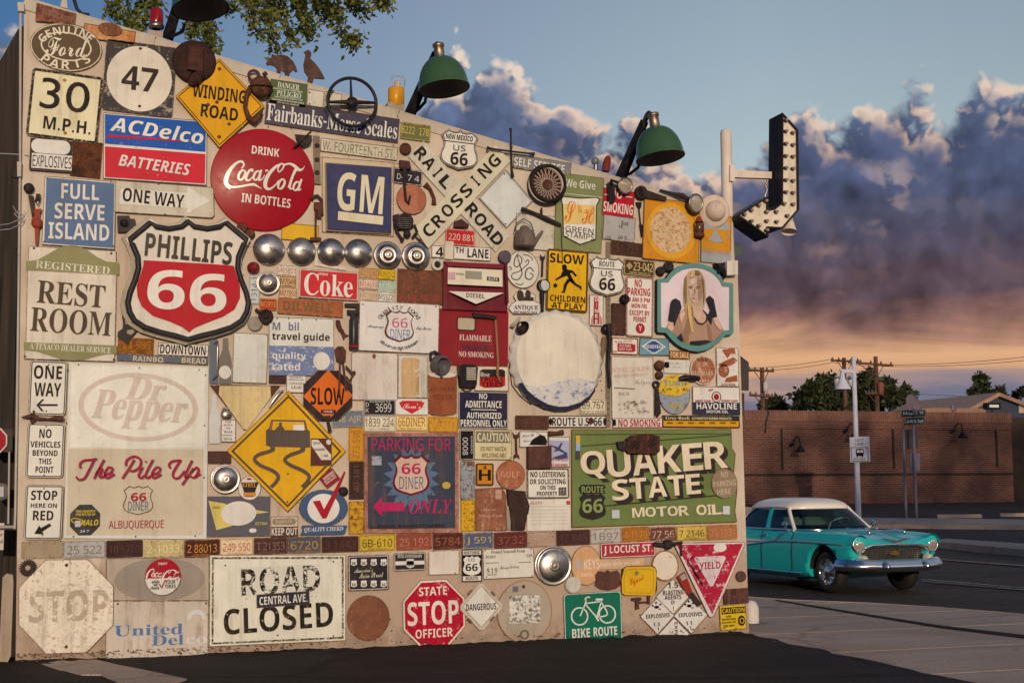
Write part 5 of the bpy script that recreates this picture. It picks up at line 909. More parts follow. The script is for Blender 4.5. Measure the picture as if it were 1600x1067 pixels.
# diner parking sign
s = S('sign','large rusted dark sign reading PARKING FOR above a 66 shield and pink arrow',SIGN,643,754,Abs([(569,676),(716.5,675.5),(717,832),(569.5,833)]),RU((140,86,66),(176,124,100),(196,150,124),.5,8),n=.03,th=.02)
s.f('panel',0,0,Abs([(574,682),(711,681.5),(711,825),(575,826)]),P((62,66,78),.28,C(112,92,80),5,.5,.7))
s.f('blue_glow',643,748,[((44 if k % 2 else 31) * math.cos(k * .1745),(52 if k % 2 else 39) * math.sin(k * .1745)) for k in range(36)],P((92,112,128),.4,C(66,70,82),12))
s.f('shield_edge',642.5,741.5,SHIELD(58,66),P((110,24,46),.1)); s.f('shield',642.5,742,SHIELD(51,58),P((214,176,146),.2,C(176,120,96),9)); pkk = P((186,42,84),.15,C(70,60,70),16)
s.t(pkk,('PARKING FOR',643,694.5,124,20,'r',0),('66',642.5,732,30,17,'b',0),('ONLY',673,791,68,22,'o',0)); s.t(P((76,106,126),.12),('DINER',643,754,38,19,'r',0),part='diner_lettering'); s.f('arrow',0,0,_k((1212,408),(1272,338),(1275,378),(1430,375),(1430,436),(1275,438),(1273,474)),pkk)
s.t(P((38,32,34),.1),('ALL OTHERS WILL BE POUNDED INTO FLATBREAD',637,822,116,5.5,'b',.5),part='small_lettering'); s.f('sticker',588.5,719.5,R(15,14),P((170,170,170),.4)); s.f('badge',697.5,758,E(13,11),P((196,166,70),.3))
# plate strip along the wall
ROW = [(66,858.5,65,27,(166,142,110),(180,160,130),'','washed out tan plate at the far left of the plate row'),(132,858,66,27,(176,166,150),(110,104,98),'25 522','grey plate 25 522 in the plate row under the soda panel'),(194.5,857,57,27,(66,42,38),(90,58,48),'18 5710','dark maroon rusted plate right of grey 25 522'),(255.5,856.5,62,26.5,(196,170,112),(226,204,150),'2-1033','mottled straw yellow plate above the small round tire sign'),(316,856,56,27,(84,42,34),(214,146,60),'2 88013','dark red plate 2 88013 with amber numerals'),(370,854,52,26,(226,196,150),(178,62,48),'249 550','peach plate 249 550 with red numerals'),(423,852.5,53,26,(82,54,46),(150,110,90),'T 21353','dark brown plate T 21353'),(475.5,851,52,26,(84,84,92),(196,140,50),'6720','slate blue plate 6720 with orange numerals'),(531.5,850,58,25,(72,44,38),(96,62,50),'3 1443','dark rusted plate between slate 6720 and a yellow plate'),(589.5,847.5,57,26,(206,168,50),(70,60,46),'6B-610','bright yellow plate 6B with chipped black numerals'),(647,846,56,26,(150,76,54),(196,130,96),'25 192','brick red plate 25 192'),(700,845,48,26,(86,48,42),(176,90,60),'5784','dark plate 5784 with dull red numerals'),(748,844,46,25,(84,92,116),(214,180,70),'J 591','blue plate 591 with yellow numerals'),(798,843,52,25,(96,48,42),(160,84,62),'3732','dark red plate 3732'),(846.5,842,45,24,(176,154,128),(200,120,90),'SG1652','sandy grey plate SG1652'),(895.5,839.5,53,24,(74,48,42),(92,60,50),'12 845','dark brown plate left of the grey white 1B97'),(946.5,837,49,24,(188,174,156),(120,112,100),'1B97','grey white plate 1B97'),(993,834.5,44,23.5,(170,104,40),(196,140,60),'4-1170','mottled rust and amber plate right of 1B97'),(1036,834,42,23,(120,70,54),(214,180,150),'77 56','brown plate 77 56 with pale numerals'),(1081,832.5,47,23,(214,180,80),(90,76,50),'7 2146','yellow plate 7 2146'),(1128.5,831,47,23,(176,112,66),(196,140,96),'25 1031','tan orange plate at the right end of the plate row')]
for x,y,w,h,b_,t_,q,lab in ROW:
    mat = RU(tuple(v * .85 for v in b_),b_,tuple(min(255,v * 1.25) for v in b_),.5,11) if max(b_) < 130 and b_[2] < 80 else None
    LP(lab,x,y,w,h,b_,t_,([(q,x,y + .5,w * .82,h * .48)] if q else []) + ([('NEW MEXICO',x,y + h * .37,w * .5,2.4)] if x not in (66,748) else []),wear=.32 if mat is None else .35,mat=mat,rot=1.2 if x > 560 else .6)
# lower right
s = S('sign','peach key shaped sign advertising keys made while you wait',SIGN,916,883,E(47,62),P((214,160,110),.12,C(206,180,150),9),n=.022); kk = P((230,206,172),.15,C(214,160,110),16); s.f('key_arm',0,0,TT(860,800,4.447,(330,332),(640,318),(655,335),(640,355),(655,385),(330,398)),P((214,166,118),.2,C(206,180,150),9)); s.t(kk,('KEYS',924.5,881,24,16,'b',2),('made while you wait',969,880.5,62,9,'b',2),('Curtis',917,897,18,6,'b',2)); s.f('hole',904,882.5,E(12,15),P((186,168,150)))
s = S('street_sign','small red street sign with smeared white hand painted letters','street sign',981.5,858.5,R(86,24,3),P((176,50,60),.14,C(220,190,170),12),n=.024,rot=1.2); s.o(.8,1,WH); s.t(WH,('J LOCUST ST.',981.5,858.5,76,15,'b'))
S('metal_plate','brown notched iron plaque left of the yellow soda sign','metal plate',950,906,[(-20,-8),(-15,-15),(-4,-13),(0,-16),(4,-13),(15,-15),(20,-8),(19,0),(20,8),(12,14),(0,16),(-12,14),(-20,8),(-19,0)],RU((80,50,42),(100,64,50),(120,80,60)),n=.026,th=.01)
s = S('sign','yellow rounded square soda sign with red slanting script',SIGN,1000,906.5,R(53,46,9),P((60,48,44),.1),n=.01,th=.05); s.f('yellow_face',0,0,TT(860,800,4.447,(512,395),(530,378),(700,375),(730,390),(738,440),(728,560),(705,578),(520,575),(498,560),(496,470)),P((222,170,34),.06,C(180,120,40),8,.35),th=.01); s.ring('bead',0,0,TT(860,800,4.447,(522,405),(540,392),(690,390),(718,402),(722,445),(714,548),(696,564),(530,560),(510,548),(508,470)),TT(860,800,4.447,(528,411),(544,398),(687,396),(712,407),(716,446),(708,543),(692,558),(534,555),(516,544),(514,471)),P((196,146,30))); s.t(P((196,70,40)),('Squirt',995.5,907,24,14,'c',18)); s.f('leaf',995,895,DIA(8,9),P((130,130,70)))
s = S('sign','small round cream sign with a rusty rim left of the red triangle',SIGN,1039.5,883.5,E(42,48),P((190,130,86),.2),n=.022); s.f('face',1039.5,883.5,E(38,44),P((224,204,174),.3,C(196,140,100),6)); s.b((1039,860),(1040,906),r=1.3)
s = S('sign','battered red and white YIELD triangle',SIGN,1109,905,Abs([(1053,850),(1058,847.5),(1161,846),(1165,849),(1116,962),(1111,965),(1107,962)]),P((222,202,186),.14),n=.034,th=.005,rot=1.5); s.f('red_field',0,0,Abs([(1057.5,851),(1161,849),(1113,959)]),P((178,34,56),.42,C(218,180,170),8,.45,.2)); s.f('white_field',0,0,TT(860,800,4.447,(1000,325),(1010,310),(1205,302),(1220,315),(1130,512),(1112,515)),P((222,200,188),.4,C(184,80,90),9)); s.t(P((176,44,60),.1),('YIELD',1109.5,883,33,11,'b',1.5)); s.f('pale_patch',1125,855,E(20,14),P((226,212,200),.2)); s.many('scrawl',[(1083,889,R(2,36)),(1092,905,R(2,26)),(1080,872,R(8,1.5)),(1087,886,R(8,1.5)),(1093,893,R(8,1.5))],BLK,rot=35)
S('metal_plate','brown rusty rectangle above the yellow caution label','metal plate',1150,931,R(39,24),RU((70,44,38),(100,62,46),(140,84,56)),n=.024,rot=2)
s = S('sign','small yellow caution label about ear protection',SIGN,1145.5,964,R(41,39,1),P((222,180,34),.08,C(150,110,40),12),n=.026,rot=2); s.f('top_band',1146,953,R(37,10),BLK); s.t(P((222,180,34)),('CAUTION',1146,953,35,7,'b'),part='top_lettering'); s.t(BLK,*[(q,1139,y,w,3,'b') for q,y,w in (('EAR',962.5,8),('PROTECTION',967,21),('REQUIRED IN',972,21),('THIS AREA',977,18))]); s.f('head',1159,969,E(11,16),BLK); s.ring('headset',1159.5,969,E(7.5,9),E(5,6.5),P((222,180,34)))
s = S('sign','green BIKE ROUTE sign with a white bicycle',SIGN,927,963.5,R(91,78,6),wht(.08,.2,(222,212,196)),n=.03,th=.005,rot=1.3); s.f('field',927,963.5,R(87,74,5),P((10,106,78),.08,C(140,160,140),9,.35)); s.t(WH,('BIKE',908,988.5,28,14,'b'),('ROUTE',946,985.5,37,14,'b'))
_b = lambda *p,w=2.0: [(860 + x / 4.447,800 + y / 4.447,w) for x,y in p]
circ = lambda cx,cy,r,w=2.2: [(860 + (cx + r * math.cos(t)) / 4.447,800 + (cy + r * 1.06 * math.sin(t)) / 4.447,w) for t in [i * math.pi / 12 for i in range(25)]]
s.stroke(WH,[circ(203,722,56),circ(395,708,56),_b((207,720),(245,625),(240,600)),_b((240,600),(262,588),(275,592)),_b((248,632),(355,618)),_b((245,640),(320,728)),_b((355,618),(322,728)),_b((322,728),(395,708),(355,625)),_b((315,605),(365,605),w=3.2),_b((345,612),(352,625)),_b((305,705),(335,755),w=2.4)],'bicycle'); s.b((905,928),(945,1000),(902,1002),r=1.2)
pw = wht(.2,.35,(222,208,188))
EXG = 'explosive placards by the bike sign'
s = S('placard','white diamond placard reading 1.5 BLASTING AGENTS, topmost of four','placard',1051.5,931.5,DIA(54,56),pw,n=.022,th=.003,group=EXG); s.t(BLK,('1.5',1051.5,914,16,9,'b',1),('BLASTING',1052,925,32,7,'b',1),('AGENTS',1051.5,932.5,26,7,'b',1),('D',1051.5,940.5,5,6,'b',1),('1',1052,951,1.5,9,'b',1))
s = S('placard','white diamond placard reading EXPLOSIVES 1.3, left of the blasting agents one','placard',1027,962,DIA(54,58),pw,n=.03,th=.003,group=EXG); s.t(BLK,('EXPLOSIVES',1028,961.5,37,6.5,'b',2),('1.3',1026,975,10,6,'b',2),('1',1028.5,982.5,2,6,'b',2)); s.many('blast',[(1026,948,E(8,5,7)),(1020,946,E(4,3,6)),(1032,944,E(4,3,6)),(1025,941,E(3,4,6)),(1031,951,E(4,2,6))],BLK)
s = S('placard','white diamond placard reading EXPLOSIVES 1.1, left of the yellow caution label','placard',1079.5,961,DIA(54,58),pw,n=.03,th=.003,group=EXG); s.t(BLK,('EXPLOSIVES',1079,959.5,37,6.5,'b',1.5),('1.1',1076.5,973,9,6,'b',2),('1',1079,980.5,2,6,'b',2)); s.many('blast',[(1077,946,E(8,5,7)),(1071,944,E(4,3,6)),(1083,942,E(4,3,6)),(1076,939,E(3,4,6)),(1082,949,E(4,2,6))],BLK)
s = S('placard','white diamond placard cut off by the asphalt at the foot of the wall','placard',1053,985,Abs([(1053,964),(1077,989),(1074,993.5),(1030,993.5),(1029,990)]),pw,n=.036,th=.003,group=EXG); s.t(BLK,('EXPL',1056.5,982.5,20,5,'b',-90),('1',1066,987,2,8,'b',60))
s = S('street_sign','white street sign reading DOWNTOWN under the shield tip','street sign',286.5,546.5,R(79,19),wht(.12),n=.022,rot=-1.5); s.t(BLK,('DOWNTOWN',286,546.5,71,14.5,'b')); s.b((249,540),(323,549),r=1)
s = S('sign','slate blue strip advertising bread, worn through in the middle',SIGN,254.5,561,R(143,11.5),P((92,98,104),.34,C(140,110,84),10),n=.024,rot=-1.8); s.t(P((206,186,150),.2,C(100,100,100),18),('RAINBO',231.5,561,47,8.5,'b'),('BREAD',303,563.5,38,8.5,'b'))
LP('rust brown plate with amber flecks left of the DOWNTOWN strip',212,541,56,26,(150,92,30),(190,120,40),[('23-936',214,539,42,12)],mat=RU((110,62,30),(160,98,30),(190,130,50),.52,16),rot=-1.5)
# ------------------------------------------------------------------ solid things hung on the wall
def pxm(x,y,n): return scale(x,y,-n)[2]
def K(*ops):
    mb = MB()
    for o in ops:
        k = o[0]
        if k == 'T':                    # tube: points (x, y, n), radius in px
            pts = [W3(*p) for p in o[1]]; m = pxm(*o[1][0]); r = o[2]; r = [q * m for q in r] if isinstance(r,(list,tuple)) else r * m
            mb.tube(pts,r,o[3] if len(o) > 3 else 9)
        elif k == 'P': mb.prism([W3(x,y,o[2] + o[3]) for x,y in o[1]],(0,o[3],0))
        elif k == 'L':                  # lathe about the outward axis
            m = pxm(o[1],o[2],o[3]); mb.lathe(W3(o[1],o[2],o[3]),o[5] if len(o) > 5 else (0,-1,0),[(r * m,a * m) for r,a in o[4]],o[6] if len(o) > 6 else 28)
        elif k == 'V':                  # lathe about the vertical axis, profile (radius px, height px)
            m = pxm(o[1],o[2],o[3]); mb.lathe(W3(o[1],o[2],o[3]),o[5] if len(o) > 5 else (0,0,1),[(r * m,a * m) for r,a in o[4]],28,ux=(1,0,0) if len(o) <= 5 else None)
        elif k == 'B': m = pxm(o[1],o[2],o[3]); mb.ball(W3(o[1],o[2],o[3]),o[4] * m,14,*(o[5] if len(o) > 5 else ()))
    return mb
def one(name,label,cat,mat,*ops,group=None): return tag(K(*ops).build(name,mat),label,cat,group)
def multi(name,label,cat,x,y,n,parts,group=None):
    e = empty(name,W3(x,y,n),label,cat,group); L = {}
    for p in parts: L[p[0]] = K(*p[2:]).build(p[0],p[1],L[p[0].split('>')[0]] if '>' in p[0] else e)
    return e
IRON = RU((40,34,34),(60,48,44),(84,62,50),.5,14,.6); DARK = P((44,40,42),.14,C(96,70,56),14,.4); RST = RU((70,42,34),(104,62,46),(130,82,58),.5,14)
CHR = metal((.60,.58,.57),.3); STEEL = metal((.38,.36,.35),.38); BLKP = P((34,31,34),.06,C(90,80,72),12,.35)
# hubcaps
HG = 'chrome hubcaps in the row by the soda sign'
def hubcap(label,x,y,r,kind,group=HG,d=.55):
    prof = {0: [(r,0),(r,2),(r * .97,3.2),(r * .9,5),(r * .7,9),(r * .45,12),(r * .2,13.5),(.01,14)],
            1: [(r,0),(r,2),(r * .92,3),(r * .66,4),(r * .62,8),(r * .5,8.6),(r * .42,7.2),(r * .36,9),(r * .3,11),(r * .12,12),(.01,12.2)],
            2: [(r,0),(r,3),(r * .97,4),(r * .88,4),(r * .84,2.4),(r * .78,5),(r * .6,8),(r * .4,10),(r * .18,11),(.01,11.4)]}[kind]
    m = pxm(x,y,.03); mb = MB().lathe(W3(x,y,.03),(0,-1,0),[(q * m,a * m * d * 1.6) for q,a in prof],40)
    o = tag(mb.build('hubcap',CHR,origin=W3(x,y,.03)),label,'hubcap',group)
    h = prof[-1][1] * m * d * 1.6
    mb = MB()
    if kind == 0:
        for k in range(-3,4): mb.tube([W3(x + k * r * .12 - r * .05,y + (k % 2) * 1.6,.03) - Vector((0,h * (1 - .35 * (k / 4) ** 2) + .001,0)),W3(x + k * r * .12 + r * .06,y - 1.6 + (k % 2),.03) - Vector((0,h * (1 - .35 * (k / 4) ** 2) + .001,0))],.9 * m,6)
    else: mb.lathe(W3(x,y,.03) - Vector((0,h - .002,0)),(0,-1,0),[(r * .28 * m,0),(r * .26 * m,1.4 * m),(r * .2 * m,.8 * m),(.001,2 * m)],20)
    mb.build('center_emblem',P((150,140,130),.2) if kind == 0 else metal((.5,.48,.46),.3),o); return o
hubcap('first and largest smooth chrome hubcap in the row under the red soda button',420,390,24.5,0)
hubcap('second smooth hubcap in the row, with a bright round medallion',471,393,22,0,d=.5)
hubcap('third smooth hubcap in the row, overlapping a carpenter square',517,394,21.5,0,d=.62)
hubcap('fourth smooth hubcap in the row, below the blue block letter sign',560,395.5,22,0)
hubcap('fifth hubcap in the row, ringed with a white centre',605,399.5,22,1)
hubcap('sixth hubcap at the right end of the row with a star shaped centre',649.5,401,22.5,1)
hubcap('lone small hubcap below the row, next to three small plates',418.5,442.5,18.5,2)
hubcap('chrome hubcap with a black letter S centre left of the skidding car diamond',352,748,23.5,2)
hubcap('biggest polished hubcap at the foot of the wall above the grey manhole cover',864,883,31.5,2)
# spare wheel
e = empty('spare_wheel',W3(851,288,.02),'black tyre with a chrome wire spoke rim hung on the wall','spare wheel')
K(('L',851,290,.02,[(22,0),(27,1),(30,6),(31,12),(29.5,18),(27,20),(25,19),(24,8)],(.03,-1,.02),40)).build('tyre',P((40,35,34),.1,C(80,66,56),14,.6),e)
K(('L',853,289,.11,[(28,0),(29,1.5),(27.5,3),(26,1.5),(25.5,-3)],(0,-1,0),40)).build('rim',P((206,182,156),.25,C(110,70,50),14,.35),e)
K(('L',855,289,.13,[(8,-2),(8,3),(6.5,4.5),(6,3),(.01,5)],(0,-1,0),20)).build('hub',RST,e)
m = pxm(854,289,.12); mb = MB(); c0 = W3(854.5,289,.13)
for k in range(44):
    a,b = 2 * math.pi * k / 44,2 * math.pi * (k + (5 if k % 2 else -5)) / 44
    mb.tube([c0 + Vector((math.cos(a) * 7 * m,0,math.sin(a) * 7 * m)),c0 + Vector((math.cos(b) * 26.5 * m,.02,math.sin(b) * 26.5 * m))],.003,5,False)
mb.build('wire_spokes',P((196,172,146),.3,C(110,70,50),20,.35),e)
K(('L',853,289,.05,[(27,0),(.01,0)],(0,-1,0),30)).build('back_plate',RST,e)
# steering wheel
e = empty('steering_wheel',W3(549.5,162,.12),'black three spoke steering wheel across the navy scales sign','steering wheel')
m = pxm(549.5,160,.12); P0 = W3(550,160,.12)
MB().tube([P0 + Vector((math.cos(t) * 37.5 * m,0,math.sin(t) * 37.5 * m)) for t in [2 * math.pi * i / 40 for i in range(42)]],2.6 * m,10,False).build('rim',BLKP,e)
K(('L',550,161,.1,[(9,0),(9,3),(7,6),(4,7),(.01,7.4)])).build('hub',BLKP,e)
for a,b in (((513,160),3),((587,161),3),((548,124),2)): K(('T',[(549,160,.125),((549 + a[0]) / 2,(160 + a[1]) / 2,.13),(a[0],a[1],.12)],[b * 1.3,b,b * .7])).build('spoke',BLKP,e)
# bell and clevis, phone, carburettor ...
one('iron_bell','rust brown iron bell hung above the WINDING ROAD diamond','bell',RST,('B',408,136,.1,17,(1,.7,1)),('V',408,136,.1,[(17.6,-1.5),(18,0),(17.6,1.5)]),('L',396.5,119,.08,[(9,0),(10,2),(7,3),(6,0)]),('T',[(412,118,.1),(416,114,.1)],3.5))
one('clevis_hook','rusty U shaped hook curling over the right corner of the yellow WINDING ROAD diamond','iron hook',RST,('T',[(392,136,.085),(385,150,.085),(383,168,.085),(388,184,.085),(397,190,.085),(405,183,.085),(409,172,.085)],[4,3.6,3.4,4.4,5,4,2.4]))
one('tyre_pump_tool','black lever tool above the right edge of the red soda button','lever tool',IRON,('P',[(461,210),(488,212),(485,224),(474,229),(466,224)],.06,.03),('T',[(459,231,.1),(486,206,.1)],1.6))
e = one('spirit_level','narrow upright rusty spirit level right of the red soda button','spirit level',RU((120,100,80),(140,118,96),(96,66,50)),('P',[(489.5,212),(499.5,213),(501.5,288),(491,287)],.02,.02))
for y in (228,250,270): K(('L',495.5,y,.041,[(4,0),(3.6,1.2),(2.6,.6),(.01,.4)])).build('vial',IRON,e)
one('pipe_clamp','rusty pipe clamp hanging left of the blue block letter sign','clamp',RST,('T',[(486,312,.06),(489,307,.06),(496,306,.06),(502,312,.06),(503,336,.06)],2.6),('P',[(491,316),(502,316),(502,340),(496,340),(496,328),(491,326)],.04,.04),('T',[(493,325,.06),(493,374,.06)],1.7),('P',[(485,371),(502,371),(502,376),(485,376)],.04,.03))
one('iron_fitting','left of two small rusty caps under the red soda button','iron cap',RST,('L',377.5,357,.03,[(8,0),(8.5,4),(6,8),(3,8),(.01,6)]))
one('iron_fitting','right of two small rusty caps under the red soda button','iron cap',RST,('L',390,366,.03,[(7.5,0),(8,3),(5,7),(.01,6)]))
one('carpenter_square','flat steel carpenter square behind the third hubcap','carpenter square',STEEL,('P',[(492,383),(497,384),(496,412),(541,418),(541,423),(492,415)],.018,.006))
one('marker_lamp','small red round lamp left of the lone small hubcap','marker lamp',P((120,26,30),.03,rough=.15),('L',395.5,419,.03,[(9.5,0),(9.5,4),(7,8),(3,10),(.01,10.5)]))
one('siren_reel','black round siren with a bracket left of the travel guide sign','siren',IRON,('L',414.5,495,.03,[(11,0),(11,10),(8,11),(8,7),(4,7),(4,10),(.01,10)]),('T',[(399,483,.06),(409,491,.06)],2.6),('P',[(404,485),(425,489),(424,503),(408,502)],.02,.04))
one('wooden_reel','small tan disc behind the black siren','disc',P((160,144,126),.3),('L',398,506,.02,[(11.5,0),(11.5,3),(8,4),(5,2),(3,4),(.01,4)]))
one('bottle_cutout','flat tin cut out of a brown soda bottle','bottle cutout',P((122,112,98),.3,C(180,160,130),10),('P',TT(310,540,4.85,(186,-58),(225,-58),(228,30),(248,90),(252,150),(246,200),(250,280),(240,292),(165,292),(156,280),(160,210),(153,150),(160,90),(182,30)),.02,.008))
K(('P',[(351.5 + 9.5 * math.cos(t),581.5 + 10.5 * math.sin(t)) for t in [i * .3927 for i in range(16)]],.028,.003)).build('white_disc',WH,bpy.data.objects['bottle_cutout'])
e = one('handle_bar','steel pull handle on a blue grey upright plate','pull handle',P((104,108,112),.3),('P',[(327,530),(341,531),(341,600),(327,599)],.02,.008)); K(('T',[(335,537,.03),(339,534,.07),(340,545,.07),(339,586,.07),(333,594,.03)],1.6)).build('grip',CHR,e)
one('glass_bottle','pale flat bottle shape beside the push button plate','bottle cutout',P((206,196,182),.2,C(180,160,130),10,.3),('P',TT(310,540,4.85,(103,372),(138,372),(142,470),(165,540),(170,600),(160,640),(168,740),(85,742),(82,640),(78,590),(86,530),(102,460)),.02,.01))
one('padlock','small steel padlock above the push button plate','padlock',STEEL,('L',353,648,.03,[(8,0),(8,5),(6,7),(.01,7)]),('T',[(347,642,.05),(348,637,.05),(354,637,.05),(356,642,.05)],1.3))
e = multi('fire_extinguisher','small black fire extinguisher left of the white diner sign','fire extinguisher',552,547,.06,[('cylinder',P((48,44,48),.3,C(120,100,80),12,.3),('V',552.5,545,.09,[(.01,0),(6.8,0),(7.4,2),(7.4,44),(6,48),(2.5,50),(2.5,56)])),('base_ring',P((150,40,36),.3),('V',552.5,543,.09,[(7.6,0),(7.6,3.2),(7.2,3.2)])),('valve',IRON,('P',[(543,484),(561,485),(560,490),(556,491),(555,496),(549,496),(548,490),(543,489)],.06,.05)),('bracket',IRON,('P',[(539,474),(562,474),(561,504),(557,504),(556,480),(539,479)],.03,.03))])
one('pocket_knife','folding knife with its blade down left of the fire extinguisher','knife',RST,('P',[(525,500),(531,500),(535,514),(530,518),(525,508)],.03,.02),('P',[(530,514),(536,514),(540,522),(546,524),(540,526),(537,531)],.03,.01))
one('hanging_pliers','rusty plier and key cluster hanging over the top of the SLOW octagon','pliers',RST,('P',[(523,546),(528,541),(536,541),(541,548),(540,562),(534,566),(526,562)],.08,.03),('T',[(531,560,.1),(530,620,.1)],1.6),('T',[(535,560,.1),(541,610,.1)],1.8),('T',[(540,572,.1),(552,585,.1),(546,595,.1),(541,588,.1)],1.8),('B',553,582,.1,3))
one('small_hammer','small iron hammer hanging below the SLOW octagon','hammer',IRON,('P',[(504,650),(516,649),(516,655),(504,656)],.07,.03),('P',[(510,655),(514,655),(519,674),(513,675)],.075,.02))
one('chrome_trim','curved chrome trim strip above the skidding car diamond','trim strip',CHR,('T',[(420,636,.06),(428,624,.06),(438,612,.06),(443,610,.06)],[1,2.6,2.4,1]))
one('iron_button','small dark iron knob right of the red tick','knob',IRON,('L',536,767.5,.02,[(7.5,0),(7.5,4),(5,7),(.01,7.5)]))
e = multi('pouring_can','grey metal oil jug tipped to pour into the tin oil can','oil jug',683,567,.04,[('body',P((92,86,84),.3,C(150,130,110),12,.35),('L',684,568,.05,[(.01,0),(14,0),(15,4),(14,16),(13.5,17),(12,16),(12,8),(.01,8)],(.35,-1,-.3))),('handle',DARK,('T',[(673,562,.09),(673,551,.09),(679,549,.09),(688,555,.09)],2)),('spout',P((92,86,84),.3),('T',[(688,574,.13),(691,588,.12)],[4,1.8]))])
e = multi('mirror_lamp','black boxy lamp with a ribbed chrome face above NO ADMITTANCE','lamp',733,588,.04,[('housing',BLKP,('P',[(717,571),(724,569),(741,569),(747,574),(745,602),(738,605),(720,603)],.03,.09)),('ribbed_face',STEEL,*[('P',[(729,574 + 3.4 * k),(744,574 + 3.4 * k),(744,576.4 + 3.4 * k),(729,576.4 + 3.4 * k)],.12,.012) for k in range(6)]),('bail',RST,('T',[(720,603,.05),(726,611,.05),(734,611,.05),(739,604,.05)],1.2))])
e = multi('tomahawk','long handled axe hung over the red stencilled pump door','axe',775,545,.06,[('head',DARK,('P',[(739,488),(776,494),(776,501),(770,498),(740,495)],.06,.03)),('handle',P((150,104,70),.2,C(110,70,46),10),('T',[(774,498,.075),(776,530,.075),(778,565,.075),(777,585,.075),(782,597,.075)],[2.2,2,2.2,2.4,1.6]))])
one('open_spanner','double ended open spanner right of the welding arc sign','spanner',RST,('T',[(806,683,.03),(807,712,.03)],1.8),('P',[(801,675),(804,679),(808,679),(811,675),(811,683),(807,686),(803,684)],.02,.014),('P',[(803,718),(803,711),(807,708),(811,711),(812,717),(808,714),(806,714)],.02,.014))
one('iron_box','square brown iron box above the no loitering sign','iron box',RU((76,48,40),(96,60,48),(120,76,56),.5,9),('P',[(826,697),(862,696),(862,731),(826,732)],.02,.08))
e = one('lantern_box','tall dark brown iron lantern case below the round rust orange disc','lantern case',RU((50,36,32),(70,48,40),(90,60,48)),('P',[(793,765),(821,767),(823,780),(824,805),(820,828),(800,828),(795,790)],.02,.05)); K(('T',[(822,778,.06),(826,790,.06),(824,803,.06)],1.6)).build('side_handle',IRON,e); K(('P',[(791,790),(797,790),(798,827),(792,827)],.02,.04)).build('silver_edge',STEEL,e)
one('iron_fitting','small rusty fitting above the plane poster','fitting',RST,('T',[(857,677,.04),(870,677,.04),(880,675,.04)],[4,3,4.5]))
e = multi('heater_unit','dark rusty twin fan heater unit fixed across the green motor oil sign','heater',1000,694,.05,[('case',RU((52,34,30),(80,46,36),(140,72,40),.5,8),('P',[(981,686),(990,680),(1012,677),(1031,681),(1031,705),(1026,709),(982,708),(978,702)],.045,.09)),('intake',IRON,('P',[(965,690),(982,688),(981,706),(967,701)],.05,.06)),*[('fan',BLKP,*[('P',[(x,y),(x + 7 * math.cos(a),y + 7.5 * math.sin(a)),(x + 7 * math.cos(a + .6),y + 7.5 * math.sin(a + .6))],.136,.004) for a in [i * 1.047 for i in range(6)]]) for x,y in ((993,695),(1018,692))]])
# ladder of tools round the top right
def headlamp(label,x,y,r,mat,yaw,n=.1):
    e = empty('headlamp',W3(x,y,n),label,'headlamp','old headlamps along the roof edge'); ax = (yaw,-1,-.1)
    K(('L',x,y,n - .06,[(.01,-r * 1.1),(r * .5,-r),(r * .85,-r * .5),(r,0),(r * 1.05,2)],ax)).build('bowl',mat,e)
    K(('L',x,y,n - .06,[(r * 1.08,1),(r * 1.08,3),(r * .9,4),(r * .88,2)],ax)).build('rim',STEEL,e)
    K(('L',x,y,n - .06,[(r * .95,2.5),(r * .6,4),(r * .25,5),(.01,5.2)],ax)).build('lens',simple('lens_glass',(.55,.5,.42),.12,.3),e)
    return e
e = headlamp('small chrome headlamp on a black bracket above NO SMOKING',976,290.5,12,DARK,.15,.16); K(('T',[(952,296,.05),(956,282,.1),(966,286,.12)],[4,3,2.5]),('P',[(951,285),(960,290),(962,312),(957,318),(951,312)],.03,.06)).build('bracket',BLKP,e)
e = headlamp('larger black headlamp left of the white pith helmet',1086,318,14,BLKP,.35,.2); K(('T',[(1031,297,.06),(1052,303,.08),(1066,306,.1),(1076,312,.12)],[1.6,2.6,4.5,3])).build('bracket',IRON,e)
one('cast_iron_ladle','black iron ladle lying above the orange cratered sign','ladle',IRON,('L',1000,302,.03,[(10,0),(10.5,6),(8,9),(7,5),(.01,3)]),('P',[(1002,294),(1042,308),(1041,314),(1006,309)],.06,.02))
one('spatula','black metal spatula hanging left of the orange cratered sign','spatula',BLKP,('P',[(993,316),(1003,316),(1002,324),(999,328),(996,324)],.025,.005),('T',[(998.5,327,.03),(1001,352,.03)],1.1),('P',[(999,350),(1004,351),(1007,367),(1002,371)],.025,.006))
e = multi('pith_helmet','cream pith helmet hung at the right end of the roof edge','helmet',1115,330,.03,[('brim',P((222,190,156),.14,C(160,110,80),9,.5),('L',1115,330,.03,[(24,0),(25.5,1.5),(24,3),(15,6)],(-.12,-1,-.05))),('crown',P((222,192,160),.16,C(160,110,80),9,.5),('L',1116.5,330,.05,[(16.5,0),(16,6),(13,13),(8,17),(.01,18.5)],(.0,-1,-.05)))])
e = multi('oil_lantern','small rust red oil lantern below the white helmet','lantern',1092,372,.05,[('tank',RST,('V',1092.5,371,.08,[(.01,0),(8,0),(8,6),(4,8)])),('cage',RST,('T',[(1086,365,.08),(1085,350,.08),(1089,343,.08)],1.1),('T',[(1099,365,.08),(1099,350,.08),(1095,343,.08)],1.1)),('globe',P((96,60,50),.1,rough=.2),('V',1092.5,363,.08,[(3.5,0),(5.5,5),(4.5,12),(3,15)])),('cap',P((140,60,44),.2),('V',1092.5,347,.08,[(6.5,0),(4,4),(3,8),(.01,9)]))])
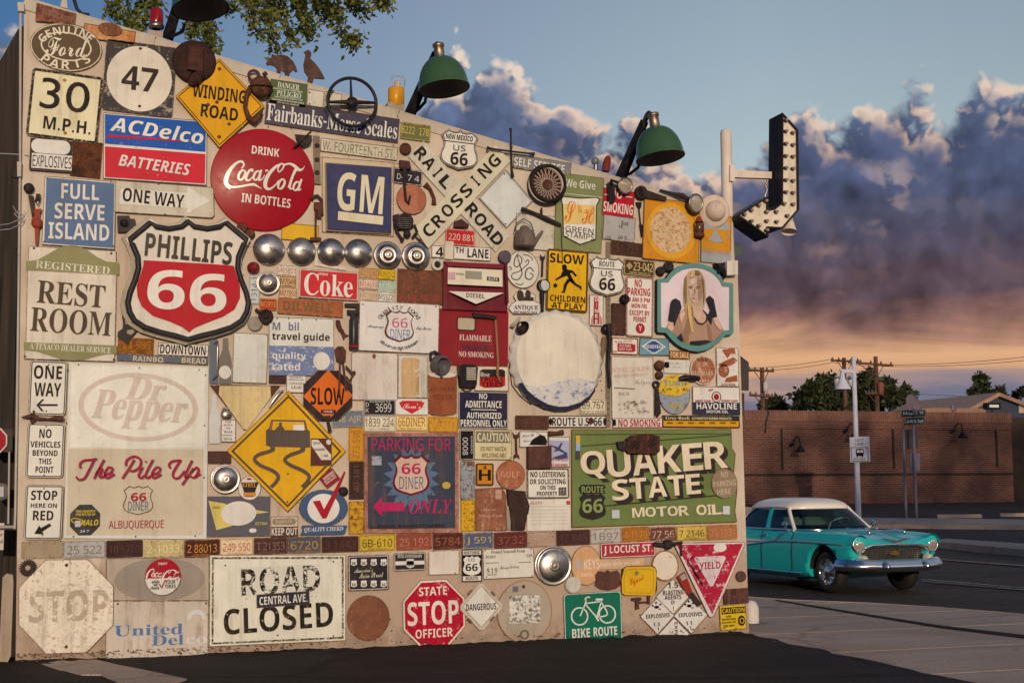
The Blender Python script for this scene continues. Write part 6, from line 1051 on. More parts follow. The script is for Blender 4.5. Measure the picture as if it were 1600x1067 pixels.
one('white_junction_box','square white electrical box at the top right corner of the wall','junction box',P((220,202,178),.2,C(160,120,90),12),('P',[(1136,408),(1153,407),(1153,429),(1136,430)],.0,.12))
one('black_horn','black horn beside the white electrical box','horn',BLKP,('T',[(1120,420,.12),(1127,420,.1),(1133,431,.06)],[8.5,7,4]),('P',[(1116,412),(1133,410),(1131,438),(1126,438)],.02,.05))
one('bell_gong','left of two small black gongs above the portrait frame','gong',IRON,('L',1031,424,.03,[(7,0),(7,5),(5,8),(4,5),(.01,5)]))
one('bell_gong','right of two small black gongs above the portrait frame','gong',IRON,('L',1043.5,417,.04,[(8,0),(8,5),(6,8),(4,4),(.01,4)]))
e = one('unistrut_post','perforated steel post running down the right half of the wall','post',P((132,112,92),.3,C(90,66,50),14),('P',[(947,378),(954,378),(954,668),(946.5,668)],.0,.016)); mb = MB()
for k in range(22):
    y = 468 + k * 9; q = scale(950.2,y,-.018); mb.add([q[0] + Vector((math.cos(j * 1.047) * .008,0,math.sin(j * 1.047) * .008)) for j in range(6)],[tuple(range(6))])
mb.build('hole',P((46,38,34)),e)
one('iron_bar_tool','long black bar with a wrapped handle hung on the perforated post','bar tool',BLKP,('T',[(950,506,.09),(953,530,.09),(950,570,.09),(953,605,.09)],[4.5,3.5,2.6,2.2]),('B',947,514,.06,8,(1,.6,1)))
one('leather_mitt','brown wrapped leather handle left of the long black bar','leather wrap',P((132,100,74),.3,C(90,66,50),16,.7,.5),('T',[(944,526,.05),(942,545,.05),(940,562,.05)],[3,4.5,2.5]))
one('horn_nozzle','small black and white nozzle left of the NO PARKING sign','nozzle',BLKP,('L',973,468,.03,[(7,0),(8,5),(6,9),(3,6),(.01,5)],(.5,-1,0)))
one('iron_plug','upper of two rusty iron plugs right of the coffee sign','iron plug',RST,('L',1029,571,.03,[(7.5,0),(8,4),(6,10),(3,11),(.01,9)]))
one('iron_plug','lower of two rusty iron plugs right of the coffee sign','iron plug',RST,('L',1029,586,.03,[(6,0),(6.5,4),(4,8),(.01,8)]))
one('shoe_brush','black brush across the chipped yellow and blue round sign','brush',BLKP,('T',[(1061,592,.06),(1070,590,.07),(1084,591,.07),(1093,591,.06)],[3,5,5,3]))
one('key_opener','black iron opener left of the chipped yellow and blue round sign','opener',IRON,('L',1024,601,.04,[(6,0),(6,4),(3,4),(3,0)]),('P',[(1024,608),(1029,608),(1033,645),(1028,652),(1024,648)],.03,.02))
e = multi('wall_spotlight','small black spotlight on the upper left rim of the giant bottle cap','spotlight',810,507,.08,[('shade',BLKP,('L',811,508,.1,[(4,0),(8,5),(11,12),(10,12)],(.3,-1,-.5))),('hinge_plate',STEEL,('P',[(797,508),(812,494),(815,496),(803,511)],.1,.01))])
one('spotlight_cable','black cable running down from the small spotlight beside the giant bottle cap','cable',BLKP,('T',[(806,517,.02),(803,535,.02),(798,548,.02),(796,575,.02),(800,602,.02),(812,618,.02),(830,632,.02)],.7,6))
e = multi('gauge_lamp','round white gauge on a black stem left of the running child sign','gauge',848,446,.04,[('housing',BLKP,('L',849,446,.05,[(9.5,-4),(9.5,4),(9,6)],(.3,-1,0))),('dial',P((206,196,180),.2),('L',850.5,446,.09,[(8.3,0),(.01,.5)])),('stem',BLKP,('T',[(847,456,.05),(847,488,.05)],[4,2.4]))])
one('ring_spanner','upright spanner hanging above the white gauge','spanner',IRON,('T',[(848,402,.04),(847,432,.04)],1.6),('P',[(844,397),(847,401),(850,401),(852,397),(851,406),(845,406)],.03,.012))
e = multi('telescope_tool','black gun shaped grease tool left of the stamp sign','grease gun',846,338,.05,[('barrel',IRON,('T',[(815,326,.06),(836,334,.06),(856,343,.06),(876,352,.06)],[3.2,3,4,3])),('nozzle',IRON,('T',[(846,325,.06),(846,336,.06)],[1.5,2.2]))])
one('thin_chain','thin hanging chain over the stamp sign and running child sign','chain',IRON,('T',[(877,352,.06),(878,380,.065),(879,412,.065)],.6,5))
e = multi('kettle','old grey iron kettle with a wire bail left of the stamp sign','kettle',819,387,.04,[('body',RU((104,88,76),(126,106,90),(96,66,52)),('V',820,386,.1,[(.01,0),(16,0),(17,3),(16,20),(13,25),(8,27),(7,31),(4,33),(.01,34)])),('spout',RU((104,88,76),(126,106,90),(96,66,52)),('T',[(834,380,.1),(841,370,.1),(848,361,.1)],[4,3,2])),('bail',IRON,('T',[(804,362,.1),(807,349,.1),(818,342,.1),(829,348,.1),(834,362,.1)],.9))])
e = multi('lug_wrench','black four way lug wrench standing above the roof edge by the crossbuck','lug wrench',798,238,.06,[('upright',IRON,('T',[(797.5,201,.07),(798,206,.07),(798.5,230,.07),(800,268,.07),(801,277,.07)],[2.6,1.6,1.5,1.6,3])),('crossbar',IRON,('T',[(761,231.5,.09),(767,232.5,.09),(800,237,.09),(826,240,.09),(835,241,.09)],[3,1.6,1.6,1.6,3]))])
e = multi('telephone','rusty telephone box and handset over the black D-724 plate','telephone',634,260,.03,[('box',RU((70,44,40),(92,58,50),(60,38,34)),('P',[(625,250),(640,252),(643,264),(626,264)],.02,.06)),('handset',IRON,('T',[(632,262,.08),(632,290,.08),(634,312,.08),(638,318,.08),(641,306,.08)],[3.4,2,2,2.4,1.6]))])
one('insulator_bell','small rusty round bell left of the crossbuck','bell',RST,('L',633,233,.03,[(9,0),(9,3),(6,5),(6.5,3),(3,6),(.01,7)]))
one('crank_handle','rusty serrated crank arm behind the crossbuck','crank',RST,('T',[(664,288,.02),(672,296,.02),(678,310,.02),(678,320,.02)],[5,3,3,4]))
e = one('carburetor','tangled black carburettor left of the crossbuck','carburettor',IRON,('L',632,347,.04,[(13,0),(13,6),(11,8),(9,5),(.01,4)]),('B',622,352,.05,8),('T',[(622,340,.06),(616,348,.06),(620,362,.06),(628,374,.06)],2.2),('T',[(640,356,.06),(648,352,.06),(652,362,.06),(644,372,.06)],2),('B',636,366,.05,6),('T',[(646,366,.05),(668,388,.05)],1.2),('P',[(615,336),(624,334),(624,342),(615,344)],.03,.05),('T',[(630,372,.05),(627,378,.05)],2.4))
for k in range(6): K(('T',[(623,341 + 3 * k,.103),(641,341 + 3 * k,.103)],.5,5)).build('grille_bar',STEEL,e)
one('iron_wedge','brown wedge shaped iron piece under the crossbuck','wedge',RU((66,42,40),(84,54,48),(60,38,36)),('P',[(711,346),(721,342),(733,351),(732,355),(710,354)],.03,.05))
one('porthole_lamp','small round white porthole light above the fuel pump front','porthole',P((206,190,164),.2),('L',683,414,.03,[(9.5,0),(9.5,5),(6,6),(5,2)])); K(('L',682.5,414,.06,[(5.4,0),(.01,0)])).build('lens',BLKP,bpy.data.objects['porthole_lamp'])
one('round_reflector','dark blue and amber round reflector left of the white monogram disc','reflector',P((96,84,86),.3,C(150,96,50),9),('L',787,402,.04,[(10,0),(10,6),(8,7),(.01,5)],(.2,-1,0)))
one('terminal_block','small black electrical fitting under the long ONE WAY arrow','electrical fitting',BLKP,('P',[(183,337),(202,337),(203,342),(211,342),(211,352),(206,362),(184,362)],.02,.05),('L',194,349,.07,[(6.5,0),(6,4),(.01,5)]))
one('hand_drill','orange red pipe wrench hung beside FULL SERVE ISLAND','pipe wrench',P((150,60,40),.25,C(90,50,40),12),('P',[(52.5,327),(65,326),(64,331),(62,333),(62,341),(66,345),(67,352),(61,357),(59,382),(55,382),(54,357),(48.5,350),(49,343),(54,338)],.03,.03),('B',58,349,.06,8,(1,.5,1)))
one('iron_pulley','rusty hook and pulley hanging at the left wall corner','pulley',IRON,('P',[(44,305),(52,306),(56,338),(50,340)],.02,.02),('B',45,294,.05,8,(1,.6,1)),('T',[(58,304,.04),(55,315,.04),(59,322,.04),(62,314,.04),(59,308,.04)],1),('P',[(56,303),(63,303),(63,312),(57,312)],.02,.03))
one('weather_vane_lure','rusty fish shaped bracket between ONE WAY and NO VEHICLES signs','iron fish',RST,('T',[(33,652,.06),(42,651,.06),(50,650,.06),(60,654,.06),(75,655,.06),(86,654,.06),(99,655,.06)],[.6,3,5,3,2,3.6,4]),('T',[(52.5,648,.06),(52.5,641,.06)],1.4),('P',[(46,655),(56,655),(52,661),(48,661)],.04,.03))
mb = MB(); P0,su,sv = scale(43.5,887,-.04)
mb.prism([P0 + Vector((math.cos(t) * r * sv,0,math.sin(t) * r * sv)) for k in range(22) for t,r in ((2 * math.pi * k / 22,13.5),(2 * math.pi * (k + .35) / 22,13.5),(2 * math.pi * (k + .5) / 22,10.5),(2 * math.pi * (k + .85) / 22,10.5))],(0,.025,0))
ge = tag(mb.build('gear',IRON,origin=P0),'rusty toothed gear above the huge cream octagon','gear'); K(('L',43.5,887,.042,[(4,0),(3.6,.6),(.01,.4)])).build('hub',P((170,150,124),.2),ge)
e = one('saw_blade','black keyhole saw head below the left side of the shield sign','saw',BLKP,('P',TT(0,400,4.447,(842,385),(855,400),(868,470),(900,478),(950,520),(905,575),(888,615),(860,590),(815,560),(820,525),(850,505),(855,470)),.04,.012)); K(('P',TT(0,400,4.447,(885,515),(925,510),(935,530),(910,548),(880,535)),.053,.002)).build('grip_hole',P((170,150,120)),e)
one('crown_cork','small white bottle cap badge beside the peach key sign','bottle cap',P((206,192,168),.2,C(120,100,80),14),('L',895,913.5,.03,[(13.5,0),(13,4),(10.5,6),(9.5,5.4),(.01,6)]))
one('claw_hammer','small rusty claw hammer lying on its side above the explosive placards','hammer',RST,('P',[(988,934),(1002,933),(1003,937),(998,939),(999,951),(994,952),(994,939),(988,938)],.03,.03),('T',[(998,941,.045),(1015,940,.045)],1.6),('P',[(1012,931),(1016,931),(1016,944),(1012,943)],.03,.02))
one('iron_valve','rusty iron valve with two arms above the red triangle sign','valve',IRON,('T',[(1020,850,.05),(1035,851,.06),(1048,851,.06),(1066,847,.05)],[3.5,4,4,2]),('L',1042,850,.05,[(7.5,0),(7.5,8),(4,10),(.01,10)]),('P',[(1062,848),(1066,847),(1066,869),(1063,868)],.05,.01))
one('tail_lamp_strap','red and black strap tool lying along the left edge of the red triangle','strap tool',P((150,50,36),.3,C(70,46,40),10),('P',[(1058,901),(1070,893),(1082,924),(1074,929)],.04,.02)); K(('P',[(1074,928),(1082,924),(1097,943),(1090,948)],.04,.018)).build('grip',P((60,48,42),.2),bpy.data.objects['tail_lamp_strap']); K(('P',[(1062,900),(1069,895.5),(1073,903),(1066,907)],.061,.002)).build('buckle',P((170,160,150),.2),bpy.data.objects['tail_lamp_strap'])
one('rubber_washer','small brown round washer right of the red triangle','washer',RU((80,56,48),(96,68,56),(110,80,66)),('L',1157,900,.02,[(8.5,0),(8.5,3),(6.5,4),(4.5,3),(2,2),(.01,1)]))
# ------------------------------------------------------------------ along the roof edge
def silhouette(name,label,cat,pts,Y=.06): return tag(MB().prism([at(x,y,Y) for x,y in pts],(0,.025,0)).build(name,RU((70,48,40),(96,68,54),(120,90,70),.5,12)),label,cat)
_h = lambda *p: [(300 + x / 4.447,y / 4.447) for x,y in p]
silhouette('pig_figure','flat rusty pig figure standing on the roof edge','pig figure',_h((515,438),(535,412),(552,400),(556,376),(580,388),(620,380),(665,392),(705,430),(725,470),(733,500),(722,502),(708,488),(690,500),(668,545),(640,545),(648,505),(620,490),(612,525),(585,530),(592,480),(575,462),(540,450),(525,458)))
silhouette('turkey_figure','flat rusty turkey figure standing on the roof edge','turkey figure',_h((778,362),(800,350),(812,348),(828,365),(830,385),(822,408),(845,430),(880,470),(910,520),(922,550),(880,548),(848,545),(835,590),(800,585),(808,535),(782,500),(775,450),(785,405),(790,380)))
e = empty('warning_lantern',at(619,172,.2),'yellow warning lantern with a wire bail on the roof edge','lantern'); m = scale(619,150,.2)[2]
MB().lathe(at(619,168,.2),(0,0,1),[(.001,0),(11 * m,0),(12.5 * m,2 * m),(12.5 * m,27 * m),(11 * m,30 * m),(5 * m,32 * m)],28).build('body',P((224,150,24),.08,C(150,90,40),10,.3),e)
MB().lathe(at(621,137,.2),(0,0,1),[(5 * m,0),(5 * m,7 * m),(3 * m,10 * m),(.001,10.5 * m)],20).build('globe',simple('frosted_glass',(.6,.5,.4),.15),e)
MB().tube([at(x,y,.2) for x,y in ((611,139),(613,121),(615,118.5),(630,120.5),(632.5,124),(631,142))],.8 * m,6).build('bail',STEEL,e)
MB().prism([at(x,y,.12) for x,y in ((606,160),(633,164),(632,178),(605,172))],(0,.25,0)).build('base_block',P((170,150,126),.2),e)
e = empty('beacon_light',at(244,46,.2),'red glass beacon with a steel collar on the roof edge at the left','beacon'); m = scale(244,40,.2)[2]
MB().lathe(at(244.5,38,.2),(0,0,1),[(10 * m,0),(10.5 * m,4 * m),(9.5 * m,20 * m),(8 * m,23 * m),(.001,24 * m)],28).build('red_lens',simple('red_glass',(.3,.01,.015),.1),e)
MB().lathe(at(244,46,.2),(0,0,1),[(7 * m,0),(11 * m,1 * m),(12 * m,4 * m),(11 * m,8 * m),(9.5 * m,9 * m)],28).build('collar',STEEL,e)
MB().prism([at(x,y,.1) for x,y in ((231,47),(255,50),(254,62),(230,54))],(0,.2,0)).build('base_block',P((170,150,126),.2),e)
e = empty('pipe_fitting_lamp',at(931,265,.1),'small grey bulb lamp on the roof edge left of the right green lamp','small lamp'); m = scale(931,255,.1)[2]
MB().ball(at(930,252,.1),6.5 * m,14).build('bulb',P((110,112,108),.1,rough=.2),e); MB().lathe(at(931,266,.1),(0,0,1),[(3.4 * m,0),(3 * m,10 * m)],14).build('socket',STEEL,e)
o = tag(MB().tube([at(946,268,.1),at(948,256,.1),at(950,247,.1),at(951,244,.1)],[.045,.045,.035,.015],12).build('brick_red_canister',P((120,52,40),.16)),'small brick red canister on the roof edge','canister')
def barn_lamp(label,base,arm,neck,dome_c,w,hgt,nb,nd,tilt,cable):
    e = empty('barn_lamp',at(base[0],base[1],nb),label,'lamp','green barn lamps along the roof edge')
    ax = Vector(tilt).normalized(); m = scale(dome_c[0],dome_c[1],nd)[2]; rim = at(dome_c[0],dome_c[1],nd); r = w / 2 * m
    pr = [(r * 1.03,-.005),(r * 1.03,.012),(r,.02)] + [(r * math.cos(t) ** .8,hgt * m * math.sin(t)) for t in [.2,.4,.6,.8,1.0,1.2,1.35]]
    MB().lathe(rim,ax,pr,44).build('shade',P((58,86,52),.06,C(90,100,70),8,.17,.15,bump=.08),e)
    MB().lathe(rim,ax,[(r * .98,0),(r * .9,.06),(r * .6,hgt * m * .6),(.01,hgt * m * .8)],32).build('shade_lining',P((120,104,92),.1),e)
    top = rim + ax * hgt * m * .93
    MB().lathe(top,ax,[(9 * m,0),(8 * m,2 * m),(7.6 * m,20 * m),(9 * m,21 * m),(9 * m,25 * m),(.01,25.5 * m)],24).build('neck',metal((.42,.34,.26),.42),e)
    a = at(base[0],base[1],nb); b = at(arm[0],arm[1],nd + .25); n2 = top + ax * 20 * m
    dv = (b - a).normalized(); s_ = dv.cross(Vector((0,1,0))).normalized() * .05; t_ = dv.cross(s_).normalized() * .03
    mb = MB(); q = [a + s_ * 1.2 + t_,a - s_ * 1.2 + t_,a - s_ * 1.2 - t_,a + s_ * 1.2 - t_,b + s_ * .8 + t_,b - s_ * .8 + t_,b - s_ * .8 - t_,b + s_ * .8 - t_]
    mb.add(q,[(0,1,2,3),(7,6,5,4),(0,4,5,1),(1,5,6,2),(2,6,7,3),(3,7,4,0)]); mb.build('arm',P((30,28,32),.08,C(70,60,54),9),e)
    mb = MB(); mb.tube([b - dv * .08,b + dv * .03 + Vector((0,-.05,.03)),(b + n2) / 2 + Vector((0,0,.07)),n2 + Vector((-.02,0,.02)),n2 - ax * .02],[.03,.03,.028,.026,.026],10); mb.build('gooseneck',P((60,52,48),.2),e)
    MB().tube([at(x,y,nd + .3 + (nb - nd - .3) * k / (len(cable) - 1)) for k,(x,y) in enumerate(cable)],.018,8).build('cable',BLKP,e)
    return e
barn_lamp('middle green barn lamp on a dark arm, beside the yellow lantern',(640,180),(681,84),None,(694,139),77,51,.25,-.5,(-.10,.12,1),[(668,140),(664,160),(655,170),(645,178)])
barn_lamp('right green barn lamp on a dark arm, left of the white pole',(968,282),(1007,190),None,(1032,247),74,50,.25,-.5,(-.11,.12,1),[(1002,245),(997,262),(984,272),(972,276)])
barn_lamp('top left green barn lamp cut off by the edge of the picture',(262,60),(290,-32),None,(313,14),84,52,.25,-.45,(-.12,.15,1),[(128 + 160,40),(285,50),(272,56),(262,60)])
mb = MB().tube([at(x,y,.15) for x,y in ((114,-6),(120,14),(128,22),(140,24))],.018,8); tag(mb.build('roof_cable',BLKP),'black cable curling over the roof edge at the top left','cable')
tag(MB().prism([at(x,y,.05) for x,y in ((98,-4),(103,-6),(106,14),(94,11))],(0,.08,0)).build('roof_bracket',P((190,172,146),.2)),'small tan bracket on the roof edge near the top left corner','bracket')
# arrow sign on its pole
e = empty('arrow_sign',at(1134,420,.4),'white pole carrying a black edged arrow sign studded with bulbs','arrow sign'); YF = .12
wp = P((226,200,172),.12,C(150,110,80),8,.45,.3)
m = scale(1134,260,.4)[2]; top = at(1134,204,.4)
MB().lathe(Vector((top.x,.4,-.1)),(0,0,1),[(8.5 * m,0),(8.5 * m,top.z + .1 - .03),(7.5 * m,top.z + .1),(.001,top.z + .12)],24).build('pole',wp,e)
MB().prism([at(x,y,.33) for x,y in ((1141,265.5),(1206,268.5),(1206,279),(1141,277))],(0,.07,0)).build('arm',wp,e)
MB().prism([at(x,y,.3) for x,y in ((1141,258),(1148,258),(1148,283),(1141,283))],(0,.12,0)).build('flange',wp,e)
FA = [(1222.8,176),(1247.5,203),(1249,328),(1224,357),(1201,356),(1201,371),(1152,336),(1201,306),(1201,326),(1211,325),(1221.6,316)]
ed = P((40,35,38),.1,C(100,70,56),9,.4)
OU = [at(x,y,YF) for x,y in FA]; IN = [at(x,y,YF) for x,y in ins(FA,2.2)]; FACE = [at(x,y,YF + .035) for x,y in ins(FA,2.0)]
mb = MB(); n = len(OU); dpt = Vector((0,.34,0)); dp2 = Vector((0,.035,0))
mb.add(OU + [p + dpt for p in OU],[(i,(i + 1) % n,(i + 1) % n + n,i + n) for i in range(n)] + [tuple(range(n,2 * n))])
mb.add(OU + IN,[(i,(i + 1) % n,(i + 1) % n + n,i + n) for i in range(n)]); mb.add(IN + [p + dp2 for p in IN],[(i,(i + 1) % n,(i + 1) % n + n,i + n) for i in range(n)])
arrow = mb.build('arrow_box',ed,e)
MB().add(FACE,[tuple(range(n))]).build('arrow_face',P((230,208,176),.26,C(170,100,66),10,.4,.5),e)
_a = lambda x,y: (1140 + x / 4.107,140 + y / 4.107)
BU = [(352,y) for y in (200,270,350,428,505,582,660)] + [(397,y) for y in (280,357,432,510,587,664,738)] + [(340,735),(290,787),(360,812),(292,850),(228,787),(228,845),(222,717),(178,745),(130,777),(85,803),(178,875),(228,905),(130,845)]
m = scale(1225,260,YF)[2]; sock,glass = simple('bulb_socket',(.06,.045,.04),.5),simple('bulb_glass',(.42,.3,.2),.12,.0,Transmission_Weight=.0,Coat_Weight=.6)
B0 = None
for x,y in BU:
    p = at(*_a(x,y),YF + .03)
    if B0 is None:
        mb = MB().lathe(p,(.25,-1,0),[(2.6 * m,0),(2.6 * m,3 * m),(2.2 * m,3.4 * m),(2.6 * m,5 * m),(2.4 * m,7 * m),(1.2 * m,8.4 * m),(.0005,8.7 * m)],12)
        B0 = mb.build('bulb',sock,e); B0p = p; B0.data.materials.append(glass)
        for q in B0.data.polygons: q.material_index = 1 if q.index >= 36 else 0
    else:
        c = B0.copy(); COL.objects.link(c); c.parent = e; c.location = p - B0p
p = at(1233,360,YF + .2); MB().lathe(p,(.15,.25,.9),[(12 * m,-3 * m),(9 * m,8 * m),(6 * m,20 * m),(.01,21 * m)],24).build('flood_reflector',wp,e)
MB().tube([at(x,y,.3) for x,y in ((1200,282),(1196,290),(1199,298),(1195,306),(1199,312))],.012,6).build('wiring',STEEL,e)
mb = MB().prism([at(x,y,.35) for x,y in ((1146,383),(1162,385),(1158,398),(1147,402))],(0,.05,0)); tag(mb.build('angled_bracket',P((84,92,78),.2)),'dull green metal flap sticking out below the arrow sign','metal flap')
tag(MB().lathe(at(1174,956,.35),(0,0,1),[(.085,-.12),(.085,.05),(.06,.11),(.03,.13),(.001,.135)],20).build('low_bollard',P((214,196,172),.2)),'low white rounded post at the right foot of the wall','low post')
for (x,y),pts,lab in (((1163,585),[(1156,555),(1170,566),(1170,610),(1157,610)],'upper dark sign back sticking out beyond the right edge of the wall'),((1160,632),[(1156,614),(1163,614),(1163,650),(1157,650)],'lower dark sign back sticking out beyond the right edge of the wall')):
    tag(MB().prism([at(px,py,.5) for px,py in pts],(0,.02,0)).build('metal_sign',P((70,62,58),.2)),lab,SIGN)
# ------------------------------------------------------------------ ground, street and what stands across it
def rise(y):
    t = max(0.0,y - 14.0); return -.10 + min(.034 * t * min(1,t / 8),.9)
def onland(px,py):                    # where a picture point meets the rising street
    lo,hi = 1.0,200.0; d = ray(px,py)
    for k in range(60):
        mid = (lo + hi) / 2; p = CAMP + d * mid
        if p.z > rise(p.y): lo = mid
        else: hi = mid
    return CAMP + d * lo
def land_sheet(pts,lift):             # a sheet laid on the land
    q = [onland(*p) for p in pts]; return [Vector((p.x,p.y,rise(p.y) + lift)) for p in q]
def asphalt(name,c,c2,crack=.5,rough=.8):
    m = bpy.data.materials.new(name); m.use_nodes = True; t = m.node_tree; b = t.nodes['Principled BSDF']; g = t.nodes.new('ShaderNodeNewGeometry'); p = g.outputs['Position']
    a,f,e = noise(t,p,.5,6,.6),noise(t,p,60,4,.7),noise(t,mapping(t,p,(.25,2.2,1)),1,5,.6)
    col = mix(t,sstep(t,math_(t,'ADD',math_(t,'MULTIPLY',a,.6),math_(t,'MULTIPLY',e,.4)),.38,.62),c,c2)
    col = mix(t,sstep(t,f,.58,.7),col,tuple(min(1,v * 2.8) for v in c2)); col = mix(t,sstep(t,noise(t,p,24,3,.7),.60,.7),col,tuple(v * .55 for v in c)); col = mix(t,math_(t,'MULTIPLY',sstep(t,noise(t,p,1.6,5,.7,.6),.56,.66),.5),col,tuple(v * .6 for v in c))
    vo = t.nodes.new('ShaderNodeTexVoronoi'); vo.feature = 'DISTANCE_TO_EDGE'; vo.inputs['Scale'].default_value = .33; nv = nn(t,'ShaderNodeTexNoise',i_Scale=1.3,i_Detail=5); t.links.new(p,nv.inputs['Vector'])
    t.links.new(mix(t,.35,p,nv.outputs['Color']),vo.inputs['Vector'])
    col = mix(t,math_(t,'MULTIPLY',sstep(t,vo.outputs['Distance'],.012,.004),crack),col,tuple(v * .35 for v in c))
    t.links.new(col,b.inputs['Base Color']); b.inputs['Roughness'].default_value = rough; b.inputs['Specular IOR Level'].default_value = .18
    bp = nn(t,'ShaderNodeBump',i_Distance=.012,i_Strength=.7); t.links.new(math_(t,'ADD',f,math_(t,'MULTIPLY',a,.6)),bp.inputs['Height']); t.links.new(bp.outputs[0],b.inputs['Normal']); return m
M_LOT = asphalt('lot_asphalt',(.019,.0165,.0185),(.032,.027,.027),.6); M_ROAD = asphalt('road_asphalt',(.052,.044,.043),(.080,.067,.063),.5)
M_CONC = asphalt('concrete',(.40,.32,.27),(.53,.43,.36),.3); M_CONC2 = asphalt('pale_concrete',(.48,.39,.32),(.56,.46,.38),.2)
xs = [-400,-150,-60,-25,-10,0,5,10,15,20,25,30,35,40,50,70,100,200,450]; ys = [-300,-120,-60,-30,-15,-8,-4,0,4,8,12] + [14 + k for k in range(0,44,2)] + [64,80,110,160,250,500,1200]
mb = MB().add([(x,y,rise(y) - .02) for y in ys for x in xs],[(j * len(xs) + i,j * len(xs) + i + 1,(j + 1) * len(xs) + i + 1,(j + 1) * len(xs) + i) for j in range(len(ys) - 1) for i in range(len(xs) - 1)],True)
struct('road',mb,M_ROAD)
# the dark lot in front of the wall, its ragged overlay heaped against the foot of the wall
rg = random.Random(3); NX,NY = 170,60; V = []
from mathutils import noise as mn
for j in range(NY + 1):
    for i in range(NX + 1):
        u = i / NX; v = j / NY; x = -3 + 10.28 * u; y = .25 - 9.5 * v ** 1.7
        ex = 7.28 + .10 * mn.noise((y * 2.1,3,0)) + .05 * mn.noise((y * 9,1,0)); x = -3 + (ex + 3) * u
        f = max(0,1 - abs(min(0,y)) / .55); nz = mn.noise((x * 1.7,1.3,0)) * .5 + .5 * mn.noise((x * 6,4.1,y * 5)) + .35 * mn.noise((x * 19,2,y * 12))
        dip = min(1,abs(x - .75) / 1.1) if x < 2 else 1
        z = .004 + f * max(-.01,(.015 + .045 * nz)) * dip + .006 * mn.noise((x * 5,y * 5,0)) - (.03 if i == NX else 0)
        V.append((x,y,z))
mb = MB().add(V,[(j * (NX + 1) + i,j * (NX + 1) + i + 1,(j + 1) * (NX + 1) + i + 1,(j + 1) * (NX + 1) + i) for j in range(NY) for i in range(NX)],True)
for i_,(a,b) in enumerate([((-60,-9.2),(7.25,-40)),((-60,.25),(-3,-9.25))]): mb.prism([(a[0],a[1],.002),(b[0],a[1],.002),(b[0],b[1],.002),(a[0],b[1],.002)],(0,0,-.2))
struct('parking_lot',mb,M_LOT)
cp = [gnd(x,y,.02) for x,y in ((64,1036),(95,1030),(150,1029),(184,1037),(236,1047),(292,1059),(258,1070),(205,1072),(158,1052),(128,1052))]
struct('concrete_patch',MB().prism([Vector((p.x,p.y,.016)) for p in cp],(0,0,-.1)),M_CONC)
mb = MB(); rl = random.Random(8)
for k in range(420):
    x = rl.choice((rl.uniform(-.4,2.2),rl.uniform(-.4,7.2))); y = -abs(rl.gauss(0,.10 if x < 7.25 else .5)) - .01; z = .03 + .05 * max(0,1 + y / .3) if x < 7.25 else .012; s_ = rl.uniform(.008,.024); a_ = rl.uniform(0,6.28); c,sn = math.cos(a_) * s_,math.sin(a_) * s_; t_ = rl.uniform(0,.02)
    mb.add([(x + c,y + sn,z),(x - sn * .5,y + c * .5,z + t_),(x - c,y - sn,z + .004),(x + sn * .5,y - c * .5,z)],[(0,1,2,3)])
struct('leaf_litter',mb,RU((110,70,40),(150,100,60),(190,150,110),.5,30),'stuff')
# sidewalk in slabs with a kerb; broad joints between
KL = [(9.0,30),(9.3,12),(9.45,7),(9.64,4.5),(10.1,3.7),(10.98,2.75),(11.4,1.6),(11.61,.85),(12.2,-2),(12.4,-6),(12.5,-40)]
def kx(y):
    for (x0,y0),(x1,y1) in zip(KL,KL[1:]):
        if y1 <= y <= y0: return x0 + (x1 - x0) * (y - y0) / (y1 - y0)
    return KL[-1][0]
mb = MB(); yj = [30,24,18,12,8.5,6,4.5,3.1,1.5,-.22,-1.98,-3.66,-5.4,-7.2,-10,-16,-40]
for a,b in zip(yj,yj[1:]):
    n_ = 6; R_ = [(kx(a - .012 - (a - b - .024) * k / n_),a - .012 - (a - b - .024) * k / n_) for k in range(n_ + 1)]
    mb.prism([Vector((x - .17,y,.001)) for x,y in R_] + [Vector((7.0,b + .012,.001)),Vector((7.0,a - .012,.001))],(0,0,-.16))
struct('sidewalk',mb,M_CONC)
mb = MB(); ky = [30 - k * .9 for k in range(78)]
for a,b in zip(ky,ky[1:]): mb.prism([Vector((kx(a) - .16,a - .004,.006)),Vector((kx(a),a - .004,-.002)),Vector((kx(b),b + .004,-.002)),Vector((kx(b) - .16,b + .004,.006))],(0,0,-.16))
struct('kerb',mb,M_CONC2)
mb = MB()
q = land_sheet([(1452,853),(1480,849),(1640,860),(1640,871)],.14); mb.prism(q,(0,0,-.3))
struct('median',mb,M_CONC)
mb = MB()
for a,b,c_,d in [((1440,871),(1620,884.5),(1620,886),(1440,872.2)),((1440,904.2),(1640,921),(1640,922.4),(1440,905.3)),((1440,907),(1640,924),(1640,925.3),(1440,908))]: q = land_sheet([a,b,c_,d],.006); mb.add(q,[(0,1,2,3)])
struct('lane_line',mb,P((150,130,105),.5,C(70,60,56),5))
mb = MB().prism(land_sheet([(1150,812),(1640,817),(1640,827),(1150,822)],.12),(0,0,-.3)); struct('far_sidewalk',mb,M_CONC)
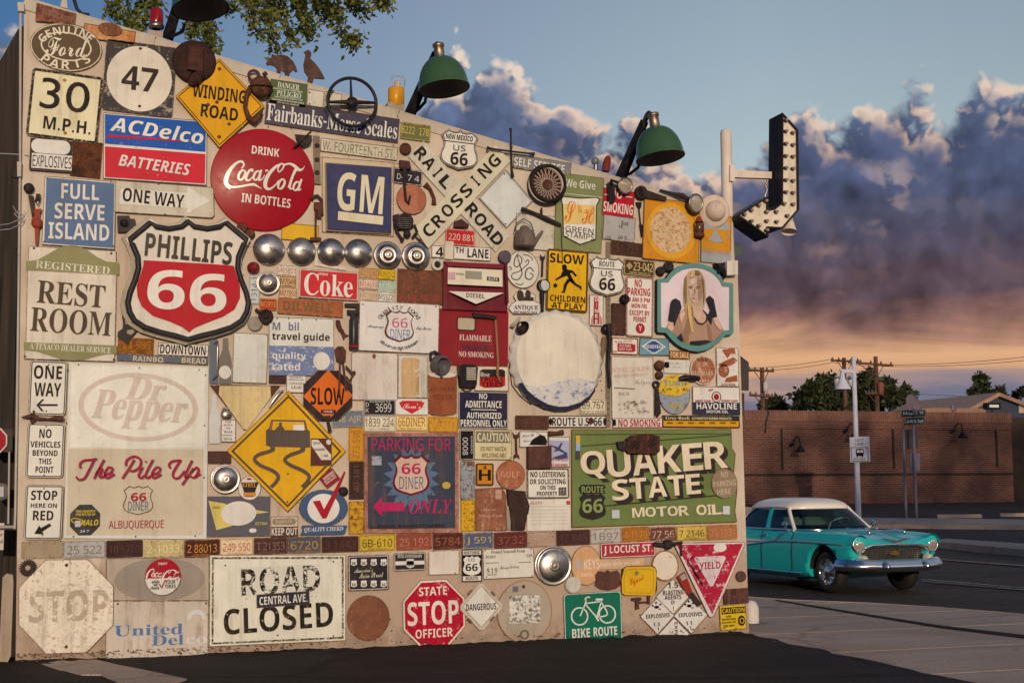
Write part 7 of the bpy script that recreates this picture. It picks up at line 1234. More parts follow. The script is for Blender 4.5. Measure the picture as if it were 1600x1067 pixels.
# unseen ridge behind the viewer, added to cast shade on the far brick wall
mb = MB(); RX = [(4.5,0),(6.5,6),(8.5,11),(12,12.5),(18,13),(26,13),(49,13.5),(79,12),(126,0)]
v = []
for k,(x,z) in enumerate(RX):
    for y,s_ in ((-56,0),(-60,1),(-70,.92),(-120,0)): v.append((x,y - 4 * mn.noise((x * .3,2,0)),-.3 + z * s_ + (.5 * mn.noise((x * .6,y,0)) if s_ else 0)))
mb.add(v,[(i * 4 + j,i * 4 + j + 1,i * 4 + j + 5,i * 4 + j + 4) for i in range(len(RX) - 1) for j in range(3)],True); struct('hills',mb,P((120,96,70),.4,C(80,80,50),.6,.9))  # stand-in for an unseen shade caster, not real hills
mb = MB(); rw = random.Random(5)                 # unseen leaf cards added over it, thinning upwards so shade fades up the brick
for k in range(3700):
    x = rw.uniform(2.5,40); zt_ = 13.5 + 7.6 * rw.random() ** 1.25 + .05 * max(0,x - 6); z = zt_ * (1 if x > 6 else .8 + .057 * (x - 2.5)); p = Vector((x + 4,rw.uniform(-63,-58),z)); d = Vector((rw.gauss(0,1),rw.gauss(0,1),rw.gauss(0,1))).normalized() * .32; u = d.orthogonal().normalized() * .30; mb.add([p - d,p + u,p + d,p - u],[(0,1,2,3)])
SHADE_LEAVES = mb
mb = MB(); q = [((1212,937.4),(1212,938.6)),((1330,956),(1330,958.5)),((1470,978),(1470,981.5)),((1620,995),(1620,1000))]; v = [Vector((p_.x,p_.y,.012)) for a_,b_ in q for p_ in (gnd(*a_),gnd(*b_))]
mb.add(v,[(0,1,3,2),(2,3,5,4),(4,5,7,6)]); struct('driveway_shadow_line',mb,M_LOT)  # shadow line at the driveway dip, put in as a dark sheet
# ------------------------------------------------------------------ left edge: the dark shed next door and the pipes
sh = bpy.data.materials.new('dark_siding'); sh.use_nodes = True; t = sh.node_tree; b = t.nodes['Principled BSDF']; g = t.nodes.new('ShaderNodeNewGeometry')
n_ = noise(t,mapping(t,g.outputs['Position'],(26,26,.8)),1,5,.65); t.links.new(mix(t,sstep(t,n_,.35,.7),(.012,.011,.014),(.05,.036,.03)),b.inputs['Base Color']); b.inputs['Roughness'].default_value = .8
mb = MB(); a0 = at(-90,300,.8)
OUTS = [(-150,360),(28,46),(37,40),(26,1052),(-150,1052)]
mb.prism([at(x,y,.8) for x,y in OUTS],(0,4,0)); shed = tag(mb.build('shed',sh),'dark sloping roofed shed wall at the left edge of the picture','shed')
mb = MB()
for k in range(9):
    x = -.55 - k * .16; mb.box((x,.785,1.9),.05,.03,3.8)
mb.build('batten',sh,shed)
cnd = P((190,172,150),.2,C(110,90,70),10)
e = one('conduit','pale electrical conduit running down the left corner of the wall','conduit',cnd,('T',[(32,14,.02),(31.5,250,.02),(28,540,.02),(24,800,.02),(23,826,.02)],1.9))
K(('P',[(27,4),(37,4),(38,18),(28,18)],.0,.06)).build('weather_head',cnd,e); K(('P',[(26.5,253),(33.5,253),(33,276),(27,276)],.02,.05)).build('junction_box',cnd,e)
one('gas_pipe','thin upright grey pipe beside the conduit, above a horizontal one','pipe',cnd,('T',[(14.5,706,-.3),(13,818,-.3)],1.5),('T',[(-4,823,-.25),(27,823,-.05)],2.6))
e = multi('gas_meter','grey gas meter cut off by the left edge of the picture','meter',2,792,-.3,[('case',P((120,112,104),.2),('L',2,768,-.4,[(.01,-4),(12,-4),(14,0),(14,10),(11,14),(.01,15)])),('dial',P((190,180,166),.1),('P',[(-6,760),(6,760),(6,776),(-6,776)],-.29,.005))])
s = S('sign','red sign edged in white, cut off by the left edge of the picture',SIGN,-6,688,OCT(36,40),P((226,206,190),.1),n=-.3,th=.01); s.f('field',-6,688,OCT(30,34),RED)
one('meter_box','black box behind the red sign at the left edge','meter box',BLKP,('P',[(4,670),(20,670),(19,706),(4,706)],-.45,.14))
s = S('note_plate','small white notice with brown letters at the left edge','notice',-4,838,R(20,42),P((206,190,166),.1),n=-.3); s.t(P((110,56,44)),('METER',-3,826,15,5,'b'),('SHUT',-3,836,15,5,'b'),('VALVE',-3,846,15,5,'b'))
one('concrete_post','stubby beige concrete post at the foot of the left corner','post',P((172,148,120),.2,C(120,90,66),8,.7,.6),('P',[(4,902),(10,896),(20,898),(21,910),(17,1024),(12,1034),(-2,1034)],-.2,.2))
e = one('service_wires','tangle of thin pale service wires by the conduit','wires',P((176,168,160),.1),('T',[(-5,240,-.2),(20,241,-.1),(44,243,.03)],.8,6),('T',[(-4,352,-.1),(14,350,.02),(28,344,.05),(36,336,.05),(30,330,.05),(22,334,.05),(30,342,.06),(38,346,.05)],.6,6),('T',[(-4,360,-.1),(16,358,.02),(34,350,.05),(38,340,.05)],.6,6),('T',[(20,322,.03),(26,332,.05),(34,340,.06),(39,330,.05)],.5,6))
# ------------------------------------------------------------------ brick building across the street
BY = 40.0; A_ = at(1150,637,BY); B_ = at(1579,648,BY); zt = (A_.z + B_.z) / 2; zb = .5
def brickmat(name,c1,c2,mort,soldier=False):
    m = bpy.data.materials.new(name); m.use_nodes = True; t = m.node_tree; b = t.nodes['Principled BSDF']; g = t.nodes.new('ShaderNodeNewGeometry'); sp = t.nodes.new('ShaderNodeSeparateXYZ'); t.links.new(g.outputs['Position'],sp.inputs[0])
    cb = t.nodes.new('ShaderNodeCombineXYZ'); s0 = math_(t,'ADD',sp.outputs[0],sp.outputs[1])
    t.links.new(s0,cb.inputs[1 if soldier else 0]); t.links.new(sp.outputs[2],cb.inputs[0 if soldier else 1])
    br = t.nodes.new('ShaderNodeTexBrick'); t.links.new(cb.outputs[0],br.inputs['Vector']); br.inputs['Scale'].default_value = 1; br.inputs['Brick Width'].default_value = .30 if not soldier else .42; br.inputs['Row Height'].default_value = .092 if not soldier else .1; br.inputs['Mortar Size'].default_value = .013; br.inputs['Bias'].default_value = 0
    br.inputs['Color1'].default_value = c1 + (1,); br.inputs['Color2'].default_value = c2 + (1,); br.inputs['Mortar'].default_value = mort + (1,)
    n_ = noise(t,g.outputs['Position'],.7,5,.6); col = mix(t,math_(t,'MULTIPLY',sstep(t,n_,.35,.7),.35),br.outputs['Color'],(.05,.025,.02)); t.links.new(col,b.inputs['Base Color']); b.inputs['Roughness'].default_value = .85
    bp = nn(t,'ShaderNodeBump',i_Distance=.02,i_Strength=.5); t.links.new(br.outputs['Fac'],bp.inputs['Height']); bp.invert = True; t.links.new(bp.outputs[0],b.inputs['Normal']); return m
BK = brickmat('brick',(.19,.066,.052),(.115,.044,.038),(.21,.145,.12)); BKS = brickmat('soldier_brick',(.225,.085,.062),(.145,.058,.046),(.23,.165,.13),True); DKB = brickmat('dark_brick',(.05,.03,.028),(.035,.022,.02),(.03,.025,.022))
bx0,bx1 = 14.0,B_.x; cx_ = (bx0 + bx1) / 2; wd = bx1 - bx0
mb = MB().box((cx_,BY + 6,(zt - .45 + zb) / 2),wd,12,zt - .45 - zb); brick = tag(mb.build('brick_building',BK),'long low red brick building across the street behind the teal car','building')
MB().box((cx_,BY + 6,zt - .225),wd + .08,12.08,.45).build('soldier_course',BKS,brick)
MB().box((cx_,BY - .03,at(1300,668,BY).z),wd - .02,.05,.1).build('corbel_band',BK,brick); MB().box((cx_,BY - .03,at(1300,741,BY).z),wd - .02,.05,.09).build('base_band',DKB,brick)
for px,y0,y1 in ((1221,668,734),(1395,669,732),(1556,670,729)):
    a,b = at(px,y0,BY - .02),at(px,y1,BY - .02); MB().box((a.x,BY - .02,(a.z + b.z) / 2),.09,.05,a.z - b.z).build('expansion_joint',simple('joint_dark',(.02,.016,.016),.8),brick)
mb = MB().tube([at(x,y,BY - .06) for x,y in ((1196,676),(1197,660),(1201,645),(1199,638),(1195,640))],.03,6); mb.build('roof_cable',BLKP,brick)
for (px,py),lab in (((1236,695),'left gooseneck wall lamp on the brick building'),((1320,674),'middle gooseneck wall lamp on the brick building, by the bus lane sign'),((1487,674),'right gooseneck wall lamp on the brick building')):
    p = at(px,py,BY - .03); e = empty('gooseneck_lamp',p,lab,'wall lamp','gooseneck lamps on the brick building')
    MB().tube([p + Vector((0,-o,z)) for o,z in ((0,0),(.15,.02),(.3,.2),(.5,.34),(.72,.3),(.8,.1),(.8,-.05))],.025,7).build('arm',BLKP,e); MB().lathe(p + Vector((0,-.8,-.02)),(0,0,-1),[(.03,0),(.06,.06),(.12,.14),(.24,.3),(.22,.3)],18).build('shade',BLKP,e); MB().lathe(p,(0,-1,0),[(.09,0),(.08,.04),(.001,.04)],14).build('wall_plate',BLKP,e)
dk = MB().box(((bx1 + .3 + bx1 + 16) / 2,BY + 8,(at(1590,652,BY + 2).z + .3) / 2),15.7,12,at(1590,652,BY + 2).z - .3); tag(dk.build('dark_building',DKB),'dark building at the right edge beyond the brick one','building')
# house with a low gable behind
hp = [at(x,y,62) for x,y in ((1528,651),(1541,640),(1545,634),(1583,638),(1600,652))]
e = tag(MB().prism([at(x,y,62) for x,y in ((1520,690),(1520,640),(1562,619),(1605,636),(1605,690))],(0,9,0)).build('house',P((62,66,76),.1)),'grey house with a tan gabled roof above the brick parapet at the right','house')
a,b,c_ = at(1516,643,61.6),at(1562,619,61.6),at(1611,638,61.6)
MB().prism([a,b,b + Vector((0,0,.25)),a + Vector((-.1,0,.2))],(0,10,0)).build('roof_slope',P((170,130,100),.1),e); MB().prism([b,c_,c_ + Vector((.1,0,.2)),b + Vector((0,0,.25))],(0,10,0)).build('roof_slope',P((150,112,88),.1),e); MB().prism([at(x,y,61.9) for x,y in ((1592,629),(1600,632),(1600,645),(1592,645))],(0,.05,0)).build('window',simple('pane',(.5,.45,.42),.2),e)
tag(MB().prism([at(x,y,58) for x,y in ((1425,650),(1430,639),(1460,637),(1540,638),(1540,652))],(0,8,0)).build('far_roof',P((150,112,90),.2)),'long low tan roof showing above the brick parapet','roof')
# ------------------------------------------------------------------ poles, signs, small street things
LPY = 25.0; pt = at(1333.5,556,LPY); pb = at(1347,805,LPY); zb_ = rise(LPY)
pb = Vector((pt.x,LPY,zb_)); m = scale(1340,700,LPY)[2]
e = empty('street_light',pb,'tall white lamp post with a bell shaped lamp, rising behind the teal car','lamp post'); wpole = P((200,192,190),.1,C(140,120,100),5,.4)
MB().lathe(pb,(0,0,1),[(.10,0),(.095,.3),(.08,(pt.z - zb_) * .6),(.065,pt.z - zb_ - .02),(.001,pt.z - zb_)],18).build('pole',wpole,e)
q = at(1314,581,LPY); MB().tube([at(1334,581.5,LPY),q],.05,8).build('arm',wpole,e); MB().tube([at(1334,578,LPY),at(1312,578,LPY)],.03,8).build('brace',wpole,e)
tp = at(1316,584,LPY); MB().lathe(tp,(0,0,-1),[(.05,-.05),(.07,0),(.08,.12),(.14,.26),(.22,.40),(.26,.47),(.27,.5),(.25,.5)],22).build('bell_shade',wpole,e)
sg = MB().prism([at(x,y,LPY - .14) for x,y in ((1327.5,683),(1358.5,681.5),(1360,721),(1328.5,722))],(0,.01,0)); so_ = tag(sg.build('bus_lane_sign',P((196,188,186),.05)),'white LEFT LANE BUS ONLY sign on the lamp post','sign')
class Bk(S):
    def __init__(s,ob,Y,rot=0): s.ob,s.Y,s.rot,s.L,s.shape,s.cx,s.cy = ob,Y,rot,.006,None,0,0
z_ = Bk(so_,LPY - .14); z_.t(BLK,('LEFT',1343,687.5,13,4.5,'r'),('LANE',1343,693.5,13,4.5,'r'),('BUS ONLY',1343,717,19,4,'r'))
z_.ring('border',1343.3,709.5,R(27,22,1),R(25.5,20.5,1),BLK); z_.many('bus_symbol',[(1343.5,706.5,R(12,11,2.5)),(1339.5,713,R(2.4,2)),(1347.5,713,R(2.4,2))],BLK); z_.many('bus_glass',[(1341,705,R(4,4)),(1346.3,705,R(4,4))],WH)
# street name post
def post_at(px,py): p = onland(px,py); return Vector((p.x,p.y,rise(p.y)))
p = post_at(1432,812); e = empty('street_name_post',p,'thin steel post carrying green Maple St and Central Ave blades','sign post'); top = at(1428,650,p.y); galv = P((130,120,120),.2)
MB().lathe(p,(0,0,1),[(.05,0),(.045,top.z - p.z + .1),(.001,top.z - p.z + .12)],10).build('post',galv,e); gm = P((16,64,62),.05)
b1 = MB().prism([at(x,y,p.y - .06) for x,y in ((1409,641.5),(1446,640),(1446,650),(1409,651.5))],(0,.01,0)).build('street_blade',gm,e); b2 = MB().prism([at(x,y,p.y - .05) for x,y in ((1412.5,653.5),(1444,651.5),(1444,662),(1412.5,664))],(0,.01,0)).build('street_blade',gm,e)
z_ = Bk(e,p.y - .06,1.5); z_.t(WH,('Maple',1422.5,646,22,6.5,'r'),('St',1440,644,6.5,4.5,'r'),('Central Ave',1428,657.5,29,6,'r'))
MB().lathe(top + Vector((0,-.05,.12)),(0,0,1),[(.12,0),(.12,.1),(.001,.14)],12).build('cap',galv,e); MB().prism([at(x,y,p.y + .06) for x,y in ((1422,708),(1438,708),(1437,736),(1422,736))],(0,.01,0)).build('rear_panel',galv,e)
p = post_at(1416,811); top = at(1415,668,p.y); e = empty('sign_post',p,'second thin post with a tall dark sign back left of the street name post','sign post'); MB().lathe(p,(0,0,1),[(.05,0),(.045,top.z - p.z),(.001,top.z - p.z + .02)],10).build('post',galv,e); MB().prism([at(x,y,p.y + .05) for x,y in ((1412,672),(1435,670),(1435,701),(1412,702))],(0,.012,0)).build('rear_panel',P((84,72,70),.2),e)
for x,y0,y1,lab in ((1514,745,777,'left of two pale yellow bollards in front of the brick building'),(1534.5,744,781,'right of two pale yellow bollards in front of the brick building')):
    p = post_at(x,y1); h_ = at(x,y0,p.y).z - p.z; tag(MB().lathe(p,(0,0,1),[(.10,0),(.10,h_ - .04),(.07,h_),(.001,h_ + .01)],14).build('bollard',P((206,172,110),.15)),lab,'bollard','pale bollards by the brick building')
BLG = 'concrete wheel stops in the far lot'
for k,(x0,x1,y,lab) in enumerate(((1358,1390,783,'left end of the far row'),(1412,1461,782,'second in the far row behind the street name post'),(1484,1531,780,'third in the far row in front of the bollards'),(1553,1600,779,'right end of the far row'),(1464,1533,809,'nearer pale wheel stop right of the street name post'),(1562,1610,807,'nearer pale wheel stop at the right edge'))):
    a,b = onland(x0,y),onland(x1,y); mb = MB(); c0 = (a + b) / 2; l = (b - a).length
    sec = [(-.09,0),(-.07,.13),(.07,.13),(.09,0)]; yy0 = min(a.y,b.y); z0 = rise(c0.y)
    dx = (b - a).normalized(); nr = Vector((-dx.y,dx.x,0)); v = [Vector((q.x,q.y,z0)) + nr * s_ + Vector((0,0,h_)) for q in (a,b) for s_,h_ in sec]
    mb.add(v,[(0,1,5,4),(1,2,6,5),(2,3,7,6),(0,3,2,1),(4,5,6,7)]); tag(mb.build('wheel_stop',M_CONC2),'concrete wheel stop, ' + lab,'wheel stop',BLG)
p = post_at(1504,779); tag(MB().box(p + Vector((0,0,.5)),.5,.4,1.0).box(p + Vector((0,0,1.05)),.36,.3,.12).build('utility_box',P((40,36,40),.2)),'dark utility box by the brick wall left of the bollards','utility box')
# things on the brick roof
for x,y,r,lab in ((1428,633,.55,'larger grey satellite dish above the street name signs'),(1488,634,.3,'smaller grey satellite dish on the brick parapet')):
    p = at(x,y,BY + 3); e = empty('satellite_dish',Vector((p.x,p.y,zt)),lab,'satellite dish'); MB().lathe(p,(.35,-1,.35),[(.001,-.12),(r * .5,-.08),(r,0),(r * .97,.02),(r * .5,-.05),(.001,-.09)],24).build('dish',P((110,92,92),.2),e); MB().tube([p,Vector((p.x,p.y,zt - .1))],.03,8).build('mast',galv,e)
p = at(1550,638,BY + 1); e = empty('floodlight',Vector((p.x,p.y,zt)),'black floodlight on the right end of the brick parapet','floodlight'); MB().box(p + Vector((0,0,.1)),.75,.3,.3).build('head',BLKP,e); MB().box(p + Vector((0,-.16,.1)),.5,.02,.12).build('lens',WH,e); MB().tube([p,Vector((p.x,p.y,zt - .1))],.04,8).build('stem',BLKP,e)
# utility poles and wires
wood = RU((84,58,44),(110,76,54),(140,100,70),.5,3); UY = 66.0
def upole(name,label,px,ytop,arms,cans,Y,mat=wood):
    t_ = at(px,ytop,Y); g0 = Vector((t_.x,Y,.5)); e = empty('utility_pole',g0,label,'utility pole','wooden utility poles beyond the brick building'); MB().lathe(g0,(0,0,1),[(.19,0),(.13,t_.z - .5),(.001,t_.z - .49)],10).build('pole',mat,e)
    for x0,y0,x1,y1 in arms:
        a,b = at(x0,y0,Y - .2),at(x1,y1,Y - .2); MB().tube([a,b],.075,6).build('crossarm',wood,e); mb = MB()
        for k in range(5): q = a.lerp(b,.04 + .23 * k); mb = MB().lathe(q,(0,0,1),[(.05,.05),(.07,.12),(.04,.2),(.001,.24)],8); mb.build('insulator',P((90,80,76)),e)
        if abs(y1 - y0) < 12: mid = (a + b) / 2; MB().tube([a.lerp(b,.2),Vector((t_.x,Y - .15,mid.z - .8)),a.lerp(b,.8)],.03,5).build('brace',wood,e)
    for x0,y0,w_,h_,mt in cans:
        c0 = at(x0,y0,Y - .3); mm = scale(x0,y0,Y)[2]; MB().lathe(c0 + Vector((0,0,-h_ / 2 * mm)),(0,0,1),[(.001,0),(w_ / 2 * mm,.02),(w_ / 2 * mm,h_ * mm),(w_ / 3 * mm,h_ * mm + .1),(.001,h_ * mm + .12)],14).build('transformer',mt,e)
gry = P((196,180,166),.15)
upole('u','utility pole with two crossarms left of the dark trees',1190.5,575,[(1169,578,1209,580),(1171,617,1208,620)],[(1196,606,8,13,gry)],UY)
upole('u','sunlit utility pole with two pale transformers behind the white lamp post',1318.5,559,[(1299,563,1342,565)],[(1308,597,9,16,gry),(1329,597,9,15,gry)],UY + 2)
upole('u','dark utility pole with a rust coloured transformer right of the white lamp post',1368,557,[(1326,566,1395,571),(1352,615,1374,614)],[(1376,608,10,17,RU((110,60,44),(150,84,60),(176,106,80)))],UY - 2)
def wire(label,pts,Y,r=.018):
    q = [at(x,y,Yk) for (x,y),Yk in zip(pts,Y)]; o = []
    for a,b in zip(q,q[1:]):
        for k in range(9): t_ = k / 8; o.append(a.lerp(b,t_) - Vector((0,0,.5 * 4 * t_ * (1 - t_) * min(1,(b - a).length / 30))))
    tag(MB().tube(o,r,5).build('power_line',simple('wire',(.05,.045,.045),.6)),label,'power line','power lines above the brick building')
wire('upper power line running from the wall past the two poles',[(1150,576),(1300,561),(1328,565),(1395,570),(1640,553)],(UY,UY + 2,UY + 1,UY - 2,UY - 8)); wire('second power line just below the upper one',[(1150,580),(1200,578),(1300,566),(1395,572.5),(1640,559)],(UY,UY,UY + 2,UY - 2,UY - 8)); wire('faint low power line across the grey band of sky',[(1395,612),(1640,617)],(90,90)); wire('lower power line sloping towards the satellite dish',[(1385,612),(1440,628),(1640,645)],(90,90,90))
# ------------------------------------------------------------------ foliage
def leafmat(name,c1,c2):
    m = bpy.data.materials.new(name); m.use_nodes = True; t = m.node_tree; b = t.nodes['Principled BSDF']; g = t.nodes.new('ShaderNodeNewGeometry'); n_ = noise(t,g.outputs['Position'],2.2,4,.6)
    rn = g.outputs['Random Per Island']; t.links.new(mix(t,sstep(t,math_(t,'ADD',math_(t,'MULTIPLY',n_,.5),math_(t,'MULTIPLY',rn,.5)),.3,.7),c1,c2),b.inputs['Base Color']); b.inputs['Roughness'].default_value = .55
    tr = t.nodes.new('ShaderNodeBsdfTranslucent'); tr.inputs[0].default_value = c2 + (1,); mx = t.nodes.new('ShaderNodeMixShader'); mx.inputs[0].default_value = .25; t.links.new(b.outputs[0],mx.inputs[1]); t.links.new(tr.outputs[0],mx.inputs[2]); t.links.new(mx.outputs[0],t.nodes['Material Output'].inputs[0]); return m
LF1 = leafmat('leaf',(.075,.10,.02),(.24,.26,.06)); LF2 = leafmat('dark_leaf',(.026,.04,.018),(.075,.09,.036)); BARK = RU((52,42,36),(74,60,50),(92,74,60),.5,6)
def leaf(mb,p,L,rg_):
    d = Vector((rg_.gauss(0,1),rg_.gauss(0,1),rg_.gauss(-.3,.8))).normalized(); u = d.orthogonal().normalized(); u = (Matrix.Rotation(rg_.uniform(0,6.28),3,d) @ u) * L * .26
    mb.add([p,p + d * L * .4 + u,p + d * L,p + d * L * .4 - u],[(0,1,2,3)])
def tree(name,label,base,crown_lobes,n,L,mat,rg_,trunk_r=.2,group=None):
    e = empty(name,base,label,'tree',group); mb = MB(); lv = MB(); c0 = sum((c for c,r in crown_lobes),Vector()) / len(crown_lobes)
    mb.tube([base,base.lerp(c0,.35) + Vector((.1,0,0)),base.lerp(c0,.8)],[trunk_r,trunk_r * .75,trunk_r * .4],8)
    for c,r in crown_lobes: mb.tube([base.lerp(c0,.5),c.lerp(c0,.35),c],[trunk_r * .45,trunk_r * .25,.02],6)
    mb.build('trunk',BARK,e); tot = sum(r ** 2 for c,r in crown_lobes)
    for c,r in crown_lobes:
        k = int(n * r * r / tot); tw = [c + Vector((rg_.gauss(0,1),rg_.gauss(0,1),rg_.gauss(0,.8))).normalized() * r * rg_.uniform(.35,1.0) for _ in range(max(6,k // 16))]
        for _ in range(k):
            q = tw[int(rg_.random() * len(tw))]; leaf(lv,q + Vector((rg_.gauss(0,.14),rg_.gauss(0,.14),rg_.gauss(0,.12))) * r,L * rg_.uniform(.6,1.25),rg_)
    lv.build('crown',mat,e); return e
rg2 = random.Random(11)
def lobes(Y,*q): return [(at(x,y,Y + rg2.uniform(-1.5,1.5)),r * scale(x,y,Y)[2]) for x,y,r in q]
TG = 'dark trees beyond the brick building'
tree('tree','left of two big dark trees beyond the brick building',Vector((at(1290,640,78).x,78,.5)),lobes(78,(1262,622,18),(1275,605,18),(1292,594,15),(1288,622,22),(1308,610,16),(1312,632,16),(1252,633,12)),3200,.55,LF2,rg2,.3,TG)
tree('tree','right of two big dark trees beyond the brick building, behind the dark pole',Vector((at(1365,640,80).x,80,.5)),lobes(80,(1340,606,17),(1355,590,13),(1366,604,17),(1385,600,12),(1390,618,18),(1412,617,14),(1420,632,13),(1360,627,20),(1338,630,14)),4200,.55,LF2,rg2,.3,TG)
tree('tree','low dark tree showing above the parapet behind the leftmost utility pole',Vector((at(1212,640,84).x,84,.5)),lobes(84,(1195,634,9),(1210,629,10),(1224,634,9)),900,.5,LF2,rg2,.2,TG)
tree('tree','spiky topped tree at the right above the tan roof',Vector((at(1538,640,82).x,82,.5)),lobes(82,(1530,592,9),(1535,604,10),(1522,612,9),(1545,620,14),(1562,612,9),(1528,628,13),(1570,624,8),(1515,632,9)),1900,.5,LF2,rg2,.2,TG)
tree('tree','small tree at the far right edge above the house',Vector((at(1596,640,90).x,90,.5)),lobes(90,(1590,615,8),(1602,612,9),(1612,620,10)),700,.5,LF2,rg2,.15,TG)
struct('wood',SHADE_LEAVES,LF2,'stuff')  # added leaf cards out of view, there only to shade the brick
# yuccas against the brick
for x,y,lab in ((1202,783,'spiky yucca at the foot of the brick wall left of the car roof'),(1229,778,'dark low shrub at the foot of the brick wall above the car roof')):
    p = post_at(x,y + 4); mb = MB()
    for k in range(70): d = Vector((rg2.gauss(0,1),rg2.gauss(0,1),abs(rg2.gauss(.5,.8)))).normalized() * rg2.uniform(.3,.7); u = d.orthogonal().normalized() * .03; mb.add([p + u,p + d * .6 + u * .8,p + d,p + d * .6 - u * .8,p - u],[(0,1,2,3,4)])
    tag(mb.build('yucca',LF2),lab,'plant')
# overhanging tree behind the wall, its branches dipping into the picture
TB = Vector((-3.4,5.4,-.05)); e = empty('overhanging_tree',TB,'leafy tree behind the wall whose hanging branches dip into the sky at top left','tree'); mb,lv = MB(),MB(); hub = Vector((-1.6,5.2,9.4))
mb.tube([TB,TB.lerp(hub,.5) + Vector((.12,0,0)),hub,hub + Vector((1.2,-.3,.9))],[.28,.22,.18,.1],10)
STR = [[(395,-60),(390,-10),(393,25),(404,55)],[(425,-60),(416,0),(422,45),(434,82)],[(440,-60),(438,0),(445,30),(460,66)],[(470,-70),(462,-20),(474,25),(488,60)],[(400,-60),(410,-20),(424,10),(418,30)],[(500,-60),(496,-15),(505,10),(512,30)],[(520,-60),(520,-10),(528,35),(545,66),(560,60)],[(540,-60),(545,-10),(552,10),(575,18)],[(575,-60),(585,-20),(596,2),(604,6)],[(480,-60),(485,-20),(500,6),(530,22)],[(440,-50),(455,-10),(470,12),(478,40)],[(185,-60),(182,0),(172,18),(183,26)],[(205,-60),(200,10),(205,34),(200,40)],[(228,-60),(224,-5),(226,5),(220,14)],[(248,-60),(244,0),(240,20),(228,30),(216,45)],[(300,-60),(310,0),(322,40),(334,76)],[(330,-50),(318,10),(305,34),(300,58)],[(345,-50),(343,0),(352,12),(366,3)],[(312,-40),(318,20),(330,46),(326,66)],[(370,-60),(375,-15),(390,-2),(400,2)],[(450,-60),(470,-30),(520,-15),(560,-8)],[(400,-60),(430,-35),(480,-18),(540,-12)]]
for k,st in enumerate(STR):
    Y = rg2.uniform(3.2,5.2); pts = [at(x,y,Y) for x,y in st]; mb.tube([hub.lerp(pts[0],.3) + Vector((0,0,.4)),pts[0] + Vector((0,0,.35)),pts[0]] + pts[1:],[.05,.035,.02] + [.011 - .003 * i for i in range(len(pts) - 1)],6); seg = smooth([tuple(p) for p in pts],8)
    for p in seg[3:]:
        dens = 9 if k in (11,12,13,14,17) else 14
        for _ in range(dens): leaf(lv,Vector(p) + Vector((rg2.gauss(0,.055),rg2.gauss(0,.09),rg2.gauss(0,.06))),rg2.uniform(.06,.115),rg2)
for c,r in ((Vector((2.9,4.6,10.2)),1.4),(Vector((1.0,4.8,10.4)),1.2),(Vector((2.2,5.8,11.2)),1.6),(Vector((-.4,5.0,10.2)),1.0),(Vector((4.2,5.6,10.4)),1.1)):
    mb.tube([hub,hub.lerp(c,.6),c],[.12,.06,.02],6)
    for _ in range(900): d = Vector((rg2.gauss(0,1),rg2.gauss(0,1),rg2.gauss(0,1))).normalized() * r * rg2.uniform(.4,1); leaf(lv,c + d,rg2.uniform(.09,.15),rg2)
mb.build('trunk',BARK,e); lv.build('crown',LF1,e)
# ------------------------------------------------------------------ the teal and white car rolling down the street
CS = .97; CAR0 = gnd(1300,924,-.10); CARH = math.radians(-84.0)          # front right wheel's footprint, heading
_hd = Vector((math.cos(CARH),math.sin(CARH),0)); _lf = Vector((-_hd.y,_hd.x,0))
_org = Vector((CAR0.x,CAR0.y,-.10)) - _hd * 1.46 * CS + _lf * .74 * CS
def cw(x,y,z): return _org + _hd * x * CS + _lf * y * CS + Vector((0,0,z * CS))
car = empty('car',_org,'teal 1950s saloon car with a white roof and chrome bumper driving past the wall','car')
def carpaint(name,c):
    m = simple(name,c,.32,0.0,Coat_Weight=.45,Coat_Roughness=.06); return m
TEAL,CWH = carpaint('teal_paint',(.012,.54,.60)),carpaint('white_paint',(.88,.85,.80)); CCH = simple('chrome',(.86,.86,.88),.17,1.0)
CGL = bpy.data.materials.new('car_glass'); CGL.use_nodes = True; _t = CGL.node_tree; _t.nodes.clear(); _o,_m,_tr,_gl,_lw = [_t.nodes.new('ShaderNode' + q) for q in ('OutputMaterial','MixShader','BsdfTransparent','BsdfGlossy','LayerWeight')]; _tr.inputs[0].default_value = (.42,.62,.60,1); _gl.inputs['Roughness'].default_value = .02; _lw.inputs[0].default_value = .22
_t.links.new(math_(_t,'ADD',math_(_t,'MULTIPLY',_lw.outputs['Fresnel'],.9),.06,clamp=True),_m.inputs[0]); _t.links.new(_tr.outputs[0],_m.inputs[1]); _t.links.new(_gl.outputs[0],_m.inputs[2]); _t.links.new(_m.outputs[0],_o.inputs[0]); CBK = simple('car_dark',(.012,.012,.013),.6); RUB = simple('tyre_rubber',(.016,.015,.016),.7)
def loft(secs,closed_ends=True):
    n = len(secs[0]); v = [p for s in secs for p in s]; f = [(i * n + j,i * n + j + 1,(i + 1) * n + j + 1,(i + 1) * n + j) for i in range(len(secs) - 1) for j in range(n - 1)]; return v,f
def fixn(me):
    bm = bmesh.new(); bm.from_mesh(me); bmesh.ops.recalc_face_normals(bm,faces=bm.faces); bm.to_mesh(me); bm.free(); me.update()
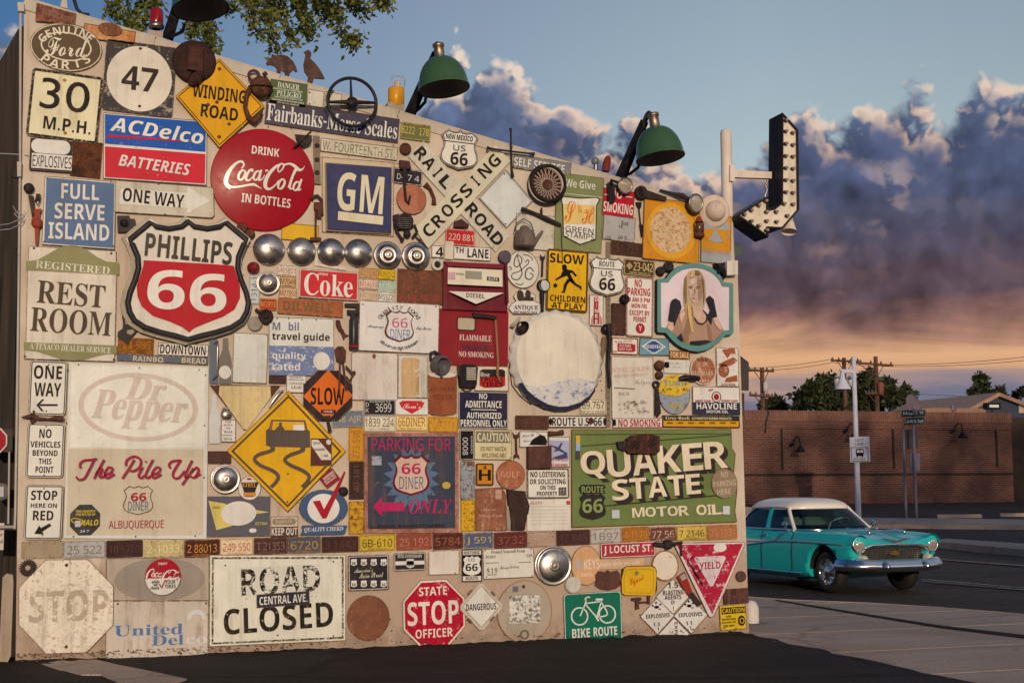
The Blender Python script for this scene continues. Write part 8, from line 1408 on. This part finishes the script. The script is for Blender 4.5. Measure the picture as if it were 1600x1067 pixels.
def evald(mb,name,mat,sub=2,cuts=(),parent=car):
    me = bpy.data.meshes.new(name); O = WO[parent.name]; me.from_pydata([tuple(p - O) for p in mb.v],[],mb.f); fixn(me)
    ob = bpy.data.objects.new(name,me); COL.objects.link(ob); ob.parent = parent; ob.location = (0,0,0); WO[ob.name] = O
    if sub: s_ = ob.modifiers.new('s','SUBSURF'); s_.levels = sub; s_.render_levels = sub
    tmp = []
    for c in cuts:
        co = c.build('cutter',mat,parent); fixn(co.data); tmp.append(co); b_ = ob.modifiers.new('b','BOOLEAN'); b_.operation = 'DIFFERENCE'; b_.object = co; b_.solver = 'EXACT'
    bpy.context.view_layer.update(); ev = ob.evaluated_get(bpy.context.evaluated_depsgraph_get()); nm = bpy.data.meshes.new_from_object(ev); ob.modifiers.clear(); ob.data = nm
    nm.materials.clear(); nm.materials.append(mat); nm.polygons.foreach_set('use_smooth',[True] * len(nm.polygons))
    for co in tmp: bpy.data.objects.remove(co)
    return ob
# half sections of the lower body: (y, z) from the sill up over the wing to the centre line
def sec(x,w,sill,mid,sh,shz,inz,cz,inw=.72,wb=.9):
    return x,[(0,sill),(w * wb * .6,sill),(w * wb,sill + .03),(w * .985,sill + .12),(w,mid),(w * .985,(mid + shz) / 2 + .06),(w * .955,shz - .07),(w * .90,shz),(w * .80,shz + .005),(w * inw,inz),(w * .5,(inz + cz) / 2 + .01),(w * .22,cz),(0,cz)]
ST = [sec(2.20,.84,.52,.66,0,.90,.84,.82,.62),sec(2.16,.89,.50,.68,0,.95,.88,.86,.62),sec(2.0,.915,.46,.68,0,.975,.90,.91,.62),sec(1.5,.93,.24,.66,0,.985,.935,.975,.6),sec(1.0,.935,.17,.64,0,.985,.96,1.02,.6),sec(.72,.935,.16,.63,0,.985,.98,1.035,.6),sec(.2,.935,.16,.62,0,.985,.985,1.0,.7),sec(-.8,.935,.16,.62,0,.985,.985,1.0,.7),sec(-1.3,.935,.17,.63,0,1.0,.99,1.0,.72),sec(-1.9,.925,.24,.66,0,1.02,.965,.985,.72),sec(-2.4,.90,.40,.68,0,1.04,.93,.94,.74),sec(-2.62,.86,.44,.68,0,1.06,.88,.86,.76)]
secs = []
for x,hf in ST:
    full = [(-y,z) for y,z in reversed(hf[1:])] + hf; full = [(y,z) for y,z in full]
    secs.append([cw(x + (.10 if z > .8 and x > 2.1 and abs(y) > .6 else 0),y,z) for y,z in full] )
v,f = loft(secs); n = len(secs[0]); f += [(i * n,(i + 1) * n,(i + 1) * n + n - 1,i * n + n - 1) for i in range(len(secs) - 1)]
f += [tuple(range(n)),tuple(range(len(secs) * n - 1,(len(secs) - 1) * n - 1,-1))]
mb = MB().add(v,f,True)
def whcut(x,sgn,r=.43):
    return MB().add(*(lambda K: ([cw(x + r * math.cos(2 * math.pi * i / K),y,.36 + r * math.sin(2 * math.pi * i / K)) for y in (sgn * 1.1,sgn * .45) for i in range(K)],[(i,(i + 1) % K,K + (i + 1) % K,K + i) for i in range(K)] + [tuple(range(K - 1,-1,-1)),tuple(range(K,2 * K))]))(28))
GR = MB().add([cw(x,y,z) for x in (2.02,2.6) for y,z in ((-.66,.53),(.66,.53),(.68,.73),(.55,.77),(-.55,.77),(-.68,.73))],[(5,4,3,2,1,0),(6,7,8,9,10,11)] + [(i,(i + 1) % 6,6 + (i + 1) % 6,6 + i) for i in range(6)])
evald(mb,'body',TEAL,2,[whcut(1.46,-1),whcut(1.46,1),whcut(-1.46,-1,.37),whcut(-1.46,1,.37),GR])
MB().add([cw(x,y,z) for x,z in ((2.1,.36),(-2.4,.36),(-2.4,.62),(2.1,.62)) for y in (-.62,.62)],[(0,2,4,6),(1,7,5,3),(0,1,3,2),(2,3,5,4),(4,5,7,6),(6,7,1,0)]).build('chassis',CBK,car)
# roof and glasshouse
BL = [(.92,0),(.90,.30),(.82,.56),(.64,.74),(.45,.80),(-.2,.815),(-.8,.80),(-1.2,.78),(-1.5,.70),(-1.72,.45),(-1.78,0)]
RF = [(.34,0),(.33,.26),(.27,.47),(.16,.585),(.04,.625),(-.3,.645),(-.75,.63),(-1.02,.60),(-1.2,.5),(-1.3,.28),(-1.32,0)]
full = lambda L: [(x,-y) for x,y in reversed(L[1:-1])] + L[:1] + L[1:]
def ringpts(L): return [(x,y) for x,y in L] + [(x,-y) for x,y in reversed(L[1:-1])]
b_,r_ = ringpts(BL),ringpts(RF); n = len(b_)
mb = MB(); lv_ = [[cw(x,y,1.0) for x,y in b_],[cw(.55 * x0 + .45 * x1,(.55 * y0 + .45 * y1) * 1.012,1.19) for (x0,y0),(x1,y1) in zip(b_,r_)],[cw(x,y,1.385) for x,y in r_]]
mb.add([p for l in lv_ for p in l],[(k * n + i,k * n + (i + 1) % n,(k + 1) * n + (i + 1) % n,(k + 1) * n + i) for k in range(2) for i in range(n)],True)
evald(mb,'window_glass',CGL,1)
MB().add([cw(x * .93,y * .93,1.06 if abs(x) < .3 else 1.055) for x,y in b_],[tuple(range(n))]).build('cabin_floor',CBK,car)
SEAT = simple('seat_cloth',(.28,.30,.27),.7)
for x_,zt2 in ((-.42,1.20),(-1.22,1.17)):
    for y_ in (-.34,.34): MB().add([cw(x_ + a,y_ + b,z) for z in (1.0,zt2 - .05,zt2) for a,b in ([(-.09,-.30),(.07,-.30),(.07,.30),(-.09,.30)] if z < zt2 else [(-.05,-.26),(.03,-.26),(.03,.26),(-.05,.26)])],[(0,1,5,4),(1,2,6,5),(2,3,7,6),(3,0,4,7),(4,5,9,8),(5,6,10,9),(6,7,11,10),(7,4,8,11),(8,9,10,11)]).build('seat',SEAT,car)
wc = cw(.22,.36,1.10); wx = (_hd * .5 + Vector((0,0,-.86))).normalized(); wu = wx.orthogonal().normalized(); wv = wx.cross(wu); MB().tube([wc + (wu * math.cos(t) + wv * math.sin(t)) * .19 for t in [2 * math.pi * i / 24 for i in range(26)]],.013,6,False).build('steering_wheel_rim',CWH,car)
mb = MB(); L0 = [[cw(x * 1.0 + (.03 if x > 0 else -.03),y * 1.035,1.35) for x,y in r_],[cw(x + (.035 if x > 0 else -.035),y * 1.045,1.41) for x,y in r_],[cw(x * .93 - .02,y * .9,1.485) for x,y in r_],[cw(x * .7 - .12,y * .62,1.54) for x,y in r_],[cw(x * .3 - .35,y * .25,1.555) for x,y in r_]]
mb.add([p for l in L0 for p in l],[(k * n + i,k * n + (i + 1) % n,(k + 1) * n + (i + 1) % n,(k + 1) * n + i) for k in range(4) for i in range(n)] + [tuple(range(4 * n,5 * n))],True)
evald(mb,'roof',CWH,2)
def strip(name,mat,a,b,w0,w1,out=.012):     # a pillar from the belt to the roof, widths along x
    for s_ in (-1,1):
        A0,A1 = (a[0] - w0 / 2,a[1],a[2]),(a[0] + w0 / 2,a[1],a[2]); B0,B1 = (b[0] - w1 / 2,b[1],b[2]),(b[0] + w1 / 2,b[1],b[2])
        pts = [cw(p[0],s_ * (p[1] + out),p[2]) for p in (A0,A1,B1,B0)]; MB().prism(pts,_lf * (-s_ * .05)).build(name,mat,car)
strip('centre_pillar',TEAL,(-.30,.80,.99),(-.38,.635,1.385),.13,.10,.022)
for s_ in (-1,1):
    MB().tube([cw(.52,s_ * .80,1.0),cw(.38,s_ * .745,1.12),cw(.20,s_ * .67,1.28),cw(.11,s_ * .625,1.38)],.034,8).build('windscreen_pillar',CWH,car)
    MB().tube([cw(.47,s_ * .805,1.005),cw(0,s_ * .828,1.005),cw(-.6,s_ * .825,1.005),cw(-1.2,s_ * .80,1.005)],.018,6).build('window_trim',CCH,car)
    MB().tube([cw(.05,s_ * .63,1.375),cw(-.4,s_ * .665,1.38),cw(-.9,s_ * .64,1.37),cw(-1.12,s_ * .66,1.25),cw(-1.28,s_ * .755,1.02)],.02,6).build('window_trim',CCH,car)
    q = [cw(x,s_ * y,z) for x,y,z in ((-1.02,.645,1.385),(-1.14,.685,1.25),(-1.30,.775,1.0),(-1.72,.56,1.0),(-1.52,.52,1.2),(-1.3,.42,1.39))]; MB().prism(q,Vector((0,0,.012))).build('rear_pillar',CWH,car)
    # side spear, its rear wedge, door lines, headlamp
    sp = [cw(x,s_ * y,z) for x,y,z in ((2.05,.925,.80),(1.5,.948,.815),(.8,.952,.82),(0,.952,.80),(-.7,.952,.77),(-1.3,.948,.73))]; MB().tube(sp,[.008,.016,.017,.017,.017,.012],7).build('side_trim',CCH,car)
    MB().tube([cw(x,s_ * y,z) for x,y,z in ((.55,.94,1.0),(.42,.956,.95),(.25,.958,.86),(.1,.96,.81),(-.6,.96,.73),(-1.6,.95,.61))],.015,7).build('side_trim',CCH,car)
    MB().prism([cw(x,s_ * y,z) for x,y,z in ((.1,.957,.80),(-.6,.957,.74),(-1.6,.945,.62),(-2.2,.93,.58),(-2.2,.93,.80),(-1.5,.948,.85),(-.6,.957,.82))],_lf * (-s_ * .02)).build('side_wedge',CWH,car)
    for x in (.62,-.32,-1.2): MB().tube([cw(x,s_ * .93,.31),cw(x,s_ * .945,.62),cw(x,s_ * .93,.86),cw(x - .01,s_ * .87,.985)],.005,5).build('door_gap',CBK,car)
    MB().box(cw(-.18,s_ * .955,.90),.02,.16,.025,CARH + math.pi / 2).build('door_handle',CCH,car)
    MB().tube([cw(.95,s_ * .945,.285),cw(0,s_ * .945,.285),cw(-1.0,s_ * .945,.285)],.016,6).build('sill_trim',CCH,car)
    o = cw(2.235,s_ * .735,.80); hl = MB().lathe(o,_hd,[(.135,-.10),(.14,0),(.125,.02),(.112,.005)],28).build('headlight',CCH,car); MB().lathe(o,_hd,[(.112,.0),(.09,.03),(.05,.045),(.001,.05)],24).build('lens',simple('headlamp_glass',(.55,.55,.52),.08,.5),hl)
    MB().add(*(lambda K: ([cw(2.13 + dx,s_ * (.735 + .165 * math.cos(a)),.80 + .165 * math.sin(a)) for dx in (-.05,.13) for a in [math.pi * (.0 + i / (K - 1)) for i in range(K)]] ,[(i,i + 1,K + i + 1,K + i) for i in range(K - 1)]))(14),True).build('headlight_hood',TEAL,car)
    MB().lathe(cw(2.24,s_ * .66,.555),_hd,[(.075,-.06),(.075,.02),(.05,.05),(.001,.06)],18).build('parking_light',simple('parking_glass',(.7,.68,.62),.1,.3),car)
    MB().ball(cw(2.0,s_ * .36,.985),.05,12,.9,.9,.6).tube([cw(2.02,s_ * .36,.985),cw(1.7,s_ * .36,.995),cw(1.4,s_ * .35,.985)],[.04,.03,.01],8).build('bonnet_rocket',CCH,car)
    MB().tube([cw(.40,s_ * .86,.985),cw(.42,s_ * .93,1.06)],.012,6).lathe(cw(.43,s_ * .95,1.09),-_hd,[(.001,-.07),(.04,-.04),(.055,.01),(.001,.015)],14).build('door_mirror',CCH,car)
    MB().lathe(cw(2.42,s_ * .40,.45),_hd,[(.085,-.12),(.085,.02),(.06,.09),(.001,.12)],14).build('bumper_bullet',CCH,car)
# front: grille mesh, bar, bumper, emblems
MB().add([cw(2.10,y,z) for y,z in ((-.64,.535),(.64,.535),(.64,.765),(-.64,.765))],[(0,1,2,3)]).build('grille_back',CBK,car)
mb = MB()
for k in range(7): mb.box(cw(2.125,0,.55 + k * .033),.012,1.26,.008,CARH)
for k in range(40): mb.box(cw(2.118,-.62 + k * .0318,.65),.01,.006,.22,CARH)
mb.build('grille',metal((.55,.54,.52),.3),car); MB().box(cw(2.20,0,.65),.03,.16,.035,CARH).box(cw(2.205,0,.65),.03,.06,.06,CARH).build('grille_emblem',simple('gold_badge',(.55,.33,.08),.3,.8),car)
MB().tube([cw(x,y,z) for x,y,z in ((2.15,-.76,.60),(2.23,-.66,.74),(2.25,-.5,.79),(2.265,0,.80),(2.25,.5,.79),(2.23,.66,.74),(2.15,.76,.60))],.026,8).build('grille_surround',CCH,car)
BP = [(1.93,-.965),(2.02,-.975),(2.2,-.93),(2.36,-.72),(2.42,-.4),(2.43,0),(2.42,.4),(2.36,.72),(2.2,.93),(2.02,.975),(1.93,.965)]
pr = [(0,.36),(.05,.375),(.075,.43),(.06,.475),(.045,.49),(.02,.545),(-.03,.56)]
mb = MB(); rows = []
for i,(x,y) in enumerate(BP):
    a,b = BP[max(i - 1,0)],BP[min(i + 1,len(BP) - 1)]; tx,ty = b[0] - a[0],b[1] - a[1]; l = math.hypot(tx,ty); nx,ny = ty / l,-tx / l; up_ = .05 if 3 <= i <= 7 else .02
    rows.append([cw(x + nx * o,y + ny * o,z + (0 if 4 <= i <= 6 else .02)) for o,z in pr])
mb.add([p for r in rows for p in r],[(i * 7 + j,i * 7 + j + 1,(i + 1) * 7 + j + 1,(i + 1) * 7 + j) for i in range(len(BP) - 1) for j in range(6)],True); evald(mb,'bumper',CCH,2)
MB().prism([cw(2.262,y,z) for y,z in ((-.30,.90),(0,.82),(.30,.90),(.22,.90),(0,.858),(-.22,.90))],_hd * -.05).build('bonnet_emblem',simple('emblem_chrome',(.7,.62,.6),.2,.9),car)
MB().tube([cw(2.1,0,.915),cw(1.5,0,.985),cw(.9,0,1.03)],[.006,.01,.008],6).build('bonnet_strip',CCH,car)
MB().tube([cw(.88,-.35,1.03),cw(.62,-.05,1.17),],.007,5).build('wiper',CCH,car); MB().tube([cw(.86,.1,1.03),cw(.60,.42,1.17)],.007,5).build('wiper',CCH,car)
mb = MB(); mb.tube([cw(x,y,1.005) for x,y in [(.47,-.81),(.62,-.74),(.78,-.56),(.86,-.3),(.88,0),(.86,.3),(.78,.56),(.62,.74),(.47,.81)]],.016,6); mb.build('windscreen_trim',CCH,car)
for x in (1.46,-1.46):
    for s_ in (-1,1):
        c_ = cw(x,s_ * .74,.335); ax = _lf * s_
        w_ = MB().lathe(c_,ax,[(.20,-.10),(.31,-.10),(.335,-.06),(.335,.06),(.31,.095),(.27,.10),(.215,.085),(.205,.06)],40).build('wheel',RUB,car)
        MB().lathe(c_,ax,[(.215,.085),(.21,.07),(.17,.045),(.13,.05),(.10,.075),(.06,.095),(.001,.10)],32).build('hubcap',CCH,w_)
        rr_ = .422 if x > 0 else .362; MB().add([cw(x + rr_ * math.cos(math.pi * i / 20),s_ * y,.36 + rr_ * math.sin(math.pi * i / 20)) for y in (.5,.87) for i in range(21)] ,[(i,i + 1,22 + i,21 + i) for i in range(20)] + [tuple(range(20,-1,-1))],True).build('wheel_well',CBK,car)
        mb = MB()
        for k in range(5): t_ = 2 * math.pi * k / 5 + .3; d_ = _hd * math.cos(t_) + Vector((0,0,1)) * math.sin(t_); mb.tube([c_ + ax * .06 + d_ * .08,c_ + ax * .075 + d_ * .19],.022,6)
        mb.build('spoke',CCH,w_)
# a silver car further down the street, almost hidden between the wall and the teal car
q0 = onland(1150,842); e = empty('parked_car',Vector((q0.x,q0.y,rise(q0.y))),'silver car mostly hidden behind the rear window of the teal car','car'); bz = rise(q0.y)
def pq(*l): return [Vector((q0.x + x - 3.4,q0.y,bz + z)) for x,z in l]
slv = simple('silver_paint',(.35,.34,.36),.3,.4)
MB().prism(pq((0,.3),(4.3,.3),(4.4,.55),(4.25,.82),(3.3,.95),(.3,.98),(0,.8)),(0,1.7,0)).build('body',slv,e); MB().prism([v + Vector((0,.1,0)) for v in pq((.5,.97),(3.3,.95),(2.6,1.42),(1.1,1.45))],(0,1.5,0)).build('cabin',slv,e); MB().prism([v + Vector((0,.09,0)) for v in pq((.75,1.0),(3.05,.98),(2.52,1.36),(1.2,1.38))],(0,-.012,0)).build('side_window',CGL,e)
for x in (.8,3.5): MB().lathe(Vector((q0.x + x - 3.4,q0.y,bz + .31)),(0,-1,0),[(.2,-.2),(.31,-.2),(.31,.01),(.2,.02),(.18,0),(.001,.01)],20).build('wheel',RUB,e)
bpy.data.objects.remove(_tob)
